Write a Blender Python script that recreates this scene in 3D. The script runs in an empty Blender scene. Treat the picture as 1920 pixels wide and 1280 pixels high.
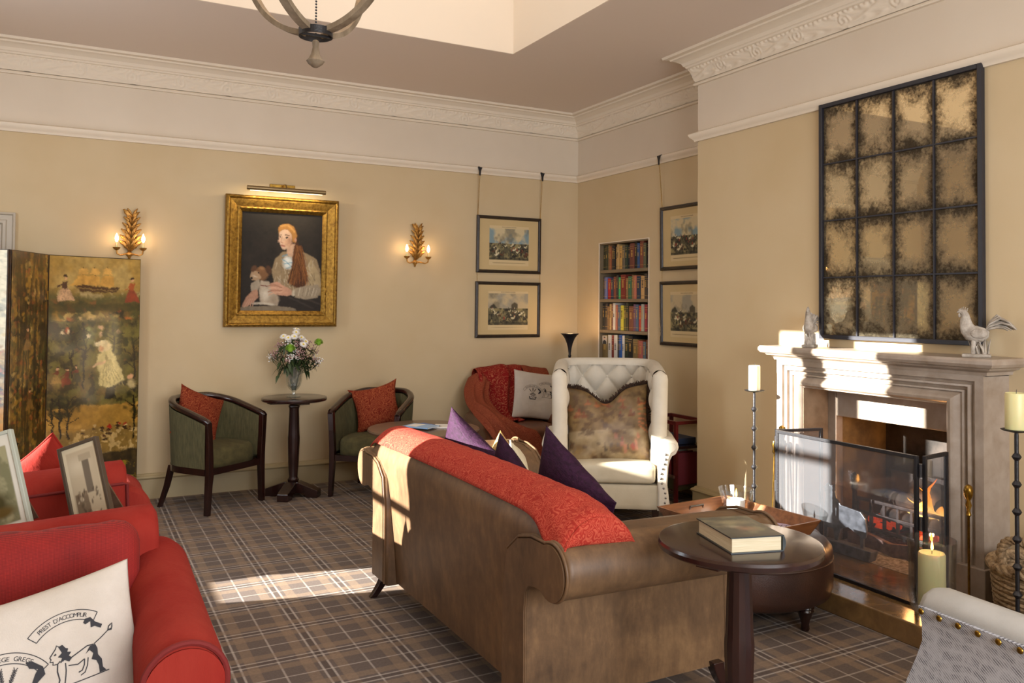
import bpy, math, random
import numpy as np
from mathutils import Vector, Matrix, noise as mnoise
from math import sin, cos, pi, sqrt, radians, atan2, tan, exp
S = bpy.context.scene
COL = S.collection
rnd = random.Random(7)

# ---------------- camera, light, exposure ----------------
cam_d = bpy.data.cameras.new('camera'); cam = bpy.data.objects.new('camera', cam_d); COL.objects.link(cam)
_f = Vector((0.47026204, 0.88218618, 0.02451852))
_r = Vector((0.882, -0.471, 0.0)); _r = Vector((_f.y, -_f.x, 0)).normalized()
_u = _r.cross(_f)
_ro = 8.14110485e-03
_r2 = _r*cos(_ro) + _u*sin(_ro); _u2 = -_r*sin(_ro) + _u*cos(_ro)
_m = Matrix((_r2, _u2, -_f)).transposed().to_4x4(); _m.translation = (0, 0, 1.45)
cam.matrix_world = _m
cam_d.sensor_width = 36; cam_d.lens = 28.985; cam_d.shift_y = -(640-536.53)/1920
cam_d.clip_start = .05
S.camera = cam
S.view_settings.view_transform = 'Standard'; S.view_settings.look = 'None'
S.view_settings.gamma = 1; S.view_settings.exposure = 0.0; S.view_settings.use_curve_mapping = False
S.cycles.use_denoising = True
S.cycles.max_bounces = 7; S.cycles.transparent_max_bounces = 16
S.cycles.sample_clamp_indirect = 6; S.cycles.caustics_reflective = False; S.cycles.caustics_refractive = False
wd = bpy.data.worlds.new('world'); S.world = wd; wd.use_nodes = True
bg = wd.node_tree.nodes['Background']; bg.inputs[0].default_value = (.62, .72, .86, 1); bg.inputs[1].default_value = 1.2

def lamp(name, kind, loc, energy, color=(1, 1, 1), size=.1, sy=None, direction=None, radius=None):
    d = bpy.data.lights.new(name, kind); d.energy = energy; d.color = color
    if kind == 'AREA':
        d.shape = 'RECTANGLE'; d.size = size; d.size_y = sy or size
    if kind in ('POINT', 'SPOT'): d.shadow_soft_size = radius or .03
    o = bpy.data.objects.new(name, d); COL.objects.link(o); o.location = loc
    if direction is not None: o.rotation_euler = Vector(direction).to_track_quat('-Z', 'Y').to_euler()
    return o
SUN = Vector((1, -.25, -.30)).normalized()
sun = lamp('sun', 'SUN', (-4, 5, 4), 50.0, (1, .95, .88), direction=SUN); sun.data.angle = radians(.45)
# area lights for daylight at left window and lantern; front one is added fill
lamp('daylight_window_left', 'AREA', (-1.44, 4.70, 1.75), 34, (.86, .93, 1), .9, 2.2, (1, 0, -.05))
lamp('fill_area_front', 'AREA', (1.4, -2.1, 1.75), 250, (.96, .97, 1), 3.0, 2.2, (0.1, 1, -.02))
lamp('daylight_lantern', 'AREA', (1.1, 3.2, 4.25), 44, (1, .97, .93), 3.2, 3.9, (0, 0, -1))

# ---------------- helpers ----------------
def lin(c):
    if isinstance(c, str):
        c = c.lstrip('#'); c = tuple(int(c[i:i+2], 16)/255 for i in (0, 2, 4))
    return tuple((x/12.92 if x <= .04045 else ((x+.055)/1.055)**2.4) for x in c[:3])

class NT:
    def __init__(s, m): s.t = m.node_tree; s.n = s.t.nodes; s.l = s.t.links
    def add(s, kind, **kw):
        n = s.n.new(kind)
        for k, v in kw.items():
            if k.startswith('i_'):
                key = k[2:]; n.inputs[int(key) if key.isdigit() else key.replace('_', ' ')].default_value = v
            else: setattr(n, k, v)
        return n
    def link(s, a, b): s.l.new(a, b)
    def math(s, op, a, b=None, c=None):
        n = s.n.new('ShaderNodeMath'); n.operation = op
        for i, x in enumerate((a, b, c)):
            if x is None: continue
            if hasattr(x, 'is_linked'): s.l.new(x, n.inputs[i])
            else: n.inputs[i].default_value = x
        return n.outputs[0]
    def mix(s, f, a, b, kind='MIX'):
        n = s.n.new('ShaderNodeMix'); n.data_type = 'RGBA'; n.blend_type = kind
        for i, x in ((0, f), (6, a), (7, b)):
            if hasattr(x, 'is_linked'): s.l.new(x, n.inputs[i])
            elif i == 0: n.inputs[0].default_value = x
            else: n.inputs[i].default_value = (*x[:3], 1)
        return n.outputs[2]
    def ramp(s, f, stops, interp='LINEAR'):
        n = s.n.new('ShaderNodeValToRGB'); n.color_ramp.interpolation = interp
        e = n.color_ramp.elements
        while len(e) < len(stops): e.new(.5)
        for el, (p, c) in zip(e, stops):
            el.position = p; el.color = (*(c if not isinstance(c, (int, float)) else (c,)*3), 1)
        s.l.new(f, n.inputs[0]); return n.outputs[0]
    def noise(s, vec, scale, detail=4, rough=.6, dist=0):
        n = s.n.new('ShaderNodeTexNoise'); n.inputs['Scale'].default_value = scale
        n.inputs['Detail'].default_value = detail; n.inputs['Roughness'].default_value = rough
        n.inputs['Distortion'].default_value = dist
        s.l.new(vec, n.inputs['Vector']); return n.outputs['Fac']
    def mapping(s, vec, scale=(1, 1, 1), rot=(0, 0, 0), loc=(0, 0, 0)):
        n = s.n.new('ShaderNodeMapping'); n.inputs['Scale'].default_value = scale
        n.inputs['Rotation'].default_value = rot; n.inputs['Location'].default_value = loc
        s.l.new(vec, n.inputs[0]); return n.outputs[0]

MATS = {}
def newmat(name):
    m = bpy.data.materials.new(name); m.use_nodes = True
    t = NT(m); b = t.n['Principled BSDF']; MATS[name] = m
    return m, t, b
def mat(name, col, rough=.6, col2=None, nscale=12, detail=5, lo=.35, hi=.65, bump=0, bscale=60, metal=0, stretch=(1, 1, 1),
        spec=.5, sheen=0, emit=None, estr=0, weave=0, coat=0, dist=0):
    if name in MATS: return MATS[name]
    m, t, b = newmat(name)
    co = t.add('ShaderNodeTexCoord').outputs['Object']
    mp = t.mapping(co, stretch)
    c1 = lin(col)
    b.inputs['Base Color'].default_value = (*c1, 1); b.inputs['Roughness'].default_value = rough
    b.inputs['Metallic'].default_value = metal; b.inputs['Specular IOR Level'].default_value = spec
    if sheen: b.inputs['Sheen Weight'].default_value = sheen
    if coat: b.inputs['Coat Weight'].default_value = coat; b.inputs['Coat Roughness'].default_value = .12
    if col2 is not None:
        f = t.noise(mp, nscale, detail, .6, dist)
        t.link(t.ramp(f, [(lo, c1), (hi, lin(col2))]), b.inputs['Base Color'])
    h = None
    if weave:
        w1 = t.add('ShaderNodeTexWave', bands_direction='X', i_Scale=weave, i_Distortion=.6); w2 = t.add('ShaderNodeTexWave', bands_direction='Z', i_Scale=weave, i_Distortion=.6)
        w3 = t.add('ShaderNodeTexWave', bands_direction='Y', i_Scale=weave, i_Distortion=.6)
        for w in (w1, w2, w3): t.link(co, w.inputs[0])
        h = t.math('ADD', t.math('ADD', w1.outputs[1], w2.outputs[1]), w3.outputs[1])
        h = t.math('MULTIPLY', h, .33)
    if bump:
        f2 = t.noise(mp, bscale, 3)
        h = f2 if h is None else t.math('ADD', h, f2)
    if h is not None:
        bn = t.add('ShaderNodeBump', i_Strength=bump or .3, i_Distance=.004); t.link(h, bn.inputs['Height']); t.link(bn.outputs[0], b.inputs['Normal'])
    if emit is not None:
        b.inputs['Emission Color'].default_value = (*lin(emit), 1); b.inputs['Emission Strength'].default_value = estr
    return m
def glassmat(name, tint=(1, 1, 1), refl=.12, rough=.02, body=0.0, bodycol=(.8, .8, .8)):
    """thin clear glass: see-through with a reflection that grows at grazing angles"""
    m, t, b = newmat(name)
    tr = t.add('ShaderNodeBsdfTransparent'); tr.inputs[0].default_value = (*tint, 1)
    gl = t.add('ShaderNodeBsdfGlossy'); gl.inputs['Roughness'].default_value = rough
    lw = t.add('ShaderNodeLayerWeight', i_Blend=.25)
    f = t.math('MINIMUM', t.math('ADD', t.math('MULTIPLY', lw.outputs['Fresnel'], .7), refl*.5), .42)
    f.node.use_clamp = True
    mx = t.add('ShaderNodeMixShader'); t.link(f, mx.inputs[0]); t.link(tr.outputs[0], mx.inputs[1]); t.link(gl.outputs[0], mx.inputs[2])
    out = t.n['Material Output']; last = mx
    if body:
        df = t.add('ShaderNodeBsdfDiffuse'); df.inputs[0].default_value = (*bodycol, 1)
        m2 = t.add('ShaderNodeMixShader'); m2.inputs[0].default_value = body
        t.link(mx.outputs[0], m2.inputs[1]); t.link(df.outputs[0], m2.inputs[2]); last = m2
    t.link(last.outputs[0], out.inputs[0])
    return m

class MB:
    def __init__(s): s.v = []; s.f = []; s.uv = None
    def add(s, vs, fs):
        o = len(s.v); s.v += [tuple(p) for p in vs]; s.f += [tuple(i+o for i in f) for f in fs]; return s
    def box(s, a, b, M=None):
        x0, y0, z0 = a; x1, y1, z1 = b
        vs = [(x0, y0, z0), (x1, y0, z0), (x1, y1, z0), (x0, y1, z0), (x0, y0, z1), (x1, y0, z1), (x1, y1, z1), (x0, y1, z1)]
        if M is not None: vs = [M @ Vector(p) for p in vs]
        return s.add(vs, [(0, 3, 2, 1), (4, 5, 6, 7), (0, 1, 5, 4), (1, 2, 6, 5), (2, 3, 7, 6), (3, 0, 4, 7)])
    def loft(s, loops, cap=True, closed=True):
        n = len(loops[0]); vs = [p for L in loops for p in L]; fs = []
        for i in range(len(loops)-1):
            for j in range(n if closed else n-1):
                k = (j+1) % n; fs.append((i*n+j, i*n+k, (i+1)*n+k, (i+1)*n+j))
        if cap: fs.append(tuple(range(n))[::-1]); fs.append(tuple((len(loops)-1)*n+j for j in range(n)))
        return s.add(vs, fs)
    def lathe(s, prof, c=(0, 0, 0), n=32, M=None, sq=None):
        loops = []
        for r, z in prof:
            L = []
            for j in range(n):
                a = 2*pi*j/n; p = Vector((r*cos(a)+c[0], r*sin(a)+c[1], z+c[2]))
                L.append(M @ p if M is not None else p)
            loops.append(L)
        return s.loft(loops)
    def tube(s, path, r, n=10, flat=None, cap=True, up=None):
        P = [Vector(p) for p in path]; loops = []; N = len(P)
        R = r if isinstance(r, (list, tuple)) else [r]*N
        prev = None
        for i, p in enumerate(P):
            t = (P[min(i+1, N-1)] - P[max(i-1, 0)])
            t = t.normalized() if t.length > 1e-9 else Vector((0, 0, 1))
            if prev is None:
                a = Vector(up) if up else (Vector((0, 0, 1)) if abs(t.z) < .9 else Vector((1, 0, 0)))
                u = t.cross(a).normalized()
            else:
                u = prev - t*prev.dot(t)
                u = u.normalized() if u.length > 1e-6 else t.orthogonal().normalized()
            prev = u; w = t.cross(u)
            fl = flat if flat else 1
            loops.append([p + (u*cos(2*pi*j/n) + w*sin(2*pi*j/n)*fl)*R[i] for j in range(n)])
        return s.loft(loops, cap)
    def prism(s, poly, fn, a, b):
        """2D polygon extruded: fn(u,v,t)->xyz"""
        return s.loft([[fn(u, v, a) for u, v in poly], [fn(u, v, b) for u, v in poly]])
    def grid(s, fn, nu, nv, cu=False, cv=False):
        vs = [fn(i/(nu if cu else nu-1), j/(nv if cv else nv-1)) for i in range(nu) for j in range(nv)]; fs = []
        for i in range(nu if cu else nu-1):
            for j in range(nv if cv else nv-1):
                a = i; b = (i+1) % nu; c = j; d = (j+1) % nv
                fs.append((a*nv+c, b*nv+c, b*nv+d, a*nv+d))
        return s.add(vs, fs)
    def sphere(s, c, r, n=16, m=10, M=None):
        rr = r if isinstance(r, (tuple, list)) else (r, r, r); vs = [(0, 0, -1)]; fs = []
        for i in range(1, m):
            a = -pi/2+pi*i/m
            for j in range(n): b = 2*pi*j/n; vs.append((cos(a)*cos(b), cos(a)*sin(b), sin(a)))
        vs.append((0, 0, 1)); top = len(vs)-1
        for j in range(n): fs.append((0, 1+(j+1) % n, 1+j)); fs.append((top, top-n+j, top-n+(j+1) % n))
        for i in range(m-2):
            for j in range(n): k = (j+1) % n; fs.append((1+i*n+j, 1+i*n+k, 1+(i+1)*n+k, 1+(i+1)*n+j))
        out = []
        for p in vs:
            q = Vector((p[0]*rr[0], p[1]*rr[1], p[2]*rr[2]))
            if M is not None: q = M @ q
            out.append(q+Vector(c))
        return s.add(out, fs)
    def rbox(s, c, size, r, n=8, puff=0, M=None, fn=None):
        """rounded, optionally puffed, upholstery block"""
        hx, hy, hz = (q/2 for q in size); idx = {}; vs = []; fs = []
        def vid(i, j, k):
            key = (i, j, k)
            if key in idx: return idx[key]
            p = [2*i/n-1, 2*j/n-1, 2*k/n-1]
            e = [sin(q*pi/2)*.35+q*.65 for q in p]
            P = Vector((e[0]*hx, e[1]*hy, e[2]*hz)); inner = Vector((max(-hx+r, min(hx-r, P.x)), max(-hy+r, min(hy-r, P.y)), max(-hz+r, min(hz-r, P.z))))
            d = P-inner
            if d.length > 1e-9: P = inner+d.normalized()*r
            if puff:
                w = (1-e[0]**2)*(1-e[1]**2)*(1-e[2]**2) if 0 else 1
                P.z += puff*(1-e[0]**2)*(1-e[1]**2)*(1 if p[2] > .2 else (-.3 if p[2] < -.2 else 0))
            if fn: P = Vector(fn(P))
            if M is not None: P = M @ P
            idx[key] = len(vs); vs.append(P+Vector(c)); return idx[key]
        for a in range(n):
            for b in range(n):
                fs.append((vid(a, b, 0), vid(a, b+1, 0), vid(a+1, b+1, 0), vid(a+1, b, 0)))
                fs.append((vid(a, b, n), vid(a+1, b, n), vid(a+1, b+1, n), vid(a, b+1, n)))
                fs.append((vid(a, 0, b), vid(a+1, 0, b), vid(a+1, 0, b+1), vid(a, 0, b+1)))
                fs.append((vid(a, n, b), vid(a, n, b+1), vid(a+1, n, b+1), vid(a+1, n, b)))
                fs.append((vid(0, a, b), vid(0, a, b+1), vid(0, a+1, b+1), vid(0, a+1, b)))
                fs.append((vid(n, a, b), vid(n, a+1, b), vid(n, a+1, b+1), vid(n, a, b+1)))
        return s.add(vs, fs)

def setp(o, label=None, cat=None, group=None, kind=None):
    if label: o['label'] = label
    if cat: o['category'] = cat
    if group: o['group'] = group
    if kind: o['kind'] = kind
    return o
def obj(name, mb, m, parent=None, smooth=True, bevel=0, seg=2, sub=0, label=None, angle=.7, kind=None, solid=0):
    me = bpy.data.meshes.new(name); me.from_pydata([tuple(p) for p in mb.v], [], mb.f); me.update()
    me.materials.append(m)
    if smooth:
        me.polygons.foreach_set('use_smooth', [True]*len(me.polygons))
        if angle < 3: me.set_sharp_from_angle(angle=angle)
    o = bpy.data.objects.new(name, me); COL.objects.link(o)
    if parent is not None: o.parent = parent
    if solid:
        b = o.modifiers.new('s', 'SOLIDIFY'); b.thickness = solid; b.offset = 0
    if bevel:
        b = o.modifiers.new('b', 'BEVEL'); b.width = bevel; b.segments = seg; b.limit_method = 'ANGLE'
    if sub:
        b = o.modifiers.new('u', 'SUBSURF'); b.levels = sub; b.render_levels = sub
    if label: o['label'] = label
    if kind: o['kind'] = kind
    return o
def thing(name, label, cat, loc=(0, 0, 0), rotz=0, group=None, rot=None):
    o = bpy.data.objects.new(name, None); COL.objects.link(o); o.location = loc
    o.rotation_euler = rot if rot else (0, 0, rotz); o.empty_display_size = .1
    return setp(o, label, cat, group)
def copytree(o, parent=None):
    c = o.copy(); COL.objects.link(c)
    if parent is not None: c.parent = parent
    for ch in list(o.children): copytree(ch, c)
    return c
def struct(name, mb, m, parent=None, **kw):
    o = obj(name, mb, m, parent, **kw)
    if parent is None: o['kind'] = 'structure'
    return o

# ---- little painter: soft shapes on a numpy canvas, shown as a dense grid mesh with a colour attribute ----
def warp(c, amp, scale=9):
    fx = (c.fbm(scale, 4)-.5)*amp; fy = (c.fbm(scale, 4)-.5)*amp
    xi = np.clip((c.X+fx)*c.w, 0, c.w-1).astype(int); yi = np.clip((c.Y+fy/c.asp)*c.h, 0, c.h-1).astype(int); c.a = c.a[yi, xi]; return c
class Canvas:
    def __init__(s, w, h, base, aspect=None, seed=1):
        s.w, s.h = w, h; s.rs = np.random.RandomState(seed)
        s.a = np.zeros((h, w, 3)); s.a[:] = lin(base)
        s.Y, s.X = np.mgrid[0:h, 0:w].astype(float); s.X = (s.X+.5)/w; s.Y = (s.Y+.5)/h   # y downward
        s.asp = aspect or h/w
    def fbm(s, scale=4, octv=4, sx=1, sy=1):
        out = np.zeros((s.h, s.w)); amp = 1; tot = 0
        for k in range(octv):
            gx = max(2, int(scale*2**k*sx)+2); gy = max(2, int(scale*s.asp*2**k*sy)+2)
            g = s.rs.rand(gy, gx)
            x = s.X*(gx-1.001); y = s.Y*(gy-1.001); xi = x.astype(int); yi = y.astype(int); fx = x-xi; fy = y-yi
            fx = fx*fx*(3-2*fx); fy = fy*fy*(3-2*fy)
            v = (g[yi, xi]*(1-fx)+g[yi, xi+1]*fx)*(1-fy)+(g[yi+1, xi]*(1-fx)+g[yi+1, xi+1]*fx)*fy
            out += v*amp; tot += amp; amp *= .55
        return out/tot
    def put(s, m, col, al=1):
        m = np.clip(m*al, 0, 1)[..., None]
        c = np.array(lin(col)) if not isinstance(col, np.ndarray) else col
        s.a = s.a*(1-m)+c*m; return s
    def blob(s, cx, cy, rx, ry, col, rot=0, soft=.5, al=1, warp=0):
        x = s.X-cx; y = (s.Y-cy)*s.asp; c, q = cos(rot), sin(rot)
        u = (x*c+y*q)/rx; v = (-x*q+y*c)/(ry)
        d = np.sqrt(u*u+v*v)
        if warp: d = d+(s.fbm(14, 3)-.5)*warp
        return s.put(np.clip((1-d)/soft, 0, 1), col, al)
    def poly(s, pts, col, blur=1, al=1):
        m = np.zeros((s.h, s.w), bool); n = len(pts)
        for i in range(n):
            x0, y0 = pts[i]; x1, y1 = pts[(i+1) % n]
            if y0 == y1: continue
            c = ((s.Y > min(y0, y1)) & (s.Y <= max(y0, y1)))
            xx = x0+(s.Y-y0)*(x1-x0)/(y1-y0); m ^= (c & (s.X < xx))
        m = m.astype(float)
        for k in range(blur):
            p = np.pad(m, 1, mode='edge'); m = (p[:-2, 1:-1]+p[2:, 1:-1]+p[1:-1, :-2]+p[1:-1, 2:]+p[1:-1, 1:-1]*2)/6
        return s.put(m, col, al)
    def stroke(s, pts, w, col, al=1, soft=.6):
        m = np.zeros((s.h, s.w))
        for (x0, y0), (x1, y1) in zip(pts[:-1], pts[1:]):
            dx, dy = x1-x0, (y1-y0)*s.asp; L = dx*dx+dy*dy+1e-12
            t = np.clip(((s.X-x0)*dx+(s.Y-y0)*s.asp*dy)/L, 0, 1)
            d = np.hypot(s.X-x0-t*dx, (s.Y-y0)*s.asp-t*dy)
            m = np.maximum(m, np.clip((1-d/w)/soft, 0, 1))
        return s.put(m, col, al)
def paintmat(name, rough=.6, coat=0, bump=.15, bscale=90):
    if name in MATS: return MATS[name]
    m, t, b = newmat(name)
    at = t.add('ShaderNodeAttribute', attribute_name='Col'); t.link(at.outputs[0], b.inputs['Base Color'])
    b.inputs['Roughness'].default_value = rough
    if coat: b.inputs['Coat Weight'].default_value = coat; b.inputs['Coat Roughness'].default_value = .08
    co = t.add('ShaderNodeTexCoord').outputs['Object']; f = t.noise(co, bscale, 3)
    bn = t.add('ShaderNodeBump', i_Strength=bump, i_Distance=.002); t.link(f, bn.inputs[2]); t.link(bn.outputs[0], b.inputs['Normal'])
    return m
def picture(name, cv, fn, m, parent=None, label=None, smooth=True):
    """cv canvas -> grid mesh; fn(u,v) with u right 0..1, v up 0..1"""
    w, h = cv.w, cv.h
    vs = [fn(i/(w-1), 1-j/(h-1)) for j in range(h) for i in range(w)]
    fs = [(j*w+i, (j+1)*w+i, (j+1)*w+i+1, j*w+i+1) for j in range(h-1) for i in range(w-1)]
    me = bpy.data.meshes.new(name); me.from_pydata([tuple(p) for p in vs], [], fs); me.update(); me.materials.append(m)
    ca = me.color_attributes.new('Col', 'FLOAT_COLOR', 'POINT')
    arr = np.ones((h*w, 4)); arr[:, :3] = np.clip(cv.a.reshape(-1, 3), 0, 1); ca.data.foreach_set('color', arr.ravel())
    if smooth: me.polygons.foreach_set('use_smooth', [True]*len(me.polygons))
    o = bpy.data.objects.new(name, me); COL.objects.link(o)
    if parent is not None: o.parent = parent
    if label: o['label'] = label
    return o
def text_polys(txt, size=1.0):
    """outline glyph meshes of a string: list of (verts2d, faces, xcentre) per character"""
    res = []; x = 0
    for ch in txt:
        if ch == ' ': x += .62*size; continue
        c = bpy.data.curves.new('t', 'FONT'); c.body = ch; c.size = size; c.resolution_u = 3
        o = bpy.data.objects.new('t', c); COL.objects.link(o)
        me = o.to_mesh(); vs = [(v.co.x, v.co.y) for v in me.vertices]; fs = [tuple(p.vertices) for p in me.polygons]
        o.to_mesh_clear(); bpy.data.objects.remove(o); bpy.data.curves.remove(c)
        if not vs: continue
        x0 = min(v[0] for v in vs); x1 = max(v[0] for v in vs); wd_ = x1-x0
        res.append(([(a-x0-wd_/2, b) for a, b in vs], fs, x+wd_/2)); x += wd_+.16*size
    return res, x
def text_flat(mb, txt, size, fn, center=True):
    """write text through fn(x,y)->xyz"""
    L, W = text_polys(txt, size)
    for vs, fs, cx in L: mb.add([fn(a+cx-(W/2 if center else 0), b) for a, b in vs], fs)
    return mb

# ---------------- shared materials ----------------
m_wall = mat('wall_paint_stone', '#c9b592', .85, '#c3ad87', 1.5, 3, .3, .7, bump=.08, bscale=120)
m_frieze = mat('wall_paint_cream', '#d8cbb8', .85, '#d4c6b2', 1.5, 3, bump=.06, bscale=120)
m_plaster = mat('white_plaster', '#e0d3bf', .8, bump=.05, bscale=150)
m_ceil = mat('ceiling_paint', '#dccdbf', .9, bump=.04, bscale=90)
m_lant = mat('lantern_paint', '#e2d3bf', .9)
m_base = mat('skirting_paint', '#a5946f', .5)
m_dark = mat('dark_mahogany', '#1d0c0a', .25, '#2c1410', 6, 4, stretch=(6, 6, .8), bump=.05, coat=.4)
m_black = mat('black_iron', '#17161a', .42, bump=.3, bscale=120)
m_brass = mat('aged_brass', '#a8853c', .3, '#7d5f28', 30, metal=1)
m_gilt = mat('gilt', '#b0893a', .42, '#6e4f1c', 45, 5, .3, .7, metal=.75, bump=.5, bscale=160)
m_wax = mat('candle_wax', '#e6e0bf', .45)
m_wax.node_tree.nodes['Principled BSDF'].inputs['Subsurface Weight'].default_value = .3
m_glass = glassmat('clear_glass', (.97, .98, .98), .16)
m_flame = mat('flame', '#ff8a20', .9, emit='#ffb050', estr=14)
m_bulb = mat('lit_bulb', '#fff0d0', .5, emit='#ffdca8', estr=30)
# ================= ROOM =================
D = 6.717; XR = 4.295; XB = 3.95; YB = 4.585; ZC = 3.27; ZR = 2.645; XL = -1.5; YF = -2.2
ZCO = 3.05
# carpet
m, t, b = newmat('tartan_carpet')
co = t.add('ShaderNodeTexCoord').outputs['Object']; sp = t.add('ShaderNodeSeparateXYZ'); t.link(co, sp.inputs[0])
fib = t.noise(co, 420, 2); fib2 = t.noise(co, 90, 3)
def band(axis, c, w, soft=.12, off=0.0, per=.33):
    v = t.math('ADD', sp.outputs[axis], -off+per*100-c)
    d = t.math('ABSOLUTE', t.math('SUBTRACT', t.math('FRACT', t.math('ADD', t.math('DIVIDE', v, per), .5)), .5))
    d = t.math('MULTIPLY', d, per)
    n = t.n.new('ShaderNodeMapRange'); t.link(d, n.inputs[0]); n.inputs[1].default_value = w*(1+soft)/2; n.inputs[2].default_value = w*(1-soft)/2
    n.inputs[3].default_value = 0; n.inputs[4].default_value = 1; return n.outputs[0]
OX, OY = .93, .47
col = t.mix(fib, lin('#584d48'), lin('#756a63'))
tan_ = lin('#8f7a66'); gry = lin('#7c7069'); wht = lin('#d2c8bd')
for ax, off in ((0, OX), (1, OY)):
    for c_ in (-.062, .062): col = t.mix(t.math('MULTIPLY', band(ax, c_, .045, .1, off), .5), col, tan_)
    col = t.mix(t.math('MULTIPLY', band(ax, 0, .03, .1, off), .4), col, lin('#463b37'))
    for c_ in (-.017, .017): col = t.mix(t.math('MULTIPLY', band(ax, c_, .009, .5, off), .45), col, wht)
    col = t.mix(t.math('MULTIPLY', band(ax, .165, .008, .5, off), .38), col, wht)
col = t.mix(.28, col, fib2, 'OVERLAY')
t.link(col, b.inputs['Base Color']); b.inputs['Roughness'].default_value = .95; b.inputs['Specular IOR Level'].default_value = .15
bn = t.add('ShaderNodeBump', i_Strength=.7, i_Distance=.004); t.link(fib, bn.inputs[2]); t.link(bn.outputs[0], b.inputs['Normal'])
m_carpet = m
fl = MB().box((XL-.1, YF-.1, -.1), (4.8, D+.1, 0)); struct('floor', fl, m_carpet, smooth=False)

def wallbox(mb, a, b): mb.box(a, b)
# back wall (two paint bands are separate surfaces: dado-to-rail colour and cream above)
wb = MB().box((XL-.1, D, 0), (XR+.5, D+.1, ZR)); struct('wall_back', wb, m_wall, smooth=False)
wb = MB().box((XL-.1, D, ZR), (XR+.5, D+.1, 3.6)); struct('wall_back_frieze', wb, m_frieze, smooth=False)
# right recess wall with the book niche cut out
NY0, NY1, NZ0, NZ1 = 5.60, 6.34, .93, 2.035
def rwall(mb, z0, z1, niche):
    if niche:
        mb.box((XR, YB-.35, z0), (XR+.1, NY0, z1)); mb.box((XR, NY1, z0), (XR+.1, D+.1, z1))
        mb.box((XR, NY0, z0), (XR+.1, NY1, NZ0)); mb.box((XR, NY0, NZ1), (XR+.1, NY1, z1))
    else: mb.box((XR, YB-.35, z0), (XR+.1, D+.1, z1))
    return mb
struct('wall_right', rwall(MB(), 0, ZR, True), m_wall, smooth=False)
struct('wall_right_frieze', rwall(MB(), ZR, 3.6, False), m_frieze, smooth=False)
# chimney breast, with the fireplace opening
FY0, FY1, FZ = 2.50, 3.50, 1.06
bm_ = MB()
bm_.box((XB, 1.4, 0), (XR+.3, FY0, ZR)); bm_.box((XB, FY1, 0), (XR+.3, YB, ZR)); bm_.box((XB, FY0, FZ), (XR+.3, FY1, ZR))
struct('wall_chimney_breast', bm_, m_wall, smooth=False)
struct('wall_chimney_breast_frieze', MB().box((XB, 1.4, ZR), (XR+.3, YB, 3.6)), m_frieze, smooth=False)
struct('wall_right_near', MB().box((4.5, YF, 0), (4.6, 1.4, 3.6)), m_wall, smooth=False)
# left wall: window opening, plus an added slot sized to sun the wing chair
W1 = (4.195, 5.175, .62, 2.95); W2 = (5.48, 5.66, 1.78, 2.09)
wl = MB()
wl.box((XL-.06, YF-.1, 0), (XL, W1[0], 3.6)); wl.box((XL-.06, W1[0], 0), (XL, W1[1], W1[2])); wl.box((XL-.06, W1[0], W1[3]), (XL, W1[1], 3.6))
wl.box((XL-.06, W1[1], 0), (XL, W2[0], 3.6)); wl.box((XL-.06, W2[0], 0), (XL, W2[1], W2[2])); wl.box((XL-.06, W2[0], W2[3]), (XL, W2[1], 3.6)); wl.box((XL-.06, W2[1], 0), (XL, D+.1, 3.6))
struct('wall_left', wl, m_wall, smooth=False)
# front wall behind the camera with an added, unseen window for fill light
wf = MB(); wx0, wx1, wz0, wz1 = -.2, 3.0, .6, 2.9
wf.box((XL-.1, YF-.1, 0), (wx0, YF, 3.6)); wf.box((wx1, YF-.1, 0), (4.6, YF, 3.6)); wf.box((wx0, YF-.1, 0), (wx1, YF, wz0)); wf.box((wx0, YF-.1, wz1), (wx1, YF, 3.6))
struct('wall_front', wf, m_wall, smooth=False)
m_winpaint = mat('window_paint', '#e8e2d6', .4)
def window(name, frame_boxes, pane):
    o = struct(name, frame_boxes, m_winpaint, smooth=False)
    obj('pane', pane, m_glass, o, smooth=False); return o
fb = MB(); x0, x1 = XL-.05, XL-.01
fb.box((x0, 4.605, W1[2]), (x1, 4.765, W1[3]))
for z in (1.38, 2.16): fb.box((x0, W1[0], z-.018), (x1, W1[1], z+.018))
fb.box((XL-.03, W1[0]-.05, W1[2]-.04), (XL+.10, W1[1]+.05, W1[2]))
window('window_1', fb, MB().box((XL-.032, W1[0], W1[2]), (XL-.028, W1[1], W1[3])))
fb = MB()
for z in (W2[2], W2[3]): fb.box((x0, W2[0]-.03, z-.015), (XL+.01, W2[1]+.03, z+.015))
window('sun_slot', fb, MB().box((XL-.032, W2[0], W2[2]), (XL-.028, W2[1], W2[3])))  # unseen slot, added so the sun reaches the wing chair seat
fb = MB()
for x in (wx0+.03, .86, 1.93, wx1-.03): fb.box((x-.03, YF-.08, wz0), (x+.03, YF-.03, wz1))
for z in (wz0+.03, 1.75, wz1-.03): fb.box((wx0, YF-.08, z-.03), (wx1, YF-.03, z+.03))
window('fill_window', fb, MB().box((wx0, YF-.06, wz0), (wx1, YF-.055, wz1)))  # put in to carry the front fill light
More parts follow.
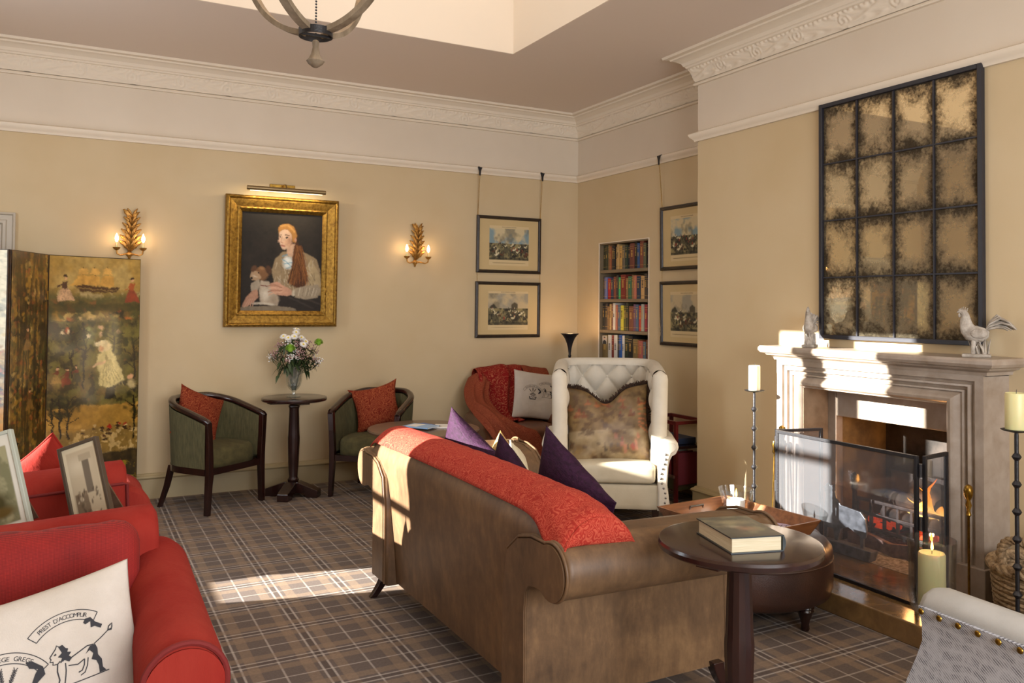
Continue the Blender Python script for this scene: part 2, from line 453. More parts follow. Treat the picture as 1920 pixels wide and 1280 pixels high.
# ceiling with roof lantern well
LX0, LX1, LY0, LY1, LZ = -.6, 2.78, 1.2, 5.22, 4.35
ce = MB(); ce.box((XL-.1, YF-.1, ZC), (LX0, D+.1, ZC+.08)); ce.box((LX1, YF-.1, ZC), (XR+.4, D+.1, ZC+.08))
ce.box((LX0, YF-.1, ZC), (LX1, LY0, ZC+.08)); ce.box((LX0, LY1, ZC), (LX1, D+.1, ZC+.08))
struct('ceiling', ce, m_ceil, smooth=False)
le = MB(); le.box((LX0-.06, LY0-.06, ZC), (LX0, LY1+.06, LZ)); le.box((LX1, LY0-.06, ZC), (LX1+.06, LY1+.06, LZ))
le.box((LX0-.06, LY0-.06, ZC), (LX1+.06, LY0, LZ)); le.box((LX0-.06, LY1, ZC), (LX1+.06, LY1+.06, LZ)); le.box((LX0-.06, LY0-.06, LZ), (LX1+.06, LY1+.06, LZ+.05))
le.v = [(x+(.006 if abs(x-LX0) < 1e-6 else (-.006 if abs(x-LX1) < 1e-6 else 0)), y+(.006 if abs(y-LY0) < 1e-6 else (-.006 if abs(y-LY1) < 1e-6 else 0)), z+.001) for x, y, z in le.v]
struct('ceiling_lantern', le, m_lant, smooth=False)

# ---- mouldings: profile (d = out from wall, z) swept along straight runs ----
def run(mb, prof, p0, p1, nrm, miter0=0, miter1=0):
    """p0->p1 along wall; nrm points into room; miter +1 lengthens with projection (external), -1 shortens (internal)"""
    p0 = Vector((*p0, 0)); p1 = Vector((*p1, 0)); d = (p1-p0).normalized(); n = Vector((*nrm, 0))
    A = [p0 - d*(q*miter0) + n*q + Vector((0, 0, z)) for q, z in prof]; B = [p1 + d*(q*miter1) + n*q + Vector((0, 0, z)) for q, z in prof]
    return mb.loft([A, B])
rail = [(0, ZR-.0), (.018, ZR), (.022, ZR+.012), (.03, ZR+.02), (.042, ZR+.03), (.05, ZR+.045), (.05, ZR+.055), (.03, ZR+.06), (.02, ZR+.068), (0, ZR+.07)]
for nm, runs in (('trim_1', [((XL, D), (XR, D), (0, -1), 0, -1)]), ('trim_2', [((XR, YB), (XR, D), (-1, 0), 0, -1)]),
                 ('trim_3', [((XB, 1.4), (XB, YB), (-1, 0), 0, 1), ((XB, YB), (XR, YB), (0, 1), 1, -1)])):
    q = MB()
    for a, b_, n_, m0, m1 in runs: run(q, rail, a, b_, n_, m0, m1)
    struct(nm, q, m_plaster, smooth=True, angle=.5)
# cornice: bottom bead, relief frieze band, crown
c_low = [(0, ZCO), (.022, ZCO), (.026, ZCO+.008), (.022, ZCO+.018), (.012, ZCO+.024), (0, ZCO+.03)]
c_top = [(0, ZCO+.125), (.05, ZCO+.125), (.062, ZCO+.13), (.066, ZCO+.14), (.075, ZCO+.145), (.085, ZCO+.165), (.115, ZCO+.185), (.14, ZCO+.19), (.145, ZCO+.2), (.18, ZCO+.203), (.185, ZC), (0, ZC)]
def relief(s, z):  # s along in metres, z 0..1 up the band
    per = .34; u = (s/per) % 1.0; k = int(s/per) % 2
    cx, cz = .5, .45 if k else .55
    x = (u-cx)*per; y = (z-cz)*.095
    r = sqrt(x*x+y*y); a = atan2(y, x)*(1 if k else -1)
    h = 0.0
    if r < .05: h = max(0, cos((r/.0125)*2*pi*.5 - a))**1.5*.8
    lf = (s*9+sin(z*6)) % 1.0
    h = max(h, max(0, sin(pi*lf))**3*max(0, sin(pi*min(1, max(0, (abs(z-.5)*2))))) * (.7 if r > .045 else .2))
    h = max(h, .75*exp(-((z-.5-.32*sin(2*pi*s/(2*per)))/.1)**2))
    tp = (s*28) % 1.0
    if z > .84: h = max(h, .9*sin(pi*tp)*(1 if z < .97 else .2))
    return h
def cornice(name, segs):
    root = MB()
    for a, b_, n_, m0, m1 in segs: run(root, c_low, a, b_, n_, m0, m1); run(root, c_top, a, b_, n_, m0, m1)
    o = struct(name, root, m_plaster, smooth=True, angle=.5)
    g = MB()
    for a, b_, n_, m0, m1 in segs:
        p0 = Vector((*a, 0)); p1 = Vector((*b_, 0)); L = (p1-p0).length; d = (p1-p0)/L; n = Vector((*n_, 0))
        nu = max(4, int(L/.0075)); nv = 16
        def fn(u, v):
            base = .014+.036*v; s_ = u*L; q = base+.011*relief(s_, v)
            return p0+d*(s_*(1+(m1*base)/L) - (1-u)*m0*base)+n*q+Vector((0, 0, ZCO+.026+v*.102))
        g.grid(fn, nu, nv)
    obj('carved_frieze', g, m_plaster, o, smooth=True, angle=4)
cornice('trim_4', [((XL, D), (XR, D), (0, -1), 0, -1)])
cornice('trim_5', [((XR, YB), (XR, D), (-1, 0), 0, -1)])
cornice('trim_6', [((XB, 1.4), (XB, YB), (-1, 0), 0, 1), ((XB, YB), (XR, YB), (0, 1), 1, -1)])
# skirting
bp = [(0, 0), (.022, 0), (.022, .145), (.03, .15), (.034, .158), (.028, .168), (.016, .175), (.01, .184), (0, .187)]
for nm, runs in (('baseboard_back', [((XL, D), (XR, D), (0, -1), 0, -1)]), ('baseboard_right', [((XR, YB), (XR, D), (-1, 0), 0, -1)]),
                 ('baseboard_chimney_breast', [((XB, 3.68), (XB, YB), (-1, 0), 0, 1), ((XB, YB), (XR, YB), (0, 1), 1, -1)]), ('baseboard_near', [((XB, 1.4), (XB, 2.3), (-1, 0), 0, 0)])):
    q = MB()
    for a, b_, n_, m0, m1 in runs: run(q, bp, a, b_, n_, m0, m1)
    struct(nm, q, m_base, smooth=True, angle=.5)
# door in the back wall, far left
dx0, dx1, dz = -1.30, -.36, 2.075
dr = MB(); w_ = .085
prof = [(0, 0), (.03, 0), (.034, .012), (.022, .02), (.022, .05), (.03, .058), (.03, .075), (.012, w_), (0, w_)]
def arch(mb):
    # jambs and head, mitred
    for sx, xe in ((1, dx0), (-1, dx1)):
        A = [Vector((xe+sx*q, D-dd, 0)) for dd, q in prof]; B = [Vector((xe+sx*q, D-dd, dz-q)) for dd, q in prof]; mb.loft([A, B])
    A = [Vector((dx0+q, D-dd, dz-q)) for dd, q in prof]; B = [Vector((dx1-q, D-dd, dz-q)) for dd, q in prof]; mb.loft([A, B])
arch(dr); m_door = mat('door_paint', '#b5aa99', .45)
do = struct('door_1', dr, m_door, smooth=False)
q = MB().box((dx0+w_, D-.012, 0), (dx1-w_, D-.001, dz-w_)); obj('door_leaf', q, m_door, do, smooth=False)
q = MB()
for (a, b_) in ((.12, .9), (1.0, 1.85)):
    for (c, d_) in ((dx0+.17, -.87), (-.79, dx1-.17)):
        q.box((c, D-.02, a), (d_, D-.012, b_))
obj('door_panel', q, m_door, do, smooth=False, bevel=.006)
q = MB().sphere((dx1-.14, D-.06, 1.0), .025).tube([(dx1-.14, D-.06, 1.0), (dx1-.14, D-.012, 1.0)], .01); obj('door_handle', q, m_brass, do)
# ================= FIREPLACE =================
m_stone = mat('limestone', '#a89a8c', .35, '#8c7b6a', 9, 7, .3, .75, bump=.06, bscale=60, dist=.4)
m_stone2 = mat('marble_hearth', '#8f6f45', .18, '#6d5335', 7, 8, .3, .7, coat=.5, dist=1.2)
m_soot = mat('sooty_brick', '#3a322c', .9, '#17130f', 7, 5, bump=.5, bscale=30)
fp = thing('fireplace', 'carved limestone fireplace with a deep moulded shelf on the chimney breast', 'fireplace', (3.9, 3.0, 0))
def wp(mb):  # world -> local of thing
    return mb
def L(mb, o):
    """shift a mesh builder from world to the local space of thing o"""
    M = Matrix.Translation(o.location) @ o.rotation_euler.to_matrix().to_4x4(); I = M.inverted()
    mb.v = [tuple(I @ Vector(p)) for p in mb.v]; return mb
ya, yb, zt = 2.362, 3.638, 1.15     # outer edges of surround
XW = XB
# bolection profile: q = distance inward from outer edge, x = face position
prof = [(0, 3.952), (0, 3.75), (.042, 3.75), (.044, 3.765), (.062, 3.768), (.066, 3.755), (.078, 3.752), (.08, 3.768), (.098, 3.774), (.102, 3.762), (.112, 3.76), (.114, 3.772),
        (.125, 3.765), (.14, 3.748), (.158, 3.738), (.175, 3.742), (.186, 3.754), (.19, 3.77), (.19, 3.97)]
q = MB(); st = [lambda q_, x: (x, ya+q_, .1), lambda q_, x: (x, ya+q_, zt-q_*.8), lambda q_, x: (x, yb-q_, zt-q_*.8), lambda q_, x: (x, yb-q_, .1)]
q.loft([[f(q_, x) for q_, x in prof] for f in st], cap=False)
# plinth blocks
obj('moulded_surround', L(q, fp), m_stone, fp, angle=.5)
for y0_, y1_ in ((ya-.012, ya+.2), (yb-.2, yb+.012)): obj('plinth_block', L(MB().box((3.735, y0_, .1), (3.95, y1_, .25)), fp), m_stone, fp, smooth=False, bevel=.004)
# shelf: profile swept round front and returns
sp_ = [(.0, 1.145), (.018, 1.145), (.022, 1.16), (.035, 1.168), (.05, 1.172), (.056, 1.18), (.075, 1.186), (.085, 1.2), (.085, 1.215), (.078, 1.226), (0, 1.228)]
q = MB(); fx = 3.765
loops = []
for (cx, cy, sx, sy) in ((XB, ya, 0, -1), (fx, ya, -1, -1), (fx, yb, -1, 1), (XB, yb, 0, 1)):
    loops.append([(cx+sx*d, cy+sy*d, z) for d, z in sp_])
q.loft(loops, cap=False); q.box((fx, ya, 1.14), (XB, yb, 1.228)); obj('mantel_shelf', L(q, fp), m_stone, fp, angle=.5)
# inner slips, recessed
q = MB(); q.box((3.97, 3.39, .1), (4.03, 3.45, 1.0)); q.box((3.97, 2.55, .1), (4.03, 2.61, 1.0)); q.box((3.97, 2.61, .825), (4.03, 3.39, 1.0)); q.box((3.76, 2.55, .992), (3.98, 3.45, 1.01))
obj('inner_slip', L(q, fp), m_stone, fp, smooth=False, bevel=.006)
m_reveal = mat('buff_limestone', '#85745f', .5, '#6f5d49', 12, 6)
for y_ in (3.445, 2.548): obj('reveal', L(MB().box((3.765, y_, .1), (3.97, y_+.007, .99)), fp), m_reveal, fp, smooth=False)
# firebox
for y_ in (3.40, 2.56): obj('firebox_side', L(MB().box((4.03, y_, .1), (4.5, y_+.04, .95)), fp), mat('firebrick_buff', '#8d7348', .85, '#5f4d33', 6, 5, bump=.3, bscale=40), fp, smooth=False)
q = MB(); q.box((4.42, 2.6, .1), (4.5, 3.4, 1.1)); q.box((4.03, 2.55, .95), (4.5, 3.45, 1.05)); obj('firebox_back', L(q, fp), m_soot, fp, smooth=False)
hs = obj('hearth_slab', MB().box((3.22, 2.25, 0), (4.5, 3.66, .0995)), m_stone2, smooth=False, bevel=.006); setp(hs, 'polished brown marble hearth slab under the fire screen', 'hearth')
# fire basket, logs, flames, ash
gr = thing('fire_grate', 'cast iron fire basket with square lattice front inside the fireplace', 'grate', (4.12, 2.98, .1))
m_cast = mat('cast_iron', '#4d4440', .5, '#2b2523', 20, metal=.4, bump=.4, bscale=90)
q = MB(); y0, y1 = -.30, .30
for i in range(8): y = y0+.6*i/7; q.box((-.1, y-.009, .10), (-.085, y+.009, .27))
for z in (.10, .18, .255): q.box((-.103, y0-.01, z), (-.083, y1+.01, z+.018))
obj('lattice_front', q, m_cast, gr, smooth=False, bevel=.003)
for s_ in (-1, 1):
    q = MB(); q.lathe([(.02, 0), (.016, .02), (.014, .3), (.022, .32), (.014, .34), (.024, .37), (.02, .395), (.0, .41)], (-.1, s_*.32, 0), 12)
    obj('andiron_post', q, m_black, gr)
q = MB()
for i in range(7): y = y0+.6*i/6; q.box((-.1, y-.008, .085), (.2, y+.008, .1))
q.box((.19, y0, .08), (.21, y1, .4)); obj('grate_bars', q, m_cast, gr, smooth=False)
q = MB().prism([(-.32, 0), (.32, 0), (.32, .075), (.2, .095), (.05, .07), (-.1, .095), (-.32, .09)], lambda u, v, t: (t, u, v), -.16, -.13)
obj('ash_fender', q, mat('terracotta_iron', '#8a6c60', .7, '#59463e', 30), gr, smooth=False)
m_log = mat('charred_log', '#3a2c22', .9, '#120d0a', 16, 6, bump=.9, bscale=60)
for i, (a, b_, r, lb) in enumerate((((4.10, 2.70, .33), (4.22, 3.22, .36), .05, 'charred log lying across the back of the fire basket'), ((4.08, 2.78, .42), (4.24, 3.05, .45), .055, 'thick charred log on top of the burning pile'),
                                ((4.05, 2.66, .29), (4.1, 3.15, .3), .042, 'split log resting against the front lattice of the fire basket'), ((4.16, 2.64, .46), (4.2, 2.86, .38), .045, 'short log leaning at the near end of the fire'))):
    a = Vector(a); b_ = Vector(b_); P = [a+(b_-a)*k/10+Vector((rnd.uniform(-.008, .008), 0, rnd.uniform(-.008, .008))) for k in range(11)]
    o = obj('log', MB().tube([tuple(p) for p in P], [r*rnd.uniform(.88, 1.08) for _ in P], 12), m_log); setp(o, lb, 'log', 'logs burning in the grate')
m_ember = mat('ember', '#ff5a14', .9, '#3a0d02', 18, 4, .4, .62, emit='#ff4a0c', estr=.6)
q = MB()
for i in range(70):
    q.sphere((4.05+rnd.random()*.22, 2.69+rnd.random()*.56, .21+rnd.random()*.07), rnd.uniform(.012, .03), 6, 4)
o = obj('ember_bed', q, m_ember); setp(o, 'glowing embers heaped in the iron fire basket', 'embers', kind='stuff')
q = MB().grid(lambda u, v: (3.78+.55*u, 2.62+.76*v, .101+.02*max(0, sin(pi*u)*sin(pi*v))*(.6+.6*mnoise.noise(Vector((u*9, v*9, 0))))), 50, 50)
o = obj('ash', q, mat('ash', '#b5aca3', .95, '#5b5249', 60, 5, bump=.8, bscale=200)); setp(o, 'pale grey wood ash scattered on the hearth under the grate', 'ash', kind='stuff')
# flames: tongues
fm, t, b = newmat('fire_tongue')
em = t.add('ShaderNodeEmission'); em.inputs[1].default_value = 5.0
geo = t.add('ShaderNodeTexCoord').outputs['Object']; sx = t.add('ShaderNodeSeparateXYZ'); t.link(geo, sx.inputs[0])
t.link(t.ramp(sx.outputs[2], [(0, lin('#ffe08a')), (.12, lin('#ff9a2e')), (.28, lin('#f0500e'))]), em.inputs[0])
trn = t.add('ShaderNodeBsdfTransparent'); mx = t.add('ShaderNodeMixShader'); lw = t.add('ShaderNodeLayerWeight', i_Blend=.5)
t.link(t.math('MULTIPLY', t.math('SUBTRACT', 1.0, lw.outputs['Facing']), .8), mx.inputs[0]); t.link(trn.outputs[0], mx.inputs[1]); t.link(em.outputs[0], mx.inputs[2]); t.link(mx.outputs[0], t.n['Material Output'].inputs[0])
flm = thing('log_fire_flames', 'orange flames rising from the logs in the fireplace', 'flames', (4.08, 2.86, .3))
for (dx, dy, h, w_) in ((0, 0, .27, .045), (.03, .07, .2, .035), (.0, -.07, .22, .04), (.05, -.12, .16, .03), (-.03, .03, .15, .03), (.04, .14, .13, .028), (.02, -.17, .12, .03)):
    ph = rnd.random()*6
    P = [(dx+.02*sin(ph+k*.7), dy+.025*sin(ph*1.7+k*.9)*(k/10), h*k/10-.02) for k in range(11)]
    obj('flame_tongue', MB().tube(P, [w_*(.45+.9*sin(pi*min(1, (k+1.2)/9.5))*.6)*(1-(k/10)**2)+.0005 for k in range(11)], 10, flat=.6), fm, flm, angle=4)
lamp('fire_glow', 'POINT', (4.02, 2.88, .42), 9, (1, .45, .14), radius=.08)

# cut-out metal dog ornament standing on the hearth behind the screen
dg = thing('dog_doorstop', 'cut-out grey metal dog ornament on a boat-shaped base behind the fire screen', 'ornament', (3.80, 3.18, .1))
m_steel = mat('dull_steel', '#9aa0a6', .35, '#6b7075', 25, metal=.6)
dogp = [(-.14, .16), (-.135, .12), (-.12, .11), (-.12, .06), (-.10, .06), (-.095, .12), (-.02, .15), (.03, .13), (.05, .06), (.07, .06), (.08, .12), (.12, .12), (.125, .06), (.145, .06), (.15, .16), (.145, .22), (.13, .30), (.145, .34), (.12, .37), (.10, .355), (.065, .37), (.07, .33), (.06, .29), (.03, .26), (-.10, .25), (-.13, .22)]
q = MB().prism(dogp, lambda u, v, t: (t, u, v), -.006, .006); obj('dog_silhouette', q, m_steel, dg, smooth=False, bevel=.002)
q = MB().prism([(-.17, .0), (.17, .0), (.19, .055), (.15, .05), (.05, .06), (-.05, .06), (-.19, .06)], lambda u, v, t: (t, u, v), -.03, .03); obj('base', q, m_steel, dg, smooth=False, bevel=.004)

# fire screen: three hinged glazed panels with fine mesh
fs = thing('fire_screen', 'black framed three-fold glass fire screen in front of the hearth', 'fire screen', (3.42, 2.9, .1))
m_fsglass = glassmat('screen_glass', (.80, .80, .82), .16, .06, body=.10, bodycol=(.35, .36, .38))
def fpanel(p0, p1, H=.685, zb=.0):
    a = Vector((*p0, 0)); b_ = Vector((*p1, 0)); d = (b_-a).normalized(); r = .0085; n = Vector((-d.y, d.x, 0))
    q = MB()
    def bar(u0, z0, u1, z1):
        c = [a+d*u0, a+d*u1]
        q.loft([[c[0]+n*s*r+Vector((0, 0, z0)), c[1]+n*s*r+Vector((0, 0, z0)), c[1]+n*s*r+Vector((0, 0, z1)), c[0]+n*s*r+Vector((0, 0, z1))] for s in (-1, 1)])
    W = (b_-a).length
    bar(0, zb, 2*r, H); bar(W-2*r, zb, W, H); bar(2*r, H-2*r, W-2*r, H); bar(2*r, zb, W-2*r, zb+2*r)
    obj('screen_frame', L(q, fs), m_black, fs, smooth=False, bevel=.002)
    g = MB().loft([[a+d*.01+n*s+Vector((0, 0, .01)), b_-d*.01+n*s+Vector((0, 0, .01)), b_-d*.01+n*s+Vector((0, 0, H-.01)), a+d*.01+n*s+Vector((0, 0, H-.01))] for s in (-.0015, .0015)])
    obj('screen_pane', L(g, fs), m_fsglass, fs, smooth=False)
for a, b_ in (((3.43, 3.33), (3.41, 2.455)), ((3.72, 3.27), (3.44, 3.345)), ((3.43, 2.44), (3.64, 2.47))):
    q0 = len(fs.children); fpanel((a[0], a[1]), (b_[0], b_[1]))
for ch in fs.children:
    ch.data.transform(Matrix.Translation((0, 0, .1)))
for z in (.2, .38, .62):
    for hx, hy in ((3.415, 2.447), (3.435, 3.337)): obj('hinge', L(MB().lathe([(.009, -.03), (.009, .03)], (hx, hy, z+.1), 10), fs), m_black, fs)

# companion set: brass-topped tools at the left jamb, and the brass poker at the right
ft = thing('fire_tool_stand', 'brass fire irons hanging on a stand beside the left jamb of the fireplace', 'fire tools', (3.62, 3.47, .1))
q = MB().lathe([(.07, 0), (.07, .012), (.05, .02), (.012, .03), (.008, .05), (.007, .56), (.02, .57), (.012, .6), (.022, .64), (.018, .67), (0, .68)], (0, 0, 0), 20); obj('stand', q, m_brass, ft)
for k in range(4):
    a = k*pi/2+.5; x, y = .045*cos(a), .045*sin(a)
    q = MB().tube([(0, 0, .56), (x*.6, y*.6, .575), (x, y, .56)], .004, 8).tube([(x, y, .52), (x*1.3, y*1.3, .06)], .0045, 8).lathe([(.0, .51), (.013, .52), (.009, .54), (.015, .56), (.009, .585), (0, .59)], (x, y, 0), 12)
    q.lathe([(0, .03), (.022, .035), (.022, .08), (0, .085)], (x*1.3, y*1.3, 0), 10); obj('fire_iron', q, m_brass, ft)
q = MB().lathe([(.004, .0), (.0055, .02), (.0055, .40), (.012, .41), (.007, .43), (.014, .455), (.008, .475), (.019, .5), (.021, .52), (.016, .54), (.006, .548), (0, .55)], (0, 0, 0), 16)
o = obj('poker', q, m_brass); o.location = (3.655, 2.375, .1); setp(o, 'brass poker with ball finial standing against the right jamb', 'poker')

# hurricane lamp on hearth with lit pillar candle
def hurricane(name, lb, loc, r, h, foot, cr, ch, top=1.0):
    t_ = thing(name, lb, 'candle holder', loc)
    th = .004
    out = [(r*.55, 0), (r*.6, .004), (r*.5, .02), (r*.62, .035), (r*.85, .055), (r*.93, .10), (r*.92, h*.6), (r*1.0*top, h)]
    if not foot: out = [(r*.7, 0), (r*.85, .008), (r*.9, .03), (r*.92, h*.5), (r*1.05*top, h)]
    q = MB(); n = 40
    pr = out+[(a-th, b_) for a, b_ in reversed(out[(3 if foot else 1):])]+[(0.0005, (.045 if foot else .012))]
    q.loft([[(rr*cos(2*pi*j/n), rr*sin(2*pi*j/n), z) for j in range(n)] for rr, z in pr], cap=False)
    obj('glass_cylinder', q, m_glass, t_, angle=.9); return t_
def pillar(name, lb, loc, r, h, lit, wob=0, m=None):
    t_ = thing(name, lb, 'candle', loc)
    q = MB(); q.lathe([(r*.97, 0), (r, .004), (r, h-.01), (r*.93, h-.002), (r*.8, h-.006), (r*.3, h-.008), (0.001, h-.008)], (0, 0, 0), 28)
    if wob: q.v = [(x*(1+wob*sin(4*atan2(y, x+1e-9)+z*9)), y*(1+wob*sin(4*atan2(y, x+1e-9)+z*9)), z) for x, y, z in q.v]
    obj('wax', q, m or m_wax, t_); obj('wick', MB().tube([(0, 0, h-.01), (.001, 0, h+.006), (.003, 0, h+.012)], .0012, 6), m_black, t_)
    if lit:
        obj('flame', MB().lathe([(.0005, h+.006), (.006, h+.016), (.0055, h+.026), (.002, h+.042), (.0003, h+.05)], (.002, 0, 0), 12), m_flame, t_)
    return t_
hurricane('hurricane_lamp', 'clear glass hurricane shade standing on the hearth around a lit candle', (3.305, 2.315, .1), .10, .36, True, .05, .28)
m_ivory = mat('ivory_wax', '#d9d19a', .4); m_ivory.node_tree.nodes['Principled BSDF'].inputs['Subsurface Weight'].default_value = .25
pillar('pillar_candle', 'thick lit ivory candle burning inside the hearth hurricane shade', (3.305, 2.315, .147), .055, .255, True, .015, m_ivory)
lamp('candle_glow', 'POINT', (3.305, 2.315, .44), .25, (1, .6, .25), radius=.01)

# tall iron candlesticks
def candlestick(loc, lb, top):
    t_ = thing('candlestick', lb, 'candlestick', loc)
    q = MB().lathe([(.0085, .02), (.0085, top-.02), (.006, top)], (0, 0, 0), 12)
    for z in [top-.11-.115*k for k in range(7) if top-.11-.115*k > .1]: q.lathe([(.008, z-.016), (.014, z-.009), (.019, z), (.014, z+.009), (.008, z+.016)], (0, 0, 0), 14)
    obj('stem', q, m_black, t_)
    obj('drip_plate', MB().lathe([(.004, top-.004), (.02, top-.008), (.055, top), (.06, top+.004), (.053, top+.006), (.0, top+.004)], (0, 0, 0), 28), m_black, t_)
    for k in range(3):
        a = 2*pi*k/3+.4
        obj('foot', MB().tube([(0, 0, .1), (.05*cos(a), .05*sin(a), .085), (.1*cos(a), .1*sin(a), .02), (.13*cos(a), .13*sin(a), .006)], [.008, .007, .006, .008], 8), m_black, t_)
    return t_
candlestick((3.63, 3.70, 0), 'tall knopped iron candlestick left of the fireplace', .955)
pillar('pillar_candle', 'unlit cream candle on the iron candlestick left of the fireplace', (3.63, 3.70, .96), .034, .15, False)
candlestick((3.52, 2.075, 0), 'tall knopped iron candlestick right of the fireplace', .945)
pillar('pillar_candle', 'unlit cream candle on the iron candlestick right of the fireplace', (3.52, 2.075, .95), .043, .155, False, 0, m_ivory)

# rope-handled basket
bk = thing('log_basket', 'wicker log basket with a twisted rope handle right of the fireplace', 'basket', (3.74, 2.10, 0))
m_wick = mat('wicker', '#a98f6c', .75, '#6f583c', 60, 4, bump=.6, bscale=140)
q = MB()
for k in range(15):
    z = .015+.021*k; r = .16+.03*k/15
    q.tube([(r*cos(2*pi*j/40), r*sin(2*pi*j/40), z+.004*sin(20*pi*j/40+k*pi)) for j in range(41)], .0115, 6)
q.lathe([(.0, .005), (.16, .005), (.16, .02), (.0, .02)], (0, 0, 0), 24); obj('woven_body', q, m_wick, bk)
def rope(path, R, n):
    q = MB(); P = [Vector(p) for p in path]
    for s_ in range(3):
        pts = []
        for i in range(n):
            tt = i/(n-1)*(len(P)-1); k = min(int(tt), len(P)-2); f = tt-k
            p0 = P[max(k-1, 0)]; p1 = P[k]; p2 = P[k+1]; p3 = P[min(k+2, len(P)-1)]
            p = .5*((2*p1)+(p2-p0)*f+(2*p0-5*p1+4*p2-p3)*f*f+(3*p1-p0-3*p2+p3)*f**3); T = (p2-p1).normalized()
            u = T.cross(Vector((0.3, 1, .2))).normalized(); w = T.cross(u); a = i*.42+s_*2*pi/3
            pts.append(p+(u*cos(a)+w*sin(a))*R*.55)
        q.tube(pts, R*.62, 8)
    return q
obj('rope_rim', rope([(.19*cos(a), .19*sin(a), .335) for a in [2*pi*k/14 for k in range(15)]], .022, 150), m_wick, bk)
for s_ in (-1, 1):
    obj('rope_handle', rope([(s_*.16, -.07, .33), (s_*.165, -.075, .40), (s_*.16, -.04, .455), (s_*.16, .03, .465), (s_*.165, .075, .42), (s_*.16, .075, .34)], .018, 70), m_wick, bk)

# ---- antique mirror: leaned slightly, 4 x 4 foxed panes ----
mi = thing('wall_mirror', 'large dark framed antiqued mirror of sixteen foxed panes above the mantel', 'mirror', (3.945, 2.968, 1.275))
m_mframe = mat('mirror_frame', '#23232a', .4)
m, t, b = newmat('foxed_mirror')
uv = t.add('ShaderNodeUVMap', uv_map='UV').outputs[0]; sv = t.add('ShaderNodeSeparateXYZ'); t.link(uv, sv.inputs[0])
oc = t.add('ShaderNodeTexCoord').outputs['Object']
fx_ = t.math('ABSOLUTE', t.math('SUBTRACT', t.math('FRACT', sv.outputs[0]), .5)); fy_ = t.math('ABSOLUTE', t.math('SUBTRACT', t.math('FRACT', sv.outputs[1]), .5))
e = t.math('MAXIMUM', fx_, fy_); n1 = t.noise(oc, 5, 6, .7); n2 = t.noise(oc, 60, 5, .75, .3); n3 = t.noise(oc, 17, 5, .7)
edge = t.math('ADD', t.math('MULTIPLY', e, 2.0), t.math('MULTIPLY', t.math('SUBTRACT', n1, .5), 1.3))
edge = t.math('ADD', edge, t.math('MULTIPLY', t.math('SUBTRACT', n2, .5), 1.1)); edge = t.math('ADD', edge, t.math('MULTIPLY', t.math('SUBTRACT', n3, .5), .8))
f = t.ramp(edge, [(.60, (0,)*3), (1.0, (1,)*3)]); fr = t.ramp(edge, [(.3, lin('#d9c7a4')), (.75, lin('#8b7653')), (1.0, lin('#1e1913'))])
b.inputs['Metallic'].default_value = 1; b.inputs['Roughness'].default_value = .02
base = t.ramp(edge, [(.35, lin('#cdbc97')), (.75, lin('#8d7a58')), (1.05, lin('#3a2f22'))]); t.link(base, b.inputs['Base Color'])
df = t.add('ShaderNodeBsdfDiffuse'); t.link(t.ramp(n3, [(.3, lin('#15110d')), (.7, lin('#3a3024'))]), df.inputs[0])
hz = t.add('ShaderNodeBsdfDiffuse'); hz.inputs[0].default_value = (*lin('#d8c8a6'), 1)
m0 = t.add('ShaderNodeMixShader'); m0.inputs[0].default_value = .20; t.link(b.outputs[0], m0.inputs[1]); t.link(hz.outputs[0], m0.inputs[2])
mx = t.add('ShaderNodeMixShader'); t.link(t.math('MULTIPLY', f, .85), mx.inputs[0]); t.link(m0.outputs[0], mx.inputs[1]); t.link(df.outputs[0], mx.inputs[2]); t.link(mx.outputs[0], t.n['Material Output'].inputs[0])
W_, H_ = 1.0, 1.392; fw = .024
q = MB(); q.box((-.03, -W_/2, 0), (.0, -W_/2+fw, H_)); q.box((-.03, W_/2-fw, 0), (0, W_/2, H_)); q.box((-.03, -W_/2+fw, 0), (0, W_/2-fw, fw)); q.box((-.03, -W_/2+fw, H_-fw), (0, W_/2-fw, H_))
obj('mirror_frame', q, m_mframe, mi, smooth=False, bevel=.003)
q = MB(); iw = (W_-2*fw)/4; ih = (H_-2*fw)/4
for k in (1, 2, 3):
    q.box((-.022, -W_/2+fw+iw*k-.0045, fw), (-.008, -W_/2+fw+iw*k+.0045, H_-fw)); q.box((-.021, -W_/2+fw, fw+ih*k-.004), (-.0085, W_/2-fw, fw+ih*k+.004))
obj('glazing_bars', q, m_mframe, mi, smooth=False)
for i in range(4):
    for j in range(4):
        y0 = -W_/2+fw+iw*i; z0 = fw+ih*j; tl = rnd.uniform(-.0006, .0006); t2 = rnd.uniform(-.0006, .0006)
        q = MB().add([(-.012+tl, y0+iw, z0), (-.012-tl, y0, z0), (-.012-tl+t2, y0, z0+ih), (-.012+tl+t2, y0+iw, z0+ih)], [(0, 1, 2, 3)])
        o = obj('mirror_pane', q, m, mi, smooth=False)
        ul = o.data.uv_layers.new(name='UV'); ex, ey = rnd.uniform(-.06, .06), rnd.uniform(-.06, .06)
        for li, (a, b_) in enumerate(((0, 0), (1, 0), (1, 1), (0, 1))): ul.data[li].uv = (min(.995, max(.005, a))+ex*0, min(.995, max(.005, b_))+ey*0)

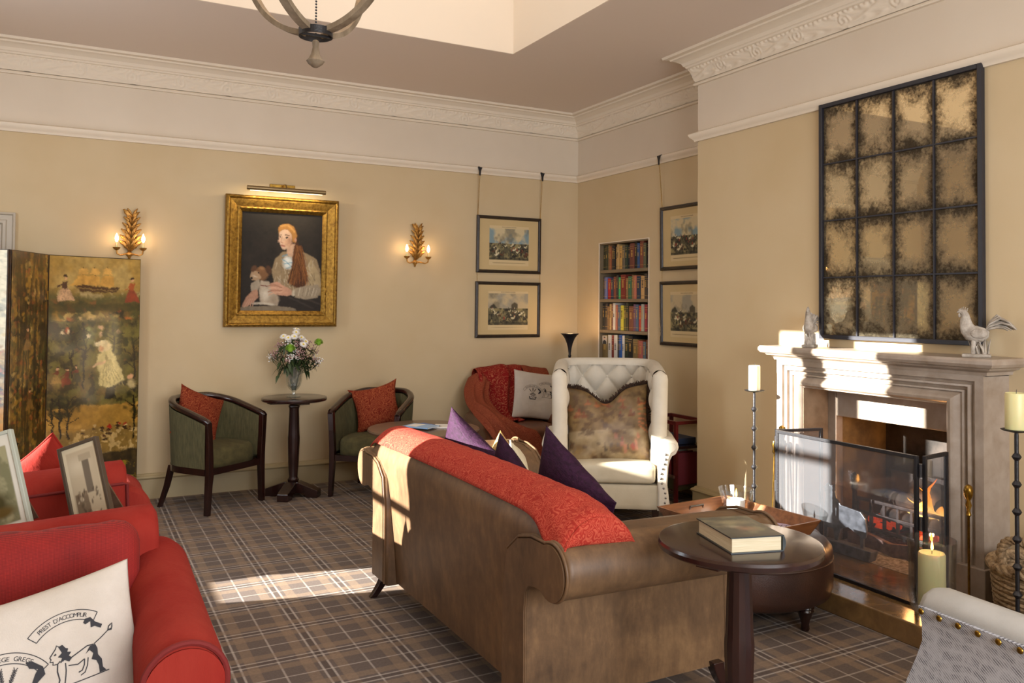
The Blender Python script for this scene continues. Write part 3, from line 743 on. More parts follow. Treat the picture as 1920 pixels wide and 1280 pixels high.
# ---- rooster statues ----
m_rst = mat('bleached_stone', '#b9b0a4', .85, '#8d8376', 30, 5, bump=.8, bscale=110)
def rooster(lb, loc, rz, sc=1.0, dense=False):
    t_ = thing('rooster_statue', lb, 'statue', loc, rz); t_.scale = (sc,)*3
    q = MB().box((-.055, -.032, 0), (.055, .032, .014)); obj('base', q, m_rst, t_, smooth=False, bevel=.004)
    q = MB()   # body as one loft from tail root to beak; x forward
    sec = [(-.045, .115, .008), (-.035, .108, .024), (-.018, .1, .034), (.002, .098, .038), (.02, .105, .037), (.032, .12, .032), (.038, .138, .026), (.040, .155, .021), (.041, .170, .0175), (.043, .182, .016), (.049, .192, .0145), (.058, .196, .010), (.067, .195, .005), (.073, .191, .0015)]
    loops = []
    for i, (x, z, r) in enumerate(sec):
        a = sec[max(i-1, 0)]; c = sec[min(i+1, len(sec)-1)]; dx, dz = c[0]-a[0], c[1]-a[1]; l_ = sqrt(dx*dx+dz*dz); nx, nz = -dz/l_, dx/l_
        loops.append([(x+nx*r*cos(2*pi*j/20)*(1+.05*sin(j*5+i)), r*.8*sin(2*pi*j/20)*(1+.05*cos(j*7+i)), z+nz*r*cos(2*pi*j/20)) for j in range(20)])
    q.loft(loops)
    for s_ in (-1, 1): q.sphere((-.01, s_*.026, .102), (.035, .012, .022), 12, 8)
    obj('body', q, m_rst, t_, angle=4)
    q = MB()
    for k, (dx, h) in enumerate(((-.006, .012), (.002, .017), (.01, .018), (.018, .013), (.024, .008))): q.tube([(.042+dx, 0, .195), (.040+dx, 0, .202+h*.5), (.036+dx, 0, .2+h)], [.006, .005, .001], 6, flat=.5)
    q.sphere((.064, 0, .18), (.005, .003, .010), 8, 6); obj('comb', q, m_rst, t_)
    for k in range(9):
        a = k/8; s_ = (k % 3-1)*.008; hh = .05-.055*a; ll = .07+.028*sin(pi*a)
        P = [(-.035, s_*.3, .115), (-.05, s_, .125+hh*.5), (-.035-ll*.6, s_*1.6, .135+hh*.9), (-.035-ll*.95, s_*2, .13+hh*.6), (-.04-ll*1.12, s_*2, .118+hh*.2)]
        Q = [];
        for i in range(len(P)-1):
            for f in (0, .33, .66): Q.append(tuple(Vector(P[i]).lerp(Vector(P[i+1]), f)))
        Q.append(P[-1]); n_ = len(Q)
        obj('tail_feather', MB().tube(Q, [.004+.006*sin(pi*i/(n_-1))**.7 for i in range(n_)], 8, flat=.55), m_rst, t_)
    q = MB()
    for k in range(16):
        a = rnd.uniform(-.045, .04); y = rnd.uniform(-.018, .018); c = rnd.uniform(-.02, .02); h = rnd.uniform(.045, .075)
        q.tube([(a, y, .012), (a+c*.3, y, .012+h*.5), (a+c, y, .012+h)], [.009, .007, .002], 6, flat=.6)
    q.tube([(.008, .01, .1), (.014, .01, .014)], [.012, .007], 8).tube([(-.004, -.01, .1), (.002, -.01, .014)], [.012, .007], 8)
    obj('grass_tuft', q, m_rst, t_); return t_
rooster('stone rooster statue at the right end of the mantel shelf', (3.79, 2.42, 1.228), radians(122), 1.1)
rooster('stone rooster statue at the left end of the mantel shelf, sunlit', (3.80, 3.43, 1.228), radians(-150), 1.08)
# ================= UPHOLSTERY HELPERS =================
def cushion(name, lb, cat, loc, size, m, R, group=None, T=.15, seed=1, ears=.10, n=40, cv=None, dent=0, fringe=None, piping=None, wr=1.0):
    """pillow in its local XZ plane (face +/-Y); R rotation matrix, loc centre. returns (object, surface function for the -Y face)"""
    w, h = size; off = Vector((seed*3.1, seed*1.7, 0))
    def P(x, y, side):
        k = 1-ears*(1-x*x)*abs(y)**3*0-ears*.5*((1-x*x)*(y**4))
        kx = 1-ears*(1-y*y)*(x**4)*1.0; ky = 1-ears*(1-x*x)*(y**4)*1.0
        px = w/2*x*kx*(1-.0*y); pz = h/2*y*ky
        t = T/2*(max(0, 1-abs(x)**2.3)*max(0, 1-abs(y)**2.3))**.55
        if dent: pz -= dent*h*exp(-(x/.33)**2)*max(0, (y+.2)/1.2)**2; t *= 1-.35*exp(-(x/.22)**2)*max(0, y)
        nz = mnoise.noise(Vector((x*2.2, y*2.2, side*2))+off)*.5+mnoise.noise(Vector((x*6, y*6, side*3))+off)*.2
        fold = .5*mnoise.noise(Vector((atan2(y, x)*3.5, 0, seed*2.0)))*max(0, (x*x+y*y)-.5)
        t = t*(1+.22*nz*wr+.30*fold*wr)
        return Vector((px, side*t, pz))
    q = MB(); vs = []; fs = []; idx = {}
    for side in (-1, 1):
        for i in range(n+1):
            for j in range(n+1):
                if side == 1 and (i in (0, n) or j in (0, n)): idx[(side, i, j)] = idx[(-1, i, j)]; continue
                x = sin((2*i/n-1)*pi/2); y = sin((2*j/n-1)*pi/2); x = .5*x+.5*(2*i/n-1); y = .5*y+.5*(2*j/n-1)
                idx[(side, i, j)] = len(vs); vs.append(P(x, y, side))
        for i in range(n):
            for j in range(n):
                a = (idx[(side, i, j)], idx[(side, i+1, j)], idx[(side, i+1, j+1)], idx[(side, i, j+1)])
                fs.append(a if side == -1 else a[::-1])
    q.add(vs, fs)
    o = obj(name, q, m, angle=4)
    o.matrix_world = Matrix.Translation(loc) @ R.to_4x4()
    setp(o, lb, cat, group)
    if cv is not None:
        ca = o.data.color_attributes.new('Col', 'FLOAT_COLOR', 'POINT')
        for k, v in enumerate(vs):
            u_ = min(.999, max(0, v.x/w+.5)); v_ = min(.999, max(0, .5-v.z/h)); c = cv.a[int(v_*cv.h), int(u_*cv.w)]; ca.data[k].color = (*c, 1)
    if piping:
        pts = []
        for a in range(4):
            for k in range(14):
                s_ = -1+2*k/14
                x, y = ((s_, -1), (1, s_), (-s_, 1), (-1, -s_))[a]; pts.append(P(x, y, 1))
        pts.append(pts[0]); obj('piping', MB().tube(pts, .0045, 8), piping, o, angle=4)
    return o, P
def RM(facing, lean=0, roll=0):
    """cushion orientation: its -Y face looks along 'facing' (azimuth, radians from -Y towards +X), leaning back, rolled in its plane"""
    return Matrix.Rotation(facing, 3, 'Z') @ Matrix.Rotation(-lean, 3, 'X') @ Matrix.Rotation(roll, 3, 'Y')

# paisley / damask woven cloth
def paisley(name, c1, c2, scale=9, mixlo=.45, mixhi=.6, rough=.9, c3=None):
    m, t, b = newmat(name); co = t.add('ShaderNodeTexCoord').outputs['Object']
    n0 = t.n.new('ShaderNodeTexNoise'); n0.inputs['Scale'].default_value = scale*.8; n0.inputs['Detail'].default_value = 1; t.link(co, n0.inputs[0])
    v = t.n.new('ShaderNodeTexVoronoi'); v.inputs['Scale'].default_value = scale; v.feature = 'F1'
    mv = t.n.new('ShaderNodeVectorMath'); mv.operation = 'ADD'; sc = t.n.new('ShaderNodeVectorMath'); sc.operation = 'SCALE'; sc.inputs[3].default_value = .12
    t.link(n0.outputs['Color'], sc.inputs[0]); t.link(co, mv.inputs[0]); t.link(sc.outputs[0], mv.inputs[1]); t.link(mv.outputs[0], v.inputs['Vector'])
    rings = t.math('SINE', t.math('MULTIPLY', v.outputs['Distance'], 26.0)); nn = t.noise(mv.outputs[0], scale*7, 3)
    f = t.math('ADD', t.math('MULTIPLY', rings, .28), nn)
    cr = t.ramp(f, [(mixlo, lin(c1)), (mixhi, lin(c2))]); 
    fib = t.noise(co, 500, 2); t.link(t.mix(.35, cr, fib, 'OVERLAY'), b.inputs['Base Color']); b.inputs['Roughness'].default_value = rough; b.inputs['Specular IOR Level'].default_value = .2
    bn = t.add('ShaderNodeBump', i_Strength=.5, i_Distance=.003); t.link(t.math('ADD', f, fib), bn.inputs[2]); t.link(bn.outputs[0], b.inputs['Normal']); return m
m_throw = paisley('red_throw_cloth', '#94291f', '#b9553f', 26, .35, .95)
m_throw2 = paisley('rust_paisley_cloth', '#74301f', '#9a5538', 34, .35, .9)
m_rustc = paisley('rust_cushion_cloth', '#6c2112', '#97502f', 24, .40, .80)
m_redleaf = paisley('red_leaf_cloth', '#7d1715', '#b06a4c', 16, .62, .9)
# leather
m, t, b = newmat('brown_suede_leather'); co = t.add('ShaderNodeTexCoord').outputs['Object']
n1 = t.noise(co, 3.5, 6, .65, .5); n2 = t.noise(t.mapping(co, (1, 1, .35)), 30, 5, .7); vv = t.n.new('ShaderNodeTexVoronoi'); vv.inputs['Scale'].default_value = 260; t.link(co, vv.inputs[0])
c = t.ramp(t.math('ADD', t.math('MULTIPLY', n1, .6), t.math('MULTIPLY', n2, .4)), [(.33, lin('#4a3726')), (.52, lin('#694f36')), (.7, lin('#866746'))])
t.link(c, b.inputs['Base Color']); b.inputs['Roughness'].default_value = .48; b.inputs['Specular IOR Level'].default_value = .4
bn = t.add('ShaderNodeBump', i_Strength=.25, i_Distance=.002); t.link(t.math('ADD', vv.outputs[0], n2), bn.inputs[2]); t.link(bn.outputs[0], b.inputs['Normal']); m_leather = m
m_dleather = mat('dark_chestnut_leather', '#2b1811', .45, '#402417', 5, 6, .35, .7, bump=.25, bscale=200, coat=.15)
m_bleather = mat('oxblood_leather', '#54301f', .35, '#6d412c', 5, 5, bump=.2, bscale=200)
m_purple = mat('purple_ribbed_velvet', '#220a1e', .75, '#331430', 40, bump=.8, bscale=70, spec=.2, stretch=(1, 1, 3))
m_cream = mat('cream_satin', '#d8ceb4', .5, '#cbbf9f', 8, bump=.1)
m_gold = paisley('gold_damask', '#b58d4f', '#d8b981', 20, .4, .6, .5)

# ================= LEATHER SOFA =================
sf = thing('leather_sofa', 'brown leather two-seat sofa with rolled arms and a red throw along its back', 'sofa', (1.78, 3.12, 0))
Y0, Y1 = 2.2, 4.02
def back_top(y):
    u = (y-Y0)/(Y1-Y0)
    return .828 + .012*sin(pi*min(1, max(0, u))) - .03*max(0, 1-u/.09)**2 - .05*max(0, (u-.95)/.05)**2
def back_prof(y, grow=0, n=26):
    zt_ = back_top(y); P = [(1.378, .14), (1.366, .3), (1.352, .45), (1.342, .6), (1.336, .72)]
    cx, r, cz = 1.46, .128, zt_-.128
    P = [(x, z*1.0) for x, z in P]; P[-1] = (1.335, min(.72, cz-.05))
    for k in range(n): a = pi*1.02-(pi*1.25)*k/(n-1); P.append((cx+r*cos(a), cz+r*sin(a)))
    P += [(1.585, .6), (1.62, .45), (1.64, .3), (1.64, .14)]
    return P
q = MB(); ys = [Y0, Y0+.004, Y0+.012, Y0+.03]+[Y0+.06+(Y1-Y0-.1)*k/26 for k in range(27)]+[Y1-.015, Y1]
loops = []
for i, y in enumerate(ys):
    P = back_prof(y); s_ = {0: .93, 1: .965, 2: .99}.get(i, 1); s_ = {len(ys)-1: .93, len(ys)-2: .985}.get(i, s_)
    def ysh(z): k = min(1, max(0, (.70-z)/.08)); return y+(max(0, 2.385-y)-max(0, y-3.865))*k*k*(3-2*k)
    cx = 1.49; cz = .5; loops.append([(cx+(x-cx)*s_, ysh(z), cz+(z-cz)*(1-(1-s_)*.5)) for x, z in P])
q.loft(loops); obj('backrest', L(q, sf), m_leather, sf, angle=1.2)
def arm_prof(sgn, n=22):
    # (offset outward from stem outer face, z)
    P = [(.0, .13), (.0, .3), (-.003, .46), (.005, .53), (.03, .558), (.07, .566)]
    cx, cz, r = .172, .640, .092
    for k in range(n): a = radians(222)+radians(268)*0-0; a = radians(-110)-0; break
    for k in range(n):
        a = radians(-128)+radians(245)*k/(n-1); P.append((cx+r*cos(a), cz+r*sin(a)))
    P += [(.04, .722), (-.05, .70), (-.13, .64), (-.155, .5), (-.16, .3), (-.16, .13)]
    return P
def sofa_arm(yo, sgn):
    q = MB(); P = arm_prof(sgn); loops = []
    for x, s_ in ((1.322, .965), (1.328, .99), (1.34, 1), (1.6, 1), (1.9, 1), (2.15, 1), (2.185, .99), (2.195, .955)):
        c = (.03, .45); loops.append([(x, yo+sgn*(c[0]+(d-c[0])*s_), c[1]+(z-c[1])*s_ - .018*max(0, (x-1.4)/.8)*(z > .5)) for d, z in P])
    q.loft(loops if sgn < 0 else [l[::-1] for l in loops]); o = obj('arm', L(q, sf), m_leather, sf, angle=1.2)
    for xx, dirx in ((1.316, -1), (2.2, 1)):
        q = MB(); pts = []
        for d, z in P:
            c = (.03, .45); pts.append((xx+.004*dirx*-1, yo+sgn*(c[0]+(d-c[0])*.965), c[1]+(z-c[1])*.965))
        q.tube(pts, .0055, 8)
        # raised scroll panel
        q.loft([[(xx+dirx*.004, yo+sgn*(.03+(d-.03)*.93), .45+(z-.45)*.94) for d, z in P], [(xx-dirx*.03, yo+sgn*(.03+(d-.03)*.93), .45+(z-.45)*.94) for d, z in P]])
        obj('scroll_panel', L(q, sf), m_leather, o, angle=.9)
sofa_arm(2.365, -1); sofa_arm(3.885, 1)
q = MB().rbox((1.86, 3.125, .21), (.62, 1.5, .15), .02); obj('seat_frame', L(q, sf), m_leather, sf)
for y in (2.86, 3.39):
    q = MB().rbox((1.90, y, .365), (.62, .525, .17), .05, 12, puff=.02); obj('seat_cushion', L(q, sf), m_leather, sf)
for (x, y, sx, sy) in ((1.42, 3.96, -1, .4), (1.42, 2.30, -1, -.4), (2.12, 2.36, 1, -.3), (2.12, 3.88, 1, .3)):
    q = MB(); q.loft([[(x+sx*.075*(1-k/5)**1.6*1.0+a*(.016+.008*k/5), y+sy*.03*(1-k/5)+b_*(.016+.008*k/5), .15*k/5) for a, b_ in ((-1, -1), (1, -1), (1, 1), (-1, 1))] for k in range(6)])
    obj('leg', L(q, sf), m_dark, sf, bevel=.003)
# throw laid over the back: offset of the back profile, hanging over the near end
def throw_pt(u, v):
    y = Y0-.05+(Y1-Y0+.04)*u; yy = max(Y0+.02, min(Y1-.02, y)); zt_ = back_top(yy); cx, r, cz = 1.46, .137, zt_-.128
    s0 = -.02+.01*sin(u*9)+.012*mnoise.noise(Vector((u*8, 0, 3)))
    s0 += -.055*exp(-((u)/.05)**2)
    s_ = v
    a0 = pi*1.04 - s0*0; drop0 = .045*(1-0)+.0; 
    Ltop = r*pi*1.15; Ld0 = .060; Ld1 = .12; tot = Ld0+Ltop+Ld1; D0 = .045+.085*(1-exp(-((u)/.07)**2)); lim = Ld0+Ltop*(1-.16*exp(-(u/.10)**2))+Ld1*(1-exp(-(u/.14)**4)); d = D0+s_*(lim-D0)-.015*0
    if d < Ld0: p = Vector((cx-r-.004, 0, cz-(Ld0-d)))
    elif d < Ld0+Ltop: a = pi-(d-Ld0)/r; p = Vector((cx+r*cos(a), 0, cz+r*sin(a)))
    else: a = pi-Ltop/r; e_ = d-Ld0-Ltop; p = Vector((cx+r*cos(a)+e_*.18, 0, cz+r*sin(a)-e_))
    bump_ = .004*mnoise.noise(Vector((u*30, v*6, 1)))+.003*sin(v*40+u*8)*.3
    c = Vector((cx, 0, cz)); dr_ = (p-c); dr_ = dr_.normalized() if dr_.length > 0 else Vector((0, 0, 1)); p += dr_*(bump_+.003)
    # fall over the end
    over = Y0-y
    if over > -.02:
        f = min(1, (over+.02)/.07); p.z = p.z-.02*f*f; p.x += 0
    p.y = y
    return p
def throw_end(u, v):
    # flap hanging down outside the near end of the back
    p = throw_pt(0, v); zl = .712+.008*sin(v*5); q_ = Vector((p.x, p.y-.008*sin(pi*u)-.004*u, p.z-u*max(0, p.z-zl)))
    return q_
q = MB().grid(throw_pt, 120, 40); 
th = obj('throw', q, m_throw, angle=4, solid=.006); setp(th, 'red patterned throw laid along the back of the brown leather sofa', 'throw')
q = MB().grid(throw_end, 12, 40); q2 = obj('hanging_end', q, m_throw, th, angle=4, solid=.006)

# purple, gold and cream scatter cushions leaning on the inside of its back
cushion('scatter_cushion', 'dark purple ribbed cushion nearest the armrest on the leather sofa', 'cushion', (1.76, 2.79, .64), (.50, .50), m_purple, RM(radians(90), .16, radians(-27)), T=.15, seed=3, ears=.12)
cushion('scatter_cushion', 'purple ribbed cushion catching the sun at the far end of the leather sofa', 'cushion', (1.74, 3.70, .65), (.45, .45), m_purple, RM(radians(100), .14, radians(-27)), T=.15, seed=4, ears=.12)
cushion('scatter_cushion', 'small dark purple cushion peeking over the middle of the leather sofa back', 'cushion', (1.73, 3.22, .62), (.40, .40), m_purple, RM(radians(90), .14, radians(-33)), T=.12, seed=5, ears=.12)
cushion('scatter_cushion', 'gold damask cushion behind the cream one on the leather sofa', 'cushion', (2.02, 3.86, .57), (.44, .38), m_gold, RM(radians(60), .16, radians(-3)), T=.13, seed=6)
cushion('scatter_cushion', 'plain cream satin cushion with a raised corner on the leather sofa', 'cushion', (1.96, 3.60, .60), (.36, .36), m_cream, RM(radians(62), .18, radians(12)), T=.12, seed=8, ears=.16, piping=m_cream)

# ================= OTTOMAN, TRAY =================
ot = thing('leather_ottoman', 'round buttoned dark brown leather ottoman between sofa and hearth', 'ottoman', (2.90, 3.02, 0))
q = MB(); n = 72; prof_ = [(.0, .105), (.30, .10), (.36, .105), (.392, .125), (.402, .16), (.402, .26), (.398, .29), (.400, .31), (.395, .335), (.37, .365), (.33, .382), (.25, .39), (.16, .392), (.08, .39), (.0005, .388)]
loops = []
for r, z in prof_:
    Lp = []
    for j in range(n):
        a = 2*pi*j/n; rr = r
        if z > .3: f = abs(sin(a*6)); rr = r; zz = z+.012*(f**.5-.8)*(r/.4)
        else: zz = z
        if .29 < z < .345: rr = r*(1+.02*(abs(sin(a*6))**.5-.8))
        Lp.append((rr*cos(a), rr*sin(a), zz))
    loops.append(Lp)
q.loft(loops); obj('padded_drum', q, m_dleather, ot, angle=4)
q = MB().tube([(.400*cos(2*pi*j/48), .400*sin(2*pi*j/48), .292) for j in range(49)], .005, 6); obj('piping', q, m_dleather, ot)
for a in range(4):
    an = radians(-82+90*a); q = MB().lathe([(.016, 0), (.02, .01), (.017, .03), (.022, .05), (.028, .065), (.033, .08), (.038, .09), (.034, .098), (.040, .104), (.036, .112), (.0, .112)], (.335*cos(an), .335*sin(an), 0), 20)
    obj('foot', q, m_dark, ot)
m_traywood = mat('oak_tray', '#8f5a33', .35, '#6f4222', 5, 5, stretch=(1, 8, 8), bump=.05, coat=.2)
tr = thing('serving_tray', 'square wooden serving tray with flared sides and metal handles on the ottoman', 'tray', (2.83, 3.00, .40), radians(4))
tw, tl, fl_, hh = .21, .26, .035, .07
q = MB().box((-tw, -tl, 0), (tw, tl, .008)); obj('tray_base', q, m_traywood, tr, smooth=False)
for (ax, s_) in (('x', -1), ('x', 1), ('y', -1), ('y', 1)):
    q = MB(); th_ = .010
    if ax == 'x': A = [(s_*tw, -tl, 0), (s_*tw, tl, 0), (s_*(tw+fl_), tl+fl_, hh), (s_*(tw+fl_), -tl-fl_, hh)]; nrm = (-s_*th_, 0)
    else: A = [(-tw, s_*tl, 0), (tw, s_*tl, 0), (tw+fl_, s_*(tl+fl_), hh), (-tw-fl_, s_*(tl+fl_), hh)]; nrm = (0, -s_*th_)
    q.loft([[Vector(p) for p in A], [Vector(p)+Vector((nrm[0], nrm[1], 0)) for p in A]]); obj('tray_side', q, m_traywood, tr, smooth=False, bevel=.002)
m_pewter = mat('pewter', '#8a8783', .3, metal=1)
for s_ in (-1, 1):
    q = MB().tube([(-.045, s_*(tl+.012), .03), (-.045, s_*(tl+.005), .05), (.045, s_*(tl+.005), .05), (.045, s_*(tl+.012), .03)], .005, 8).box((-.05, s_*(tl+.014)-.003, .022), (.05, s_*(tl+.014)+.003, .036)); obj('handle', q, m_pewter, tr)
m_paper = mat('paper', '#e9e6df', .6)
m_ink = mat('printed_ink', '#1c1c22', .6)
def magazine(lb, loc, rz, w, l, h, cover, title=None, bands=(), grp=None, name='magazine', cat='magazine'):
    t_ = thing(name, lb, cat, loc, rz, grp)
    q = MB().box((-w/2+.003, -l/2+.003, .0005), (w/2-.003, l/2-.003, h)); obj('pages', q, m_paper, t_, smooth=False)
    q = MB().box((-w/2, -l/2, h), (w/2, l/2, h+.0012)); q.box((-w/2, -l/2, 0), (w/2, l/2, .0006)); q.box((-w/2-.0008, -l/2, 0), (-w/2, l/2, h+.0012)); obj('cover', q, cover, t_, smooth=False)
    for (x0, y0, x1, y1, mm) in bands: obj('cover_picture', MB().box((x0*w, y0*l, h+.0012), (x1*w, y1*l, h+.0018)), mm, t_, smooth=False)
    if title: obj('cover_title', text_flat(MB(), title[0], title[1], lambda x, y: (x, l*title[2]+y, h+.0022)), m_ink, t_, smooth=False)
    return t_
m_blue = mat('blue_print', '#2a5aa8', .35); m_white = mat('white_print', '#eceae6', .35); m_lblue = mat('light_blue_print', '#8fb4dd', .35); m_lilac = mat('lilac_print', '#c3b3c9', .4); m_green_p = mat('green_print', '#5d7a4a', .4)
grp = 'magazines on the serving tray'
magazine('white and blue magazine in the far corner of the serving tray', (2.76, 3.13, .409), radians(20), .17, .23, .006, m_white, bands=((-.5, -.5, -.2, .5, m_blue), (-.1, .1, .3, .4, m_lblue)), grp=grp)
magazine('open white magazine lying across the middle of the tray', (2.85, 3.00, .417), radians(-50), .18, .24, .008, m_white, bands=((-.4, -.4, .4, -.1, m_white), (-.4, .25, .1, .3, m_blue)), grp=grp)
magazine('pale lilac magazine with black title at the near corner of the tray', (2.93, 2.86, .409), radians(-62), .19, .24, .006, m_lilac, title=('COUNTRY', .045, .25), bands=((-.4, -.4, .4, .1, m_green_p),), grp=grp)
pen = obj('pen', MB().tube([(-.06, 0, 0), (.06, 0, 0), (.068, 0, 0)], [.004, .004, .001], 8), m_black); pen.location = (2.95, 3.02, .432); pen.rotation_euler = (0, 0, radians(-55)); setp(pen, 'black pen lying on the magazines in the tray', 'pen')
hurricane('glass_bowl', 'clear glass bowl shade with a lit white candle at the back of the ottoman tray', (2.985, 3.17, .409), .075, .13, False, .04, .08, 1.12)['category'] = 'glass bowl'
pillar('pillar_candle', 'short white candle inside the glass bowl on the tray', (2.985, 3.17, .4225), .045, .065, True, 0, mat('white_wax', '#f2efe6', .4))

# ================= ROUND PEDESTAL TABLES =================
def pedestal(lb, loc, rz):
    t_ = thing('pedestal_table', lb, 'table', loc, rz)
    q = MB().lathe([(0, .722), (.236, .722), (.243, .727), (.244, .74), (.240, .748), (.232, .750), (0, .750)], (0, 0, 0), 64); obj('tabletop', q, m_dark, t_, angle=.5)
    q = MB()
    for k in range(4):
        a = k*pi/2; M = Matrix.Rotation(a, 3, 'Z'); q.add([M @ Vector(p) for p in [(-.05, -.035, .697), (.2, -.035, .707), (.2, .035, .707), (-.05, .035, .697), (-.05, -.035, .722), (.2, -.035, .722), (.2, .035, .722), (-.05, .035, .722)]], [(0, 3, 2, 1), (4, 5, 6, 7), (0, 1, 5, 4), (1, 2, 6, 5), (2, 3, 7, 6), (3, 0, 4, 7)])
    obj('cleat', q, m_dark, t_, smooth=False)
    q = MB().lathe([(.036, .11), (.041, .118), (.043, .128), (.036, .136), (.033, .15), (.040, .26), (.0455, .44), (.0425, .47), (.0365, .655), (.038, .667), (.043, .676), (.041, .686), (.034, .69), (.046, .7), (.05, .722)], (0, 0, 0), 14); obj('column', q, m_dark, t_, angle=.35)
    for k in range(4):
        a = k*pi/2+pi/4; M = Matrix.Rotation(a, 3, 'Z')
        pl = [(.0, .03), (.0, .11), (.05, .112), (.19, .062), (.205, .055), (.205, .0), (.12, .0), (.10, .03)]
        q = MB().loft([[M @ Vector((x, s_*.042, z)) for x, z in pl] for s_ in (-1, 1)]); obj('foot', q, m_dark, t_, smooth=False, bevel=.004)
    return t_
pt = pedestal('dark round pedestal table in the foreground beside the arm of the leather sofa', (1.797, 1.893, 0), radians(20))
p2 = pedestal('dark round pedestal table under the oil portrait between two tub chairs', (1.505, 6.33, 0), radians(10))
# hardback on the near table
hb = thing('hardback_book', 'thick hardback with a dark landscape jacket on the foreground pedestal table', 'book', (1.778, 1.875, .7505), radians(-15.5))
bw, bl, bh = .165, .222, .046
q = MB().box((-bw/2+.004, -bl/2+.004, .003), (bw/2-.006, bl/2-.004, bh-.003)); 
m_pages = mat('page_block', '#d6c9ac', .8, '#bfb08e', 10, 3, stretch=(1, 1, 60)); obj('page_block', q, m_pages, hb, smooth=False)
cvb = Canvas(60, 80, '#3b3f3c', 1.33, 5); f_ = cvb.fbm(4, 4)
cvb.put(np.clip((f_-.45)*4, 0, 1), '#6d6a55').blob(.5, .3, .45, .2, '#8c8468', 0, .9, .8, .6).blob(.55, .62, .25, .2, '#8e5b4a', .4, .9, .7, .6).blob(.4, .5, .2, .14, '#a8a089', .2, .9, .6, .5).put(np.clip((cvb.Y-.78)*8, 0, 1), '#2a2f33')
m_cover = paintmat('book_jacket', .28, .3)
picture('front_cover', cvb, lambda u, v: (-bw/2-.002+(bw+.002)*u, -bl/2-.002+(bl+.004)*v, bh+.0005), m_cover, hb)
m_jack = mat('dark_jacket', '#2b3234', .35)
q = MB().box((-bw/2-.002, -bl/2-.002, bh-.003), (bw/2, bl/2+.002, bh)); q.box((-bw/2-.002, -bl/2-.002, 0), (bw/2, bl/2+.002, .003))
q.loft([[(bw/2+.007*sin(pi*k/8)-.001, s_*(bl/2+.002), bh*k/8) for k in range(9)]+[(bw/2-.004, s_*(bl/2+.002), bh), (bw/2-.004, s_*(bl/2+.002), 0)] for s_ in (-1, 1)]); obj('binding', q, m_jack, hb, smooth=False)

# ================= WING CHAIR =================
m_linen = mat('ivory_linen', '#cfc7b8', .85, '#c4bbaa', 5, bump=.2, bscale=250, weave=0)
m_seatlinen = mat('ivory_linen_seat', '#bfb49c', .8, '#b3a78e', 5, bump=.15, bscale=250)
wc = thing('wing_chair', 'cream buttoned wing chair with studded arms in front of the book niche', 'armchair', (3.33, 4.80, 0), radians(-33))
# U-shaped wrap: param s in [-1,1] across; inner face tufted
def upath(s_, off=0):
    hw, db, rr = .335-off, .27-off, .15
    Lw = .40; Lc = rr*pi/2; Lb = 2*(hw-rr); tot = 2*(Lw+Lc)+Lb; d = (s_+1)/2*tot
    yf = db-rr-Lw
    if d < Lw: return Vector((-hw, yf+d)), Vector((1, 0)), d
    d2 = d-Lw
    if d2 < Lc: a = pi-d2/rr; c = Vector((-hw+rr, db-rr)); v = Vector((cos(a), sin(a))); return c+v*rr, -v, d
    d3 = d2-Lc
    if d3 < Lb: return Vector((-hw+rr+d3, db)), Vector((0, -1)), d
    d4 = d3-Lb
    if d4 < Lc: a = pi/2-d4/rr; c = Vector((hw-rr, db-rr)); v = Vector((cos(a), sin(a))); return c+v*rr, -v, d
    return Vector((hw, db-rr-(d4-Lc))), Vector((-1, 0)), d
TOT = 2*(.40+.15*pi/2)+2*(.335-.15)
def wc_top(s_): return 1.055+.025*cos(s_*pi*.5)-.02*abs(s_)**6
def inner(u, v):
    s_ = u*2-1; p, nn, d = upath(s_); z = .40+(wc_top(s_)-.05-.40)*v
    a = (d-TOT/2)/.090; b_ = (z-.945)/.115; f = abs(sin(pi*(a+b_)/1.0*.5*2*.5))*1.0
    g1 = abs(sin(pi*.5*(a+b_*1.0)*1.0)); g2 = abs(sin(pi*.5*(a-b_)))
    tuft = (g1*g2)**.42 if z > .5 else 1
    ew = min(1, (1-abs(s_))/.10); tuft = tuft*ew+.6*(1-ew)
    th_ = .018+.048*tuft
    fl = 1-.25*(1-v)
    q_ = p+nn*th_; y = q_.y+.05*(v)*0-.02*(1-v)*0+.05*(v-.5)*(1 if abs(s_) < .6 else .3)
    return (q_.x*(.97+.03*v), y, z)
q = MB().grid(inner, 240, 110); obj('buttoned_backrest', q, m_linen, wc, angle=4)
def outer(u, v):
    s_ = u*2-1; p, nn, d = upath(s_, -.0)
    z0, z1 = .12, wc_top(s_)
    k = v
    if k < .55: z = z0+(z1-.05-z0)*(k/.55); off = -.045
    else:
        a = pi*(k-.55)/.45; off = -.045*cos(a)+.0*1+.0; z = z1-.05+.05*sin(a); off = -.045*cos(a)+.004*(1-cos(a))
    q_ = p+nn*off; vv = (z-.40)/.6
    return (q_.x*(.97+.03*min(1, max(0, vv))), q_.y+.05*(min(1.05, max(0, vv))-.5)*(1 if abs(s_) < .6 else .3), z)
q = MB().grid(outer, 90, 34)
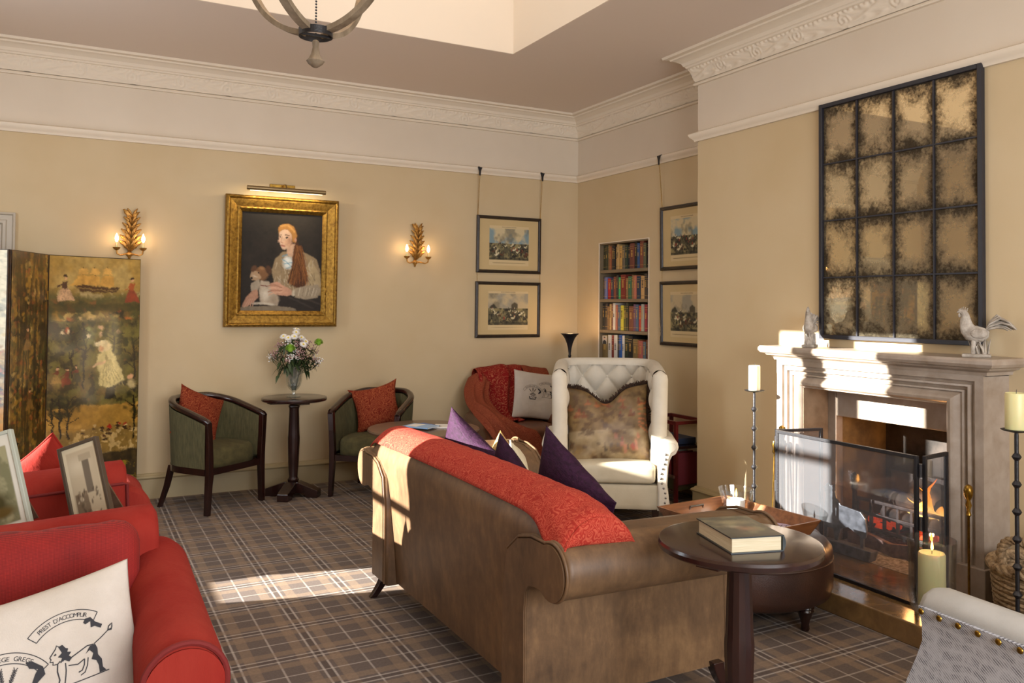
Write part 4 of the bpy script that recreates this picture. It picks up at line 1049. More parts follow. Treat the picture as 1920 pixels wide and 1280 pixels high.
# close the front wing edges with rolls
for s_ in (-1, 1):
    pts = [];
    for k in range(25):
        v = k/24; p, nn, d = upath(s_); z = .36+(wc_top(s_)-.004-.36)*v; vv = (z-.4)/.6
        pts.append((p.x*(.97+.03*vv)+nn.x*.0, p.y+.05*(min(1, max(0, vv))-.5)*.3-.004, z))
    q.tube(pts, [sqrt(max(.0001, .052**2-max(0, pts[k-25][2]-(wc_top(1)-.056))**2)) for k in range(25)], 18)
obj('outer_wrap', q, m_linen, wc, angle=4)
for a in range(-8, 9):
    for b_ in range(0, 5):
        if (a+b_) % 2: continue
        d = TOT/2+a*.090; z = .945-b_*.115
        if z < .5 or not (.1 < d < TOT-.1) or z > 1.0: continue
        x, y, z2 = inner(d/TOT, (z-.40)/(wc_top(d/TOT*2-1)-.45)); obj('button', MB().sphere((x, y, z2), .012, 10, 8), m_linen, wc)
q = MB().rbox((0, -.10, .365), (.60, .62, .13), .035, 12, puff=.02); obj('seat_cushion', q, m_seatlinen, wc)
q = MB().rbox((0, -.09, .215), (.66, .60, .17), .02, 8); obj('seat_rail', q, m_seatlinen, wc)
def wprof(z):   # centre offset outward with height for the serpentine front panel
    return .0+.02*sin((z-.12)*9)
for s_ in (-1, 1):
    loops = []
    arm = [(-.035, .13), (-.035, .5), (-.03, .545), (-.005, .585), (.03, .60), (.07, .595), (.095, .572), (.10, .545), (.085, .515), (.06, .50), (.045, .47), (.035, .42), (.028, .3), (.04, .2), (.05, .13)]
    for y, k in ((-.405, .93), (-.398, .98), (-.385, 1), (-.2, 1), (-.02, 1.0), (.1, .98)): loops.append([(s_*(.335+.01+(dx*k)), y+0*z, .35+(z-.35)*k+.02*max(0, (y+.2))) for dx, z in arm])
    o = obj('arm', MB().loft(loops if s_ > 0 else [l[::-1] for l in loops]), m_linen, wc, angle=.9)
    pn = [(-.028, .14), (-.028, .49), (-.02, .535), (.0, .565), (.03, .58), (.065, .575), (.082, .558), (.084, .54), (.07, .523), (.05, .51), (.036, .48), (.028, .42), (.02, .3), (.03, .2), (.04, .14)]
    q = MB().loft([[(s_*(.345+dx), y, z) for dx, z in (pn if s_ > 0 else pn[::-1])] for y in (-.415, -.40)]); obj('front_panel', q, m_linen, o, bevel=.003)
    for k in range(12):
        z = .16+.031*k; x = .345+(-.006+.016*sin(k*.75))+.006; obj('stud', MB().sphere((s_*x, -.417, z), (.0075, .004, .0075), 8, 6), m_pewter, o)
for (x, y) in ((-.30, -.34), (.30, -.34), (-.28, .22), (.28, .22)):
    sgn = 1 if y < 0 else -1
    q = MB().loft([[(x+a*r, y+b_*r+(.05*(1-z/.13) if y > 0 else 0), z) for a, b_ in ((-1, -1), (1, -1), (1, 1), (-1, 1))] for z, r in ((0, .014), (.07, .018), (.13, .024))]); obj('leg', q, m_dark, wc, smooth=False)
# ================= TUB CHAIRS =================
m_green = mat('green_chenille', '#5e5838', .92, '#434026', 28, 5, .3, .7, stretch=(3, 3, .5), bump=.4, bscale=120)
m_greenseat = mat('green_chenille_seat', '#57512f', .92, '#464024', 20, 5, bump=.3, bscale=160)
def tub(lb, loc, rz):
    t_ = thing('tub_chair', lb, 'chair', loc, rz)
    R_ = .27
    def path(s_):   # s -1..1 ; returns xy centre of rail and z height of rail
        a = s_*1.0
        Ls = .24; Lc = pi*R_; tot = 2*Ls+Lc; d = (s_+1)/2*tot
        if d < Ls: p = Vector((-R_, -.25+d)); n_ = Vector((1, 0))
        elif d < Ls+Lc: th_ = pi-(d-Ls)/R_; p = Vector((R_*cos(th_), -.01+R_*.98*sin(th_))); n_ = Vector((-cos(th_), -sin(th_)))
        else: p = Vector((R_, -.01-(d-Ls-Lc))); n_ = Vector((-1, 0))
        e = abs(s_); z = .765-.125*max(0, (e-.25)/.75)**1.25
        return p, n_, z
    # shell upholstery between apron and rail
    def sh(off, z0):
        def fn(u, v):
            p, n_, z = path(u*2-1); q_ = p+n_*off; zz = z0+(z-.02-z0)*v; sc = .93+.07*v
            return (q_.x*sc, q_.y*sc+(.0), zz)
        return fn
    q = MB().grid(sh(-.022, .30), 60, 12); obj('outer_shell', q, m_green, t_, angle=4)
    q = MB().grid(sh(.024, .34), 60, 12); obj('inner_back', q, m_green, t_, angle=4)
    pts = []; rr = []
    for k in range(61):
        s_ = -1+2*k/60; p, n_, z = path(s_); pts.append((p.x, p.y, z)); rr.append(.027 if 1 < k < 59 else .024)
    pts = [(pts[0][0], pts[0][1]-.022, pts[0][2]-.012)]+pts+[(pts[-1][0], pts[-1][1]-.022, pts[-1][2]-.012)]; rr = [.016]+rr+[.016]
    obj('top_rail', MB().tube(pts, rr, 14, flat=.8, up=(0, 0, 1)), m_dark, t_, angle=1.2)
    for s_ in (-1, 1):
        q = MB().loft([[(s_*(.262+dx*1)+a*w_, -.252+dy+b_*.021, z) for a, b_ in ((-1, -1), (1, -1), (1, 1), (-1, 1))] for z, w_, dx, dy in ((0, .014, -.0, .0), (.27, .02, -.012, 0), (.36, .021, -.012, 0), (.5, .02, -.004, 0), (.635, .022, .006, .004))])
        obj('front_leg', q, m_dark, t_, smooth=False, bevel=.003)
        q = MB().loft([[(s_*(.19+dx)+a*w_, .17+dy+b_*w_, z) for a, b_ in ((-1, -1), (1, -1), (1, 1), (-1, 1))] for z, w_, dx, dy in ((0, .014, .04, .07), (.15, .017, .015, .03), (.3, .019, 0, 0))])
        obj('rear_leg', q, m_dark, t_, smooth=False, bevel=.003)
    def ap(z0, z1, o_, i_):
        q = MB(); A = []
        outl = [path(-1+2*k/40) for k in range(41)]
        sc = .94
        for z in (z0, z1):
            for off in (o_, i_): A.append([((p+n_*off).x*sc, (p+n_*off).y*sc, z) for p, n_, _ in outl])
        q.loft([list(x) for x in zip(*[A[0], A[2], A[3], A[1]])]); q.box((-.25, -.262, z0), (.25, -.225, z1)); return q
    obj('apron', ap(.27, .315, -.024, .02), m_dark, t_, angle=.6)
    # seat
    def seat(u, v):
        a = 2*pi*u; r = v; x = cos(a); y = sin(a); k = (abs(x)**4+abs(y)**4)**-.25
        X = x*k*r*.235; Y = y*k*r*.235
        if Y > 0: Y = y*r*.24*(k*.4+.6); X = X*(1-.35*max(0, y)**3*r)
        e = r**6
        return (X, Y-.01-.012*(y < -.5)*0, .455-.05*e+.012*(1-r*r)-(0 if r < 1 else .0))
    q = MB(); n = 40; loops = []
    for r, z in ((1.0, .31), (1.01, .36), (1.0, .405), (.97, .425), (.92, .438), (.8, .447), (.5, .452), (.2, .455), (.002, .455)):
        Lp = []
        for j in range(n):
            x, y, _ = seat(j/n, r); Lp.append((x, y-.015, z))
        loops.append(Lp)
    q.loft(loops); obj('seat', q, m_greenseat, t_, angle=4)
    return t_
tub('green tub chair with dark wooden rail left of the pedestal table', (.905, 6.345, 0), radians(36))
tub('green tub chair with dark wooden rail right of the pedestal table', (2.12, 6.22, 0), radians(-40))
cushion('scatter_cushion', 'rust paisley cushion propped in the left green tub chair', 'cushion', (.83, 6.43, .63), (.38, .38), m_rustc, RM(radians(28), .28, radians(24)), T=.13, seed=11, ears=.14)
cushion('scatter_cushion', 'rust paisley cushion slumped in the right green tub chair', 'cushion', (2.16, 6.33, .64), (.40, .38), m_rustc, RM(radians(-25), .28, radians(-14)), T=.13, seed=13, ears=.2)

# ================= VASE AND FLOWERS =================
m_cut = glassmat('cut_glass', (.93, .95, .92), .30, .08, body=.05, bodycol=(.9, .92, .86))
cg = NT(m_cut)
vs_ = thing('flower_vase', 'cut glass footed vase on the pedestal table under the portrait', 'vase', (1.50, 6.33, .751)); vs_.scale = (1.18, 1.18, 1.03)
q = MB(); n = 48
pr = [(.0005, 0), (.042, 0), (.046, .006), (.03, .012), (.012, .02), (.010, .035), (.016, .045), (.03, .06), (.042, .085), (.049, .12), (.052, .17), (.055, .215), (.057, .225), (.053, .225), (.048, .17), (.044, .12), (.036, .085), (.02, .062), (.0005, .06)]
loops = []
for i, (r, z) in enumerate(pr):
    loops.append([(r*(1+(.05*abs(sin(12*pi*j/n+z*60)) if .06 < z < .2 and i < 13 else 0))*cos(2*pi*j/n), r*(1+(.05*abs(sin(12*pi*j/n+z*60)) if .06 < z < .2 and i < 13 else 0))*sin(2*pi*j/n), z) for j in range(n)])
q.loft(loops, cap=False); obj('glass_body', q, m_cut, vs_, angle=.25)
bq = thing('flower_bouquet', 'mixed bouquet of white, pink and green flowers in the cut glass vase', 'bouquet', (1.50, 6.33, .80))
m_leaf = mat('dark_leaf', '#27371d', .5, '#3c4d28', 30); m_wpet = mat('white_petal', '#e9e6e0', .6); m_pink = mat('pink_blossom', '#7f5a55', .7, '#c9a9a2', 90); m_lime = mat('lime_petal', '#7fae2a', .6, '#a3c94a', 40); m_yel = mat('yellow_centre', '#d9c23c', .7)
def stem_to(p, r=.0018): 
    return MB().tube([(p[0]*.08, p[1]*.08, 0), (p[0]*.2, p[1]*.2, .12), (p[0]*.75, p[1]*.75, p[2]*.75), p], r, 6)
def leafmesh(q, base, tip, w_, sag=.02):
    a = Vector(base); b_ = Vector(tip); d = b_-a; side = d.cross(Vector((0, 0, 1))); side = side.normalized() if side.length > 1e-5 else Vector((1, 0, 0)); n_ = 8; vs = []
    for k in range(n_+1):
        t__ = k/n_; c = a+d*t__+Vector((0, 0, -sag*4*t__*t__+sag*2*t__)); ww = w_*sin(pi*t__**.8)+.0004; vs += [c-side*ww, c+Vector((0, 0, ww*.25)), c+side*ww]
    fs = []
    for k in range(n_):
        for j in (0, 1): a_ = k*3+j; fs.append((a_, a_+1, a_+4, a_+3))
    q.add(vs, fs)
def orient(d):
    return Vector(d).to_track_quat('Z', 'Y').to_matrix()
def daisy(c, d, r, m, npet=20, layers=2, centre=True):
    M = orient(d); q = MB()
    for L_ in range(layers):
        for k in range(npet):
            a = 2*pi*(k+.5*L_)/npet; rr = r*(1-.22*L_); u = Vector((cos(a), sin(a), 0)); s_ = Vector((-sin(a), cos(a), 0)); w_ = rr*.17; up = .18*L_*r+.1*r
            P = [u*rr*.15, u*rr*.6+s_*w_+Vector((0, 0, up)), u*rr+Vector((0, 0, up*.6)), u*rr*.6-s_*w_+Vector((0, 0, up))]
            q.add([M @ p+Vector(c) for p in P], [(0, 1, 2, 3)])
    o = obj('flower_head', q, m, bq, angle=4, solid=.0008)
    if centre: obj('flower_centre', MB().sphere(M @ Vector((0, 0, .004))+Vector(c), r*.22, 10, 6), m_yel, o)
rb = random.Random(21)
for (x, y, z) in ((-.06, -.06, .40), (.0, -.05, .44), (.04, -.05, .40), (-.02, -.08, .41), (.07, -.06, .37), (.02, .02, .46), (-.09, -.03, .41), (.045, -.09, .35)):
    d = Vector((x*3, y*4-.25, .55)); obj('stem', stem_to((x, y, z)), m_leaf, bq); daisy((x, y, z), d, .032, m_wpet)
def mum(c, r, m):
    q = MB()
    for k in range(110):
        z = 1-1.3*(k+.5)/110; a = k*2.39996; rr = sqrt(max(0, 1-z*z)); d = Vector((rr*cos(a), rr*sin(a), z)); M = orient(d); w_ = r*.09
        P = [Vector((-w_*.5, 0, r*.3)), Vector((w_*.5, 0, r*.3)), Vector((w_, 0, r*.85)), Vector((0, w_, r*1.02)), Vector((-w_, 0, r*.85))]
        q.add([M @ p+Vector(c) for p in P], [(0, 1, 2, 3, 4)])
    q.sphere(c, r*.6, 10, 8); obj('flower_head', q, m, bq, angle=4)
for (x, y, z, r) in ((-.055, -.11, .32, .04), (.175, -.04, .36, .036)): obj('stem', stem_to((x, y, z)), m_leaf, bq); mum((x, y, z), r, m_lime)
for k in range(34):
    a = rb.uniform(0, 2*pi); rr = rb.uniform(.05, .20); x, y = rr*cos(a), rr*sin(a)*.65; z = .39-.75*rr+rb.uniform(-.04, .05)
    q = stem_to((x, y, z)); 
    for i in range(7): q.tube([(x*.85, y*.85, z-.04), (x+rb.uniform(-.02, .02), y+rb.uniform(-.02, .02), z+rb.uniform(-.02, .02))], .0009, 4)
    o = obj('sprig', q, m_leaf, bq); q = MB()
    for i in range(26): q.sphere((x+rb.gauss(0, .016), y+rb.gauss(0, .014), z+rb.gauss(0, .016)), rb.uniform(.0035, .0065), 6, 4)
    obj('blossom', q, m_pink if k % 3 else m_wpet, o, angle=4)
q = MB()
for k in range(210):
    a = rb.uniform(0, 2*pi); r0 = rb.uniform(.01, .13); r1 = r0+rb.uniform(.035, .07); z0 = rb.uniform(.19, .41)-r0*.6; z1 = z0+rb.uniform(-.05, .04)
    leafmesh(q, (r0*cos(a), r0*sin(a)*.7, z0), (r1*cos(a+.2), r1*sin(a+.2)*.7, z1), rb.uniform(.009, .016))
for (x, y, z) in ((-.215, -.05, .215), (-.17, -.04, .15), (.16, -.03, .22), (.21, -.03, .28), (.06, -.12, .15), (-.11, -.06, .14), (.02, -.14, .19)): leafmesh(q, (x*.15, y*.15, .2), (x, y, z), .011, -.05)
obj('foliage', q, m_leaf, bq, angle=4)

# ================= CORNER: draped leather armchair, uplighter, coffee table =================
ac = thing('leather_armchair', 'oxblood leather armchair in the far corner, half covered by red shawls', 'armchair', (3.38, 6.13, 0), radians(-8))
q = MB().rbox((0, .02, .26), (.60, .62, .24), .03); obj('seat_base', q, m_bleather, ac)
q = MB().rbox((0, -.03, .40), (.52, .60, .12), .04, 10, puff=.02); obj('seat_cushion', q, m_bleather, ac)
q = MB().rbox((0, .30, .60), (.74, .18, .50), .08, 14, fn=lambda p: (p.x*(1-.18*max(0, p.z)/.25*abs(p.x)/.37), p.y+.1*(p.z+.25), p.z-.04*(p.x/.37)**4*(p.z > 0))); obj('backrest', q, m_bleather, ac)
for s_ in (-1, 1):
    q = MB().rbox((s_*.345, -.02, .34), (.15, .66, .42), .06, 12, fn=lambda p: (p.x*(1+.25*(p.z > .1)), p.y, p.z)); obj('arm', q, m_bleather, ac)
    for y in (-.28, .3): obj('leg', MB().lathe([(.014, 0), (.024, .15)], (s_*.3, y, 0), 10), m_dark, ac)
def drape(name, lb, P, nu, nv, m, amp=.012, folds=9, seed=1, grp=None):
    """cloth through control rows: P[i][j] control points (rows down the drape), Catmull-Rom interpolated, with folds"""
    R_, C_ = len(P), len(P[0])
    def cr(a, b_, c, d, f): return .5*((2*b_)+(c-a)*f+(2*a-5*b_+4*c-d)*f*f+(3*b_-a-3*c+d)*f**3)
    def row(i, v):
        t__ = v*(C_-1); k = min(int(t__), C_-2); f = t__-k; g = lambda j: Vector(P[i][max(0, min(C_-1, j))]); return cr(g(k-1), g(k), g(k+1), g(k+2), f)
    def fn(u, v):
        t__ = u*(R_-1); k = min(int(t__), R_-2); f = t__-k; g = lambda i: row(max(0, min(R_-1, i)), v)
        p = cr(g(k-1), g(k), g(k+1), g(k+2), f)
        w_ = amp*(.35+.9*u)*(sin(v*folds*2*pi/2+mnoise.noise(Vector((u*2, v*3, seed)))*3)+.6*mnoise.noise(Vector((u*5, v*14, seed+4))))
        return p+Vector((w_*.3, -w_, w_*.5))
    o = obj(name, MB().grid(fn, nu, nv), m, angle=4, solid=.006); setp(o, lb, 'shawl', grp); return o
def W(x, y, z):   # armchair local -> world
    a = radians(-8); return (3.38+x*cos(a)-y*sin(a), 6.13+x*sin(a)+y*cos(a), z)
drape('shawl', 'red leaf-patterned shawl hung over the back of the corner armchair', [
    [W(-.30, .52, .60), W(-.08, .52, .6), W(.12, .52, .6)], [W(-.30, .49, .84), W(-.08, .50, .87), W(.12, .5, .87)], [W(-.30, .40, .90), W(-.08, .40, .93), W(.12, .40, .92)],
    [W(-.31, .27, .84), W(-.08, .26, .86), W(.10, .27, .85)], [W(-.28, .20, .66), W(-.1, .18, .66), W(.06, .18, .64)], [W(-.2, .12, .52), W(-.1, .10, .53), W(.0, .12, .51)], [W(-.16, -.02, .49), W(-.08, -.06, .5), W(.0, -.02, .49)]], 60, 50, m_redleaf, .014, 5, 2)
drape('shawl', 'rust paisley shawl spilling over the left arm and seat of the corner armchair', [
    [W(-.36, .40, .82), W(-.30, .30, .87), W(-.22, .22, .80)], [W(-.43, .30, .72), W(-.36, .2, .74), W(-.26, .15, .68)], [W(-.47, .12, .62), W(-.40, .02, .66), W(-.25, .05, .60)], [W(-.48, -.1, .58), W(-.38, -.14, .63), W(-.22, -.08, .55)],
    [W(-.46, -.30, .52), W(-.34, -.36, .56), W(-.14, -.28, .50)], [W(-.40, -.40, .40), W(-.22, -.43, .40), W(-.02, -.39, .46)], [W(-.34, -.43, .24), W(-.16, -.45, .20), W(.04, -.42, .36)], [W(-.3, -.44, .14), W(-.12, -.46, .10), W(.06, -.44, .26)]], 80, 60, m_throw2, .020, 6, 5)
drape('shawl', 'dull rust shawl laid over the right end of the corner armchair back', [
    [W(.12, .5, .6), W(.36, .48, .6)], [W(.12, .49, .86), W(.36, .47, .82)], [W(.12, .40, .925), W(.37, .39, .89)], [W(.12, .28, .86), W(.37, .28, .82)], [W(.12, .24, .72), W(.36, .25, .72)]], 40, 24, m_throw2, .006, 3, 8)

# crest cushions (linen with printed heraldic crests)
m_crest = mat('linen_cushion', '#cac2b8', .9, '#bdb4a8', 6, bump=.3, bscale=260)
m_print = mat('charcoal_print', '#2b2b30', .8)
def decal(P, w, h, cx, cy, sc, items, o):
    """items: list of 2D polygons/strips/letters in print units; mapped on the front surface P(x,y,-1)"""
    q = MB()
    def S_(x, y):
        X = (cx+x*sc)/(w/2); Y = (cy+y*sc)/(h/2)
        X = max(-.97, min(.97, X)); Y = max(-.97, min(.97, Y))
        p = P(X, Y, -1); return (p.x, p.y-.0016, p.z)
    for it in items:
        if it[0] == 'line':
            pts, wd_ = it[1], it[2]; vs = []
            dens = []
            for a, b_ in zip(pts[:-1], pts[1:]):
                n_ = max(1, int(math.hypot(b_[0]-a[0], b_[1]-a[1])/.25))
                dens += [(a[0]+(b_[0]-a[0])*k/n_, a[1]+(b_[1]-a[1])*k/n_) for k in range(n_)]
            dens.append(pts[-1]); fs = []
            for i, p in enumerate(dens):
                a = dens[max(0, i-1)]; c = dens[min(len(dens)-1, i+1)]; dx, dy = c[0]-a[0], c[1]-a[1]; l_ = math.hypot(dx, dy) or 1
                nx, ny = -dy/l_*wd_/2, dx/l_*wd_/2; vs += [S_(p[0]+nx, p[1]+ny), S_(p[0]-nx, p[1]-ny)]
                if i: fs.append((2*i-2, 2*i-1, 2*i+1, 2*i))
            q.add(vs, fs)
        elif it[0] == 'poly':
            pts = it[1]; xs = [p[0] for p in pts]; ys = [p[1] for p in pts]; x0, x1, y0, y1 = min(xs), max(xs), min(ys), max(ys)
            st = .07; ny = int((y1-y0)/st)+1     # horizontal strips filled between crossings (keeps to the curved cloth)
            for r_ in range(ny):
                ya_ = y0+r_*st; ym = ya_+st/2; xsn = []
                for i in range(len(pts)):
                    a, b_ = pts[i], pts[(i+1) % len(pts)]
                    if (a[1] > ym) != (b_[1] > ym): xsn.append(a[0]+(ym-a[1])*(b_[0]-a[0])/(b_[1]-a[1]))
                xsn.sort()
                for a, b_ in zip(xsn[::2], xsn[1::2]):
                    n_ = max(1, int((b_-a)/.25)); 
                    for k in range(n_):
                        u0 = a+(b_-a)*k/n_; u1 = a+(b_-a)*(k+1)/n_; q.add([S_(u0, ya_), S_(u1, ya_), S_(u1, ya_+st), S_(u0, ya_+st)], [(0, 1, 2, 3)])
        elif it[0] == 'arc':
            txt, rad, cxx, cyy, a0, size, sp_ = it[1:]
            Ls, W__ = text_polys(txt, size)
            for vs, fs, xc in Ls:
                a = a0-(xc-W__/2)*sp_/rad; c, s__ = cos(a), sin(a); px, py = cxx+rad*c, cyy+rad*s__
                q.add([S_(px+x*s__+y*c, py-x*c+y*s__) for x, y in vs], fs)
    return obj('printed_crest', q, m_print, o, smooth=False)
def arcpts(cx, cy, r, a0, a1, n=30): return [(cx+r*cos(radians(a0+(a1-a0)*k/n)), cy+r*sin(radians(a0+(a1-a0)*k/n))) for k in range(n+1)]
def ribbon(cx, cy, r, w, a0, a1):
    A = arcpts(cx, cy, r, a0, a1); B = arcpts(cx, cy, r+w, a0, a1); return [('line', A, .1), ('line', B, .1), ('line', [A[0], B[0]], .1), ('line', [A[-1], B[-1]], .1)]
def lion(cx, cy, s_):
    T_ = lambda pts: [(cx+x*s_, cy+y*s_) for x, y in pts]
    out = [('line', T_([(-2.6, 1.6), (-3.0, 1.2), (-2.9, .9), (-3.1, .6), (-2.7, .5), (-2.8, .1), (-2.2, .0), (-1.8, .3)]), .13),
           ('line', T_([(-2.6, 1.6), (-2.1, 2.1), (-1.9, 2.5), (-1.6, 2.2), (-1.2, 2.3), (-.8, 1.6)]), .13),
           ('poly', T_([(-1.7, 2.2), (-1.1, 2.3), (-.9, 1.8), (-.5, 1.6), (-.7, 1.2), (-.2, 1.0), (-.6, .6), (-.2, .2), (-.7, -.2), (-1.2, .2), (-1.9, .0), (-1.5, .6), (-2.0, .9), (-1.4, 1.3)])),
           ('poly', T_([(-2.5, 1.35), (-2.2, 1.5), (-2.1, 1.3), (-2.3, 1.2)])),
           ('line', T_([(-2.2, 0), (-2.4, -1), (-2.3, -2.2), (-2.7, -3.1)]), .15), ('line', T_([(-1.2, -.2), (-1.3, -1.2), (-1.5, -2), (-1.8, -3.1)]), .13),
           ('line', T_([(-.4, .2), (.8, .6), (2.0, 1.0), (2.9, .9)]), .14), ('line', T_([(-.9, -.7), (.3, -1.0), (1.3, -.6)]), .13),
           ('poly', T_([(1.6, .0), (2.3, .8), (3.1, .9), (3.3, .2), (3.2, -.7), (3.6, -1.5), (3.5, -2.6), (3.9, -3.2), (2.9, -3.2), (3.0, -2.2), (2.8, -1.4), (2.2, -1.0), (2.6, -.3), (2.2, .3)])),
           ('line', T_([(1.3, -.6), (1.1, -1.4), (.7, -2.0), (.2, -2.1)]), .14), ('line', T_([(1.8, -.6), (1.5, -1.6), (1.0, -2.4), (.4, -2.6)]), .12),
           ('line', T_([(3.0, .95), (4.0, 1.4), (5.3, 2.1), (5.8, 2.2)]), .12), ('line', T_([(5.3, 2.1), (5.5, 2.6), (6.1, 2.9), (6.0, 2.4), (5.8, 2.0), (5.3, 2.1)]), .16), ('line', T_([(-3.4, -3.3), (4.3, -3.3)]), .12)]
    return out
def sheaf(cx, cy, s_):
    T_ = lambda pts: [(cx+x*s_, cy+y*s_) for x, y in pts]; out = []
    for ang in (60, 90, 128):
        a = radians(ang); bx, by = .3*cos(a), .3*sin(a); tx, ty = 3.2*cos(a), 3.2*sin(a); out.append(('line', T_([(bx, by), (tx, ty)]), .12))
        for k in range(6):
            f = .5+.09*k; px, py = tx*f, ty*f
            for sg in (-1, 1): out.append(('line', T_([(px, py), (px+.5*cos(a+sg*.5), py+.5*sin(a+sg*.5))]), .09))
    out += [('line', T_([(x*1.5+0, y*.55-.4) for x, y in arcpts(0, 0, 1, 0, 360, 20)]), .2), ('line', T_([(x*1.0+0, y*.28-.4) for x, y in arcpts(0, 0, 1, 0, 360, 20)]), .14)]
    out += [('line', T_([(-2, -1.6), (-1.5, -3.0), (1.5, -3.0), (2, -1.6)]), .35), ('line', T_([(-2, -1.6), (-1.2, -2.1), (-.6, -1.5), (0, -2.1), (.6, -1.5), (1.2, -2.1), (2, -1.6)]), .22), ('line', T_([(-1.5, -2.8), (1.5, -2.8)]), .3)]
    return out
def crest_items():
    it = ribbon(0, 0, 5.4, 1.25, 52, 132)+[('arc', "PREST D'ACCOMPLIR", 5.72, 0, 0, radians(92), .78, .70)]
    it += ribbon(-8.2, -2.1, 5.0, 1.25, 30, 150)+[('arc', "PRO REGE LEGE GREGE", 5.30, -8.2, -2.1, radians(90), .78, .84)]
    it += lion(.2, .6, .9)+sheaf(-8.0, -1.0, 1.0)
    it += [('poly', [(2.3, 4.2), (3.0, 4.4), (2.9, 3.6), (3.4, 3.6), (4.1, 3.1), (4.4, 3.5), (3.6, 4.1), (3.1, 4.9), (2.4, 4.9), (2.1, 4.5)]), ('poly', [(-5.2, 2.2), (-4.4, 2.0), (-3.4, 1.0), (-3.3, .0), (-4.6, -.9), (-5.0, -.7), (-4.4, .4), (-4.0, .9), (-4.9, 1.3)])]
    return it
o_, P_ = cushion('crest_cushion', 'linen cushion printed with heraldic crests in the corner armchair', 'cushion', W(.17, .10, .68), (.44, .42), m_crest, RM(radians(-10), .30, radians(8)), T=.12, seed=17, ears=.06)
decal(P_, .44, .42, .065, .015, .0155, crest_items(), o_)

tl_ = thing('uplighter_lamp', 'black trumpet-shaped uplighter standing in the far corner', 'floor lamp', (3.97, 6.33, 0))
q = MB().lathe([(.12, 0), (.12, .012), (.1, .02), (.015, .03)], (0, 0, 0), 28); obj('base', q, m_black, tl_)
obj('pole', MB().lathe([(.011, .02), (.011, 1.0), (.016, 1.01), (.011, 1.02), (.011, 1.06)], (0, 0, 0), 12), m_black, tl_)
obj('lamp_shade', MB().loft([[(r*cos(2*pi*j/32), r*sin(2*pi*j/32), z) for j in range(32)] for r, z in ((.012, 1.04), (.017, 1.08), (.027, 1.12), (.045, 1.165), (.066, 1.195), (.084, 1.21), (.08, 1.211), (.062, 1.19), (.04, 1.16), (.022, 1.12), (.012, 1.08))], cap=False), m_black, tl_)
obj('bulb', MB().sphere((0, 0, 1.165), .02, 12, 8), m_bulb, tl_); lamp('uplighter_light', 'POINT', (3.97, 6.33, 1.225), 3.2, (1, .62, .30), radius=.03)

ct = thing('coffee_table', 'low round brown table holding leaflets behind the leather sofa', 'table', (2.18, 5.38, 0))
m_tawny = mat('tawny_wood', '#6b5140', .35, '#58402f', 6, 4, stretch=(1, 8, 1), coat=.3)
obj('tabletop', MB().lathe([(0, .57), (.36, .57), (.385, .578), (.39, .59), (.385, .6), (0, .602)], (0, 0, 0), 56), m_tawny, ct)
obj('pedestal', MB().lathe([(.05, .06), (.035, .1), (.04, .3), (.055, .45), (.04, .52), (.08, .57)], (0, 0, 0), 20), m_tawny, ct)
for k in range(3): a = 2*pi*k/3; obj('foot', MB().tube([(.03*cos(a), .03*sin(a), .12), (.18*cos(a), .18*sin(a), .06), (.3*cos(a), .3*sin(a), .02)], [.025, .02, .02], 8), m_tawny, ct)
grp = 'leaflets on the low round table'
for i, (x, y, rz, lb, mm, bands) in enumerate(((2.20, 5.42, 15, 'bright blue leaflet at the bottom of the pile on the low round table', m_blue, ((-.4, -.4, .4, 0, m_lblue),)),
    (2.15, 5.36, 35, 'blue and white leaflet lying on top of the pile on the low round table', m_lblue, ((-.4, 0, .4, .4, m_white),)), (2.35, 5.33, 60, 'white leaflet nearest the shawl on the low round table', m_white, ()))):
    magazine(lb, (x, y, .6025+.009*(i if i < 2 else 0)), radians(rz), .15, .21, .007, mm, bands=bands, grp=grp, name='leaflet', cat='leaflet')

# low rack with folders beside the wing chair
rk = thing('magazine_rack', 'dark wooden rack with a red rim beside the chimney breast', 'rack', (4.10, 5.03, 0))
m_redwood = mat('red_lacquer_wood', '#6a1f1c', .35, '#4c1512', 8, coat=.2)
for y in (-.20, .20):
    for x in (-.14, .14): obj('post', MB().box((x-.012, y-.012, 0), (x+.012, y+.012, .60)), m_redwood, rk, smooth=False)
obj('top_rim', MB().box((-.155, -.215, .585), (-.13, .215, .61)).box((.13, -.215, .585), (.155, .215, .61)).box((-.13, -.215, .585), (.13, -.19, .61)).box((-.13, .19, .585), (.13, .215, .61)), m_redwood, rk, smooth=False)
obj('shelf', MB().box((-.14, -.2, .40), (.14, .2, .42)), m_dark, rk, smooth=False); obj('bottom_tray', MB().box((-.14, -.2, .10), (.14, .2, .12)).box((-.14, -.2, .12), (-.13, .2, .20)).box((.13, -.2, .12), (.14, .2, .2)), mat('olive_wood', '#3d3b20', .5), rk, smooth=False)
obj('side_rail', MB().box((-.16, -.2, .395), (-.14, .2, .425)).box((-.16, -.2, .19), (-.14, .2, .21)), m_tawny, rk, smooth=False)
fc = [('#3a4a66', 'slate blue folder lying in the top of the magazine rack')]
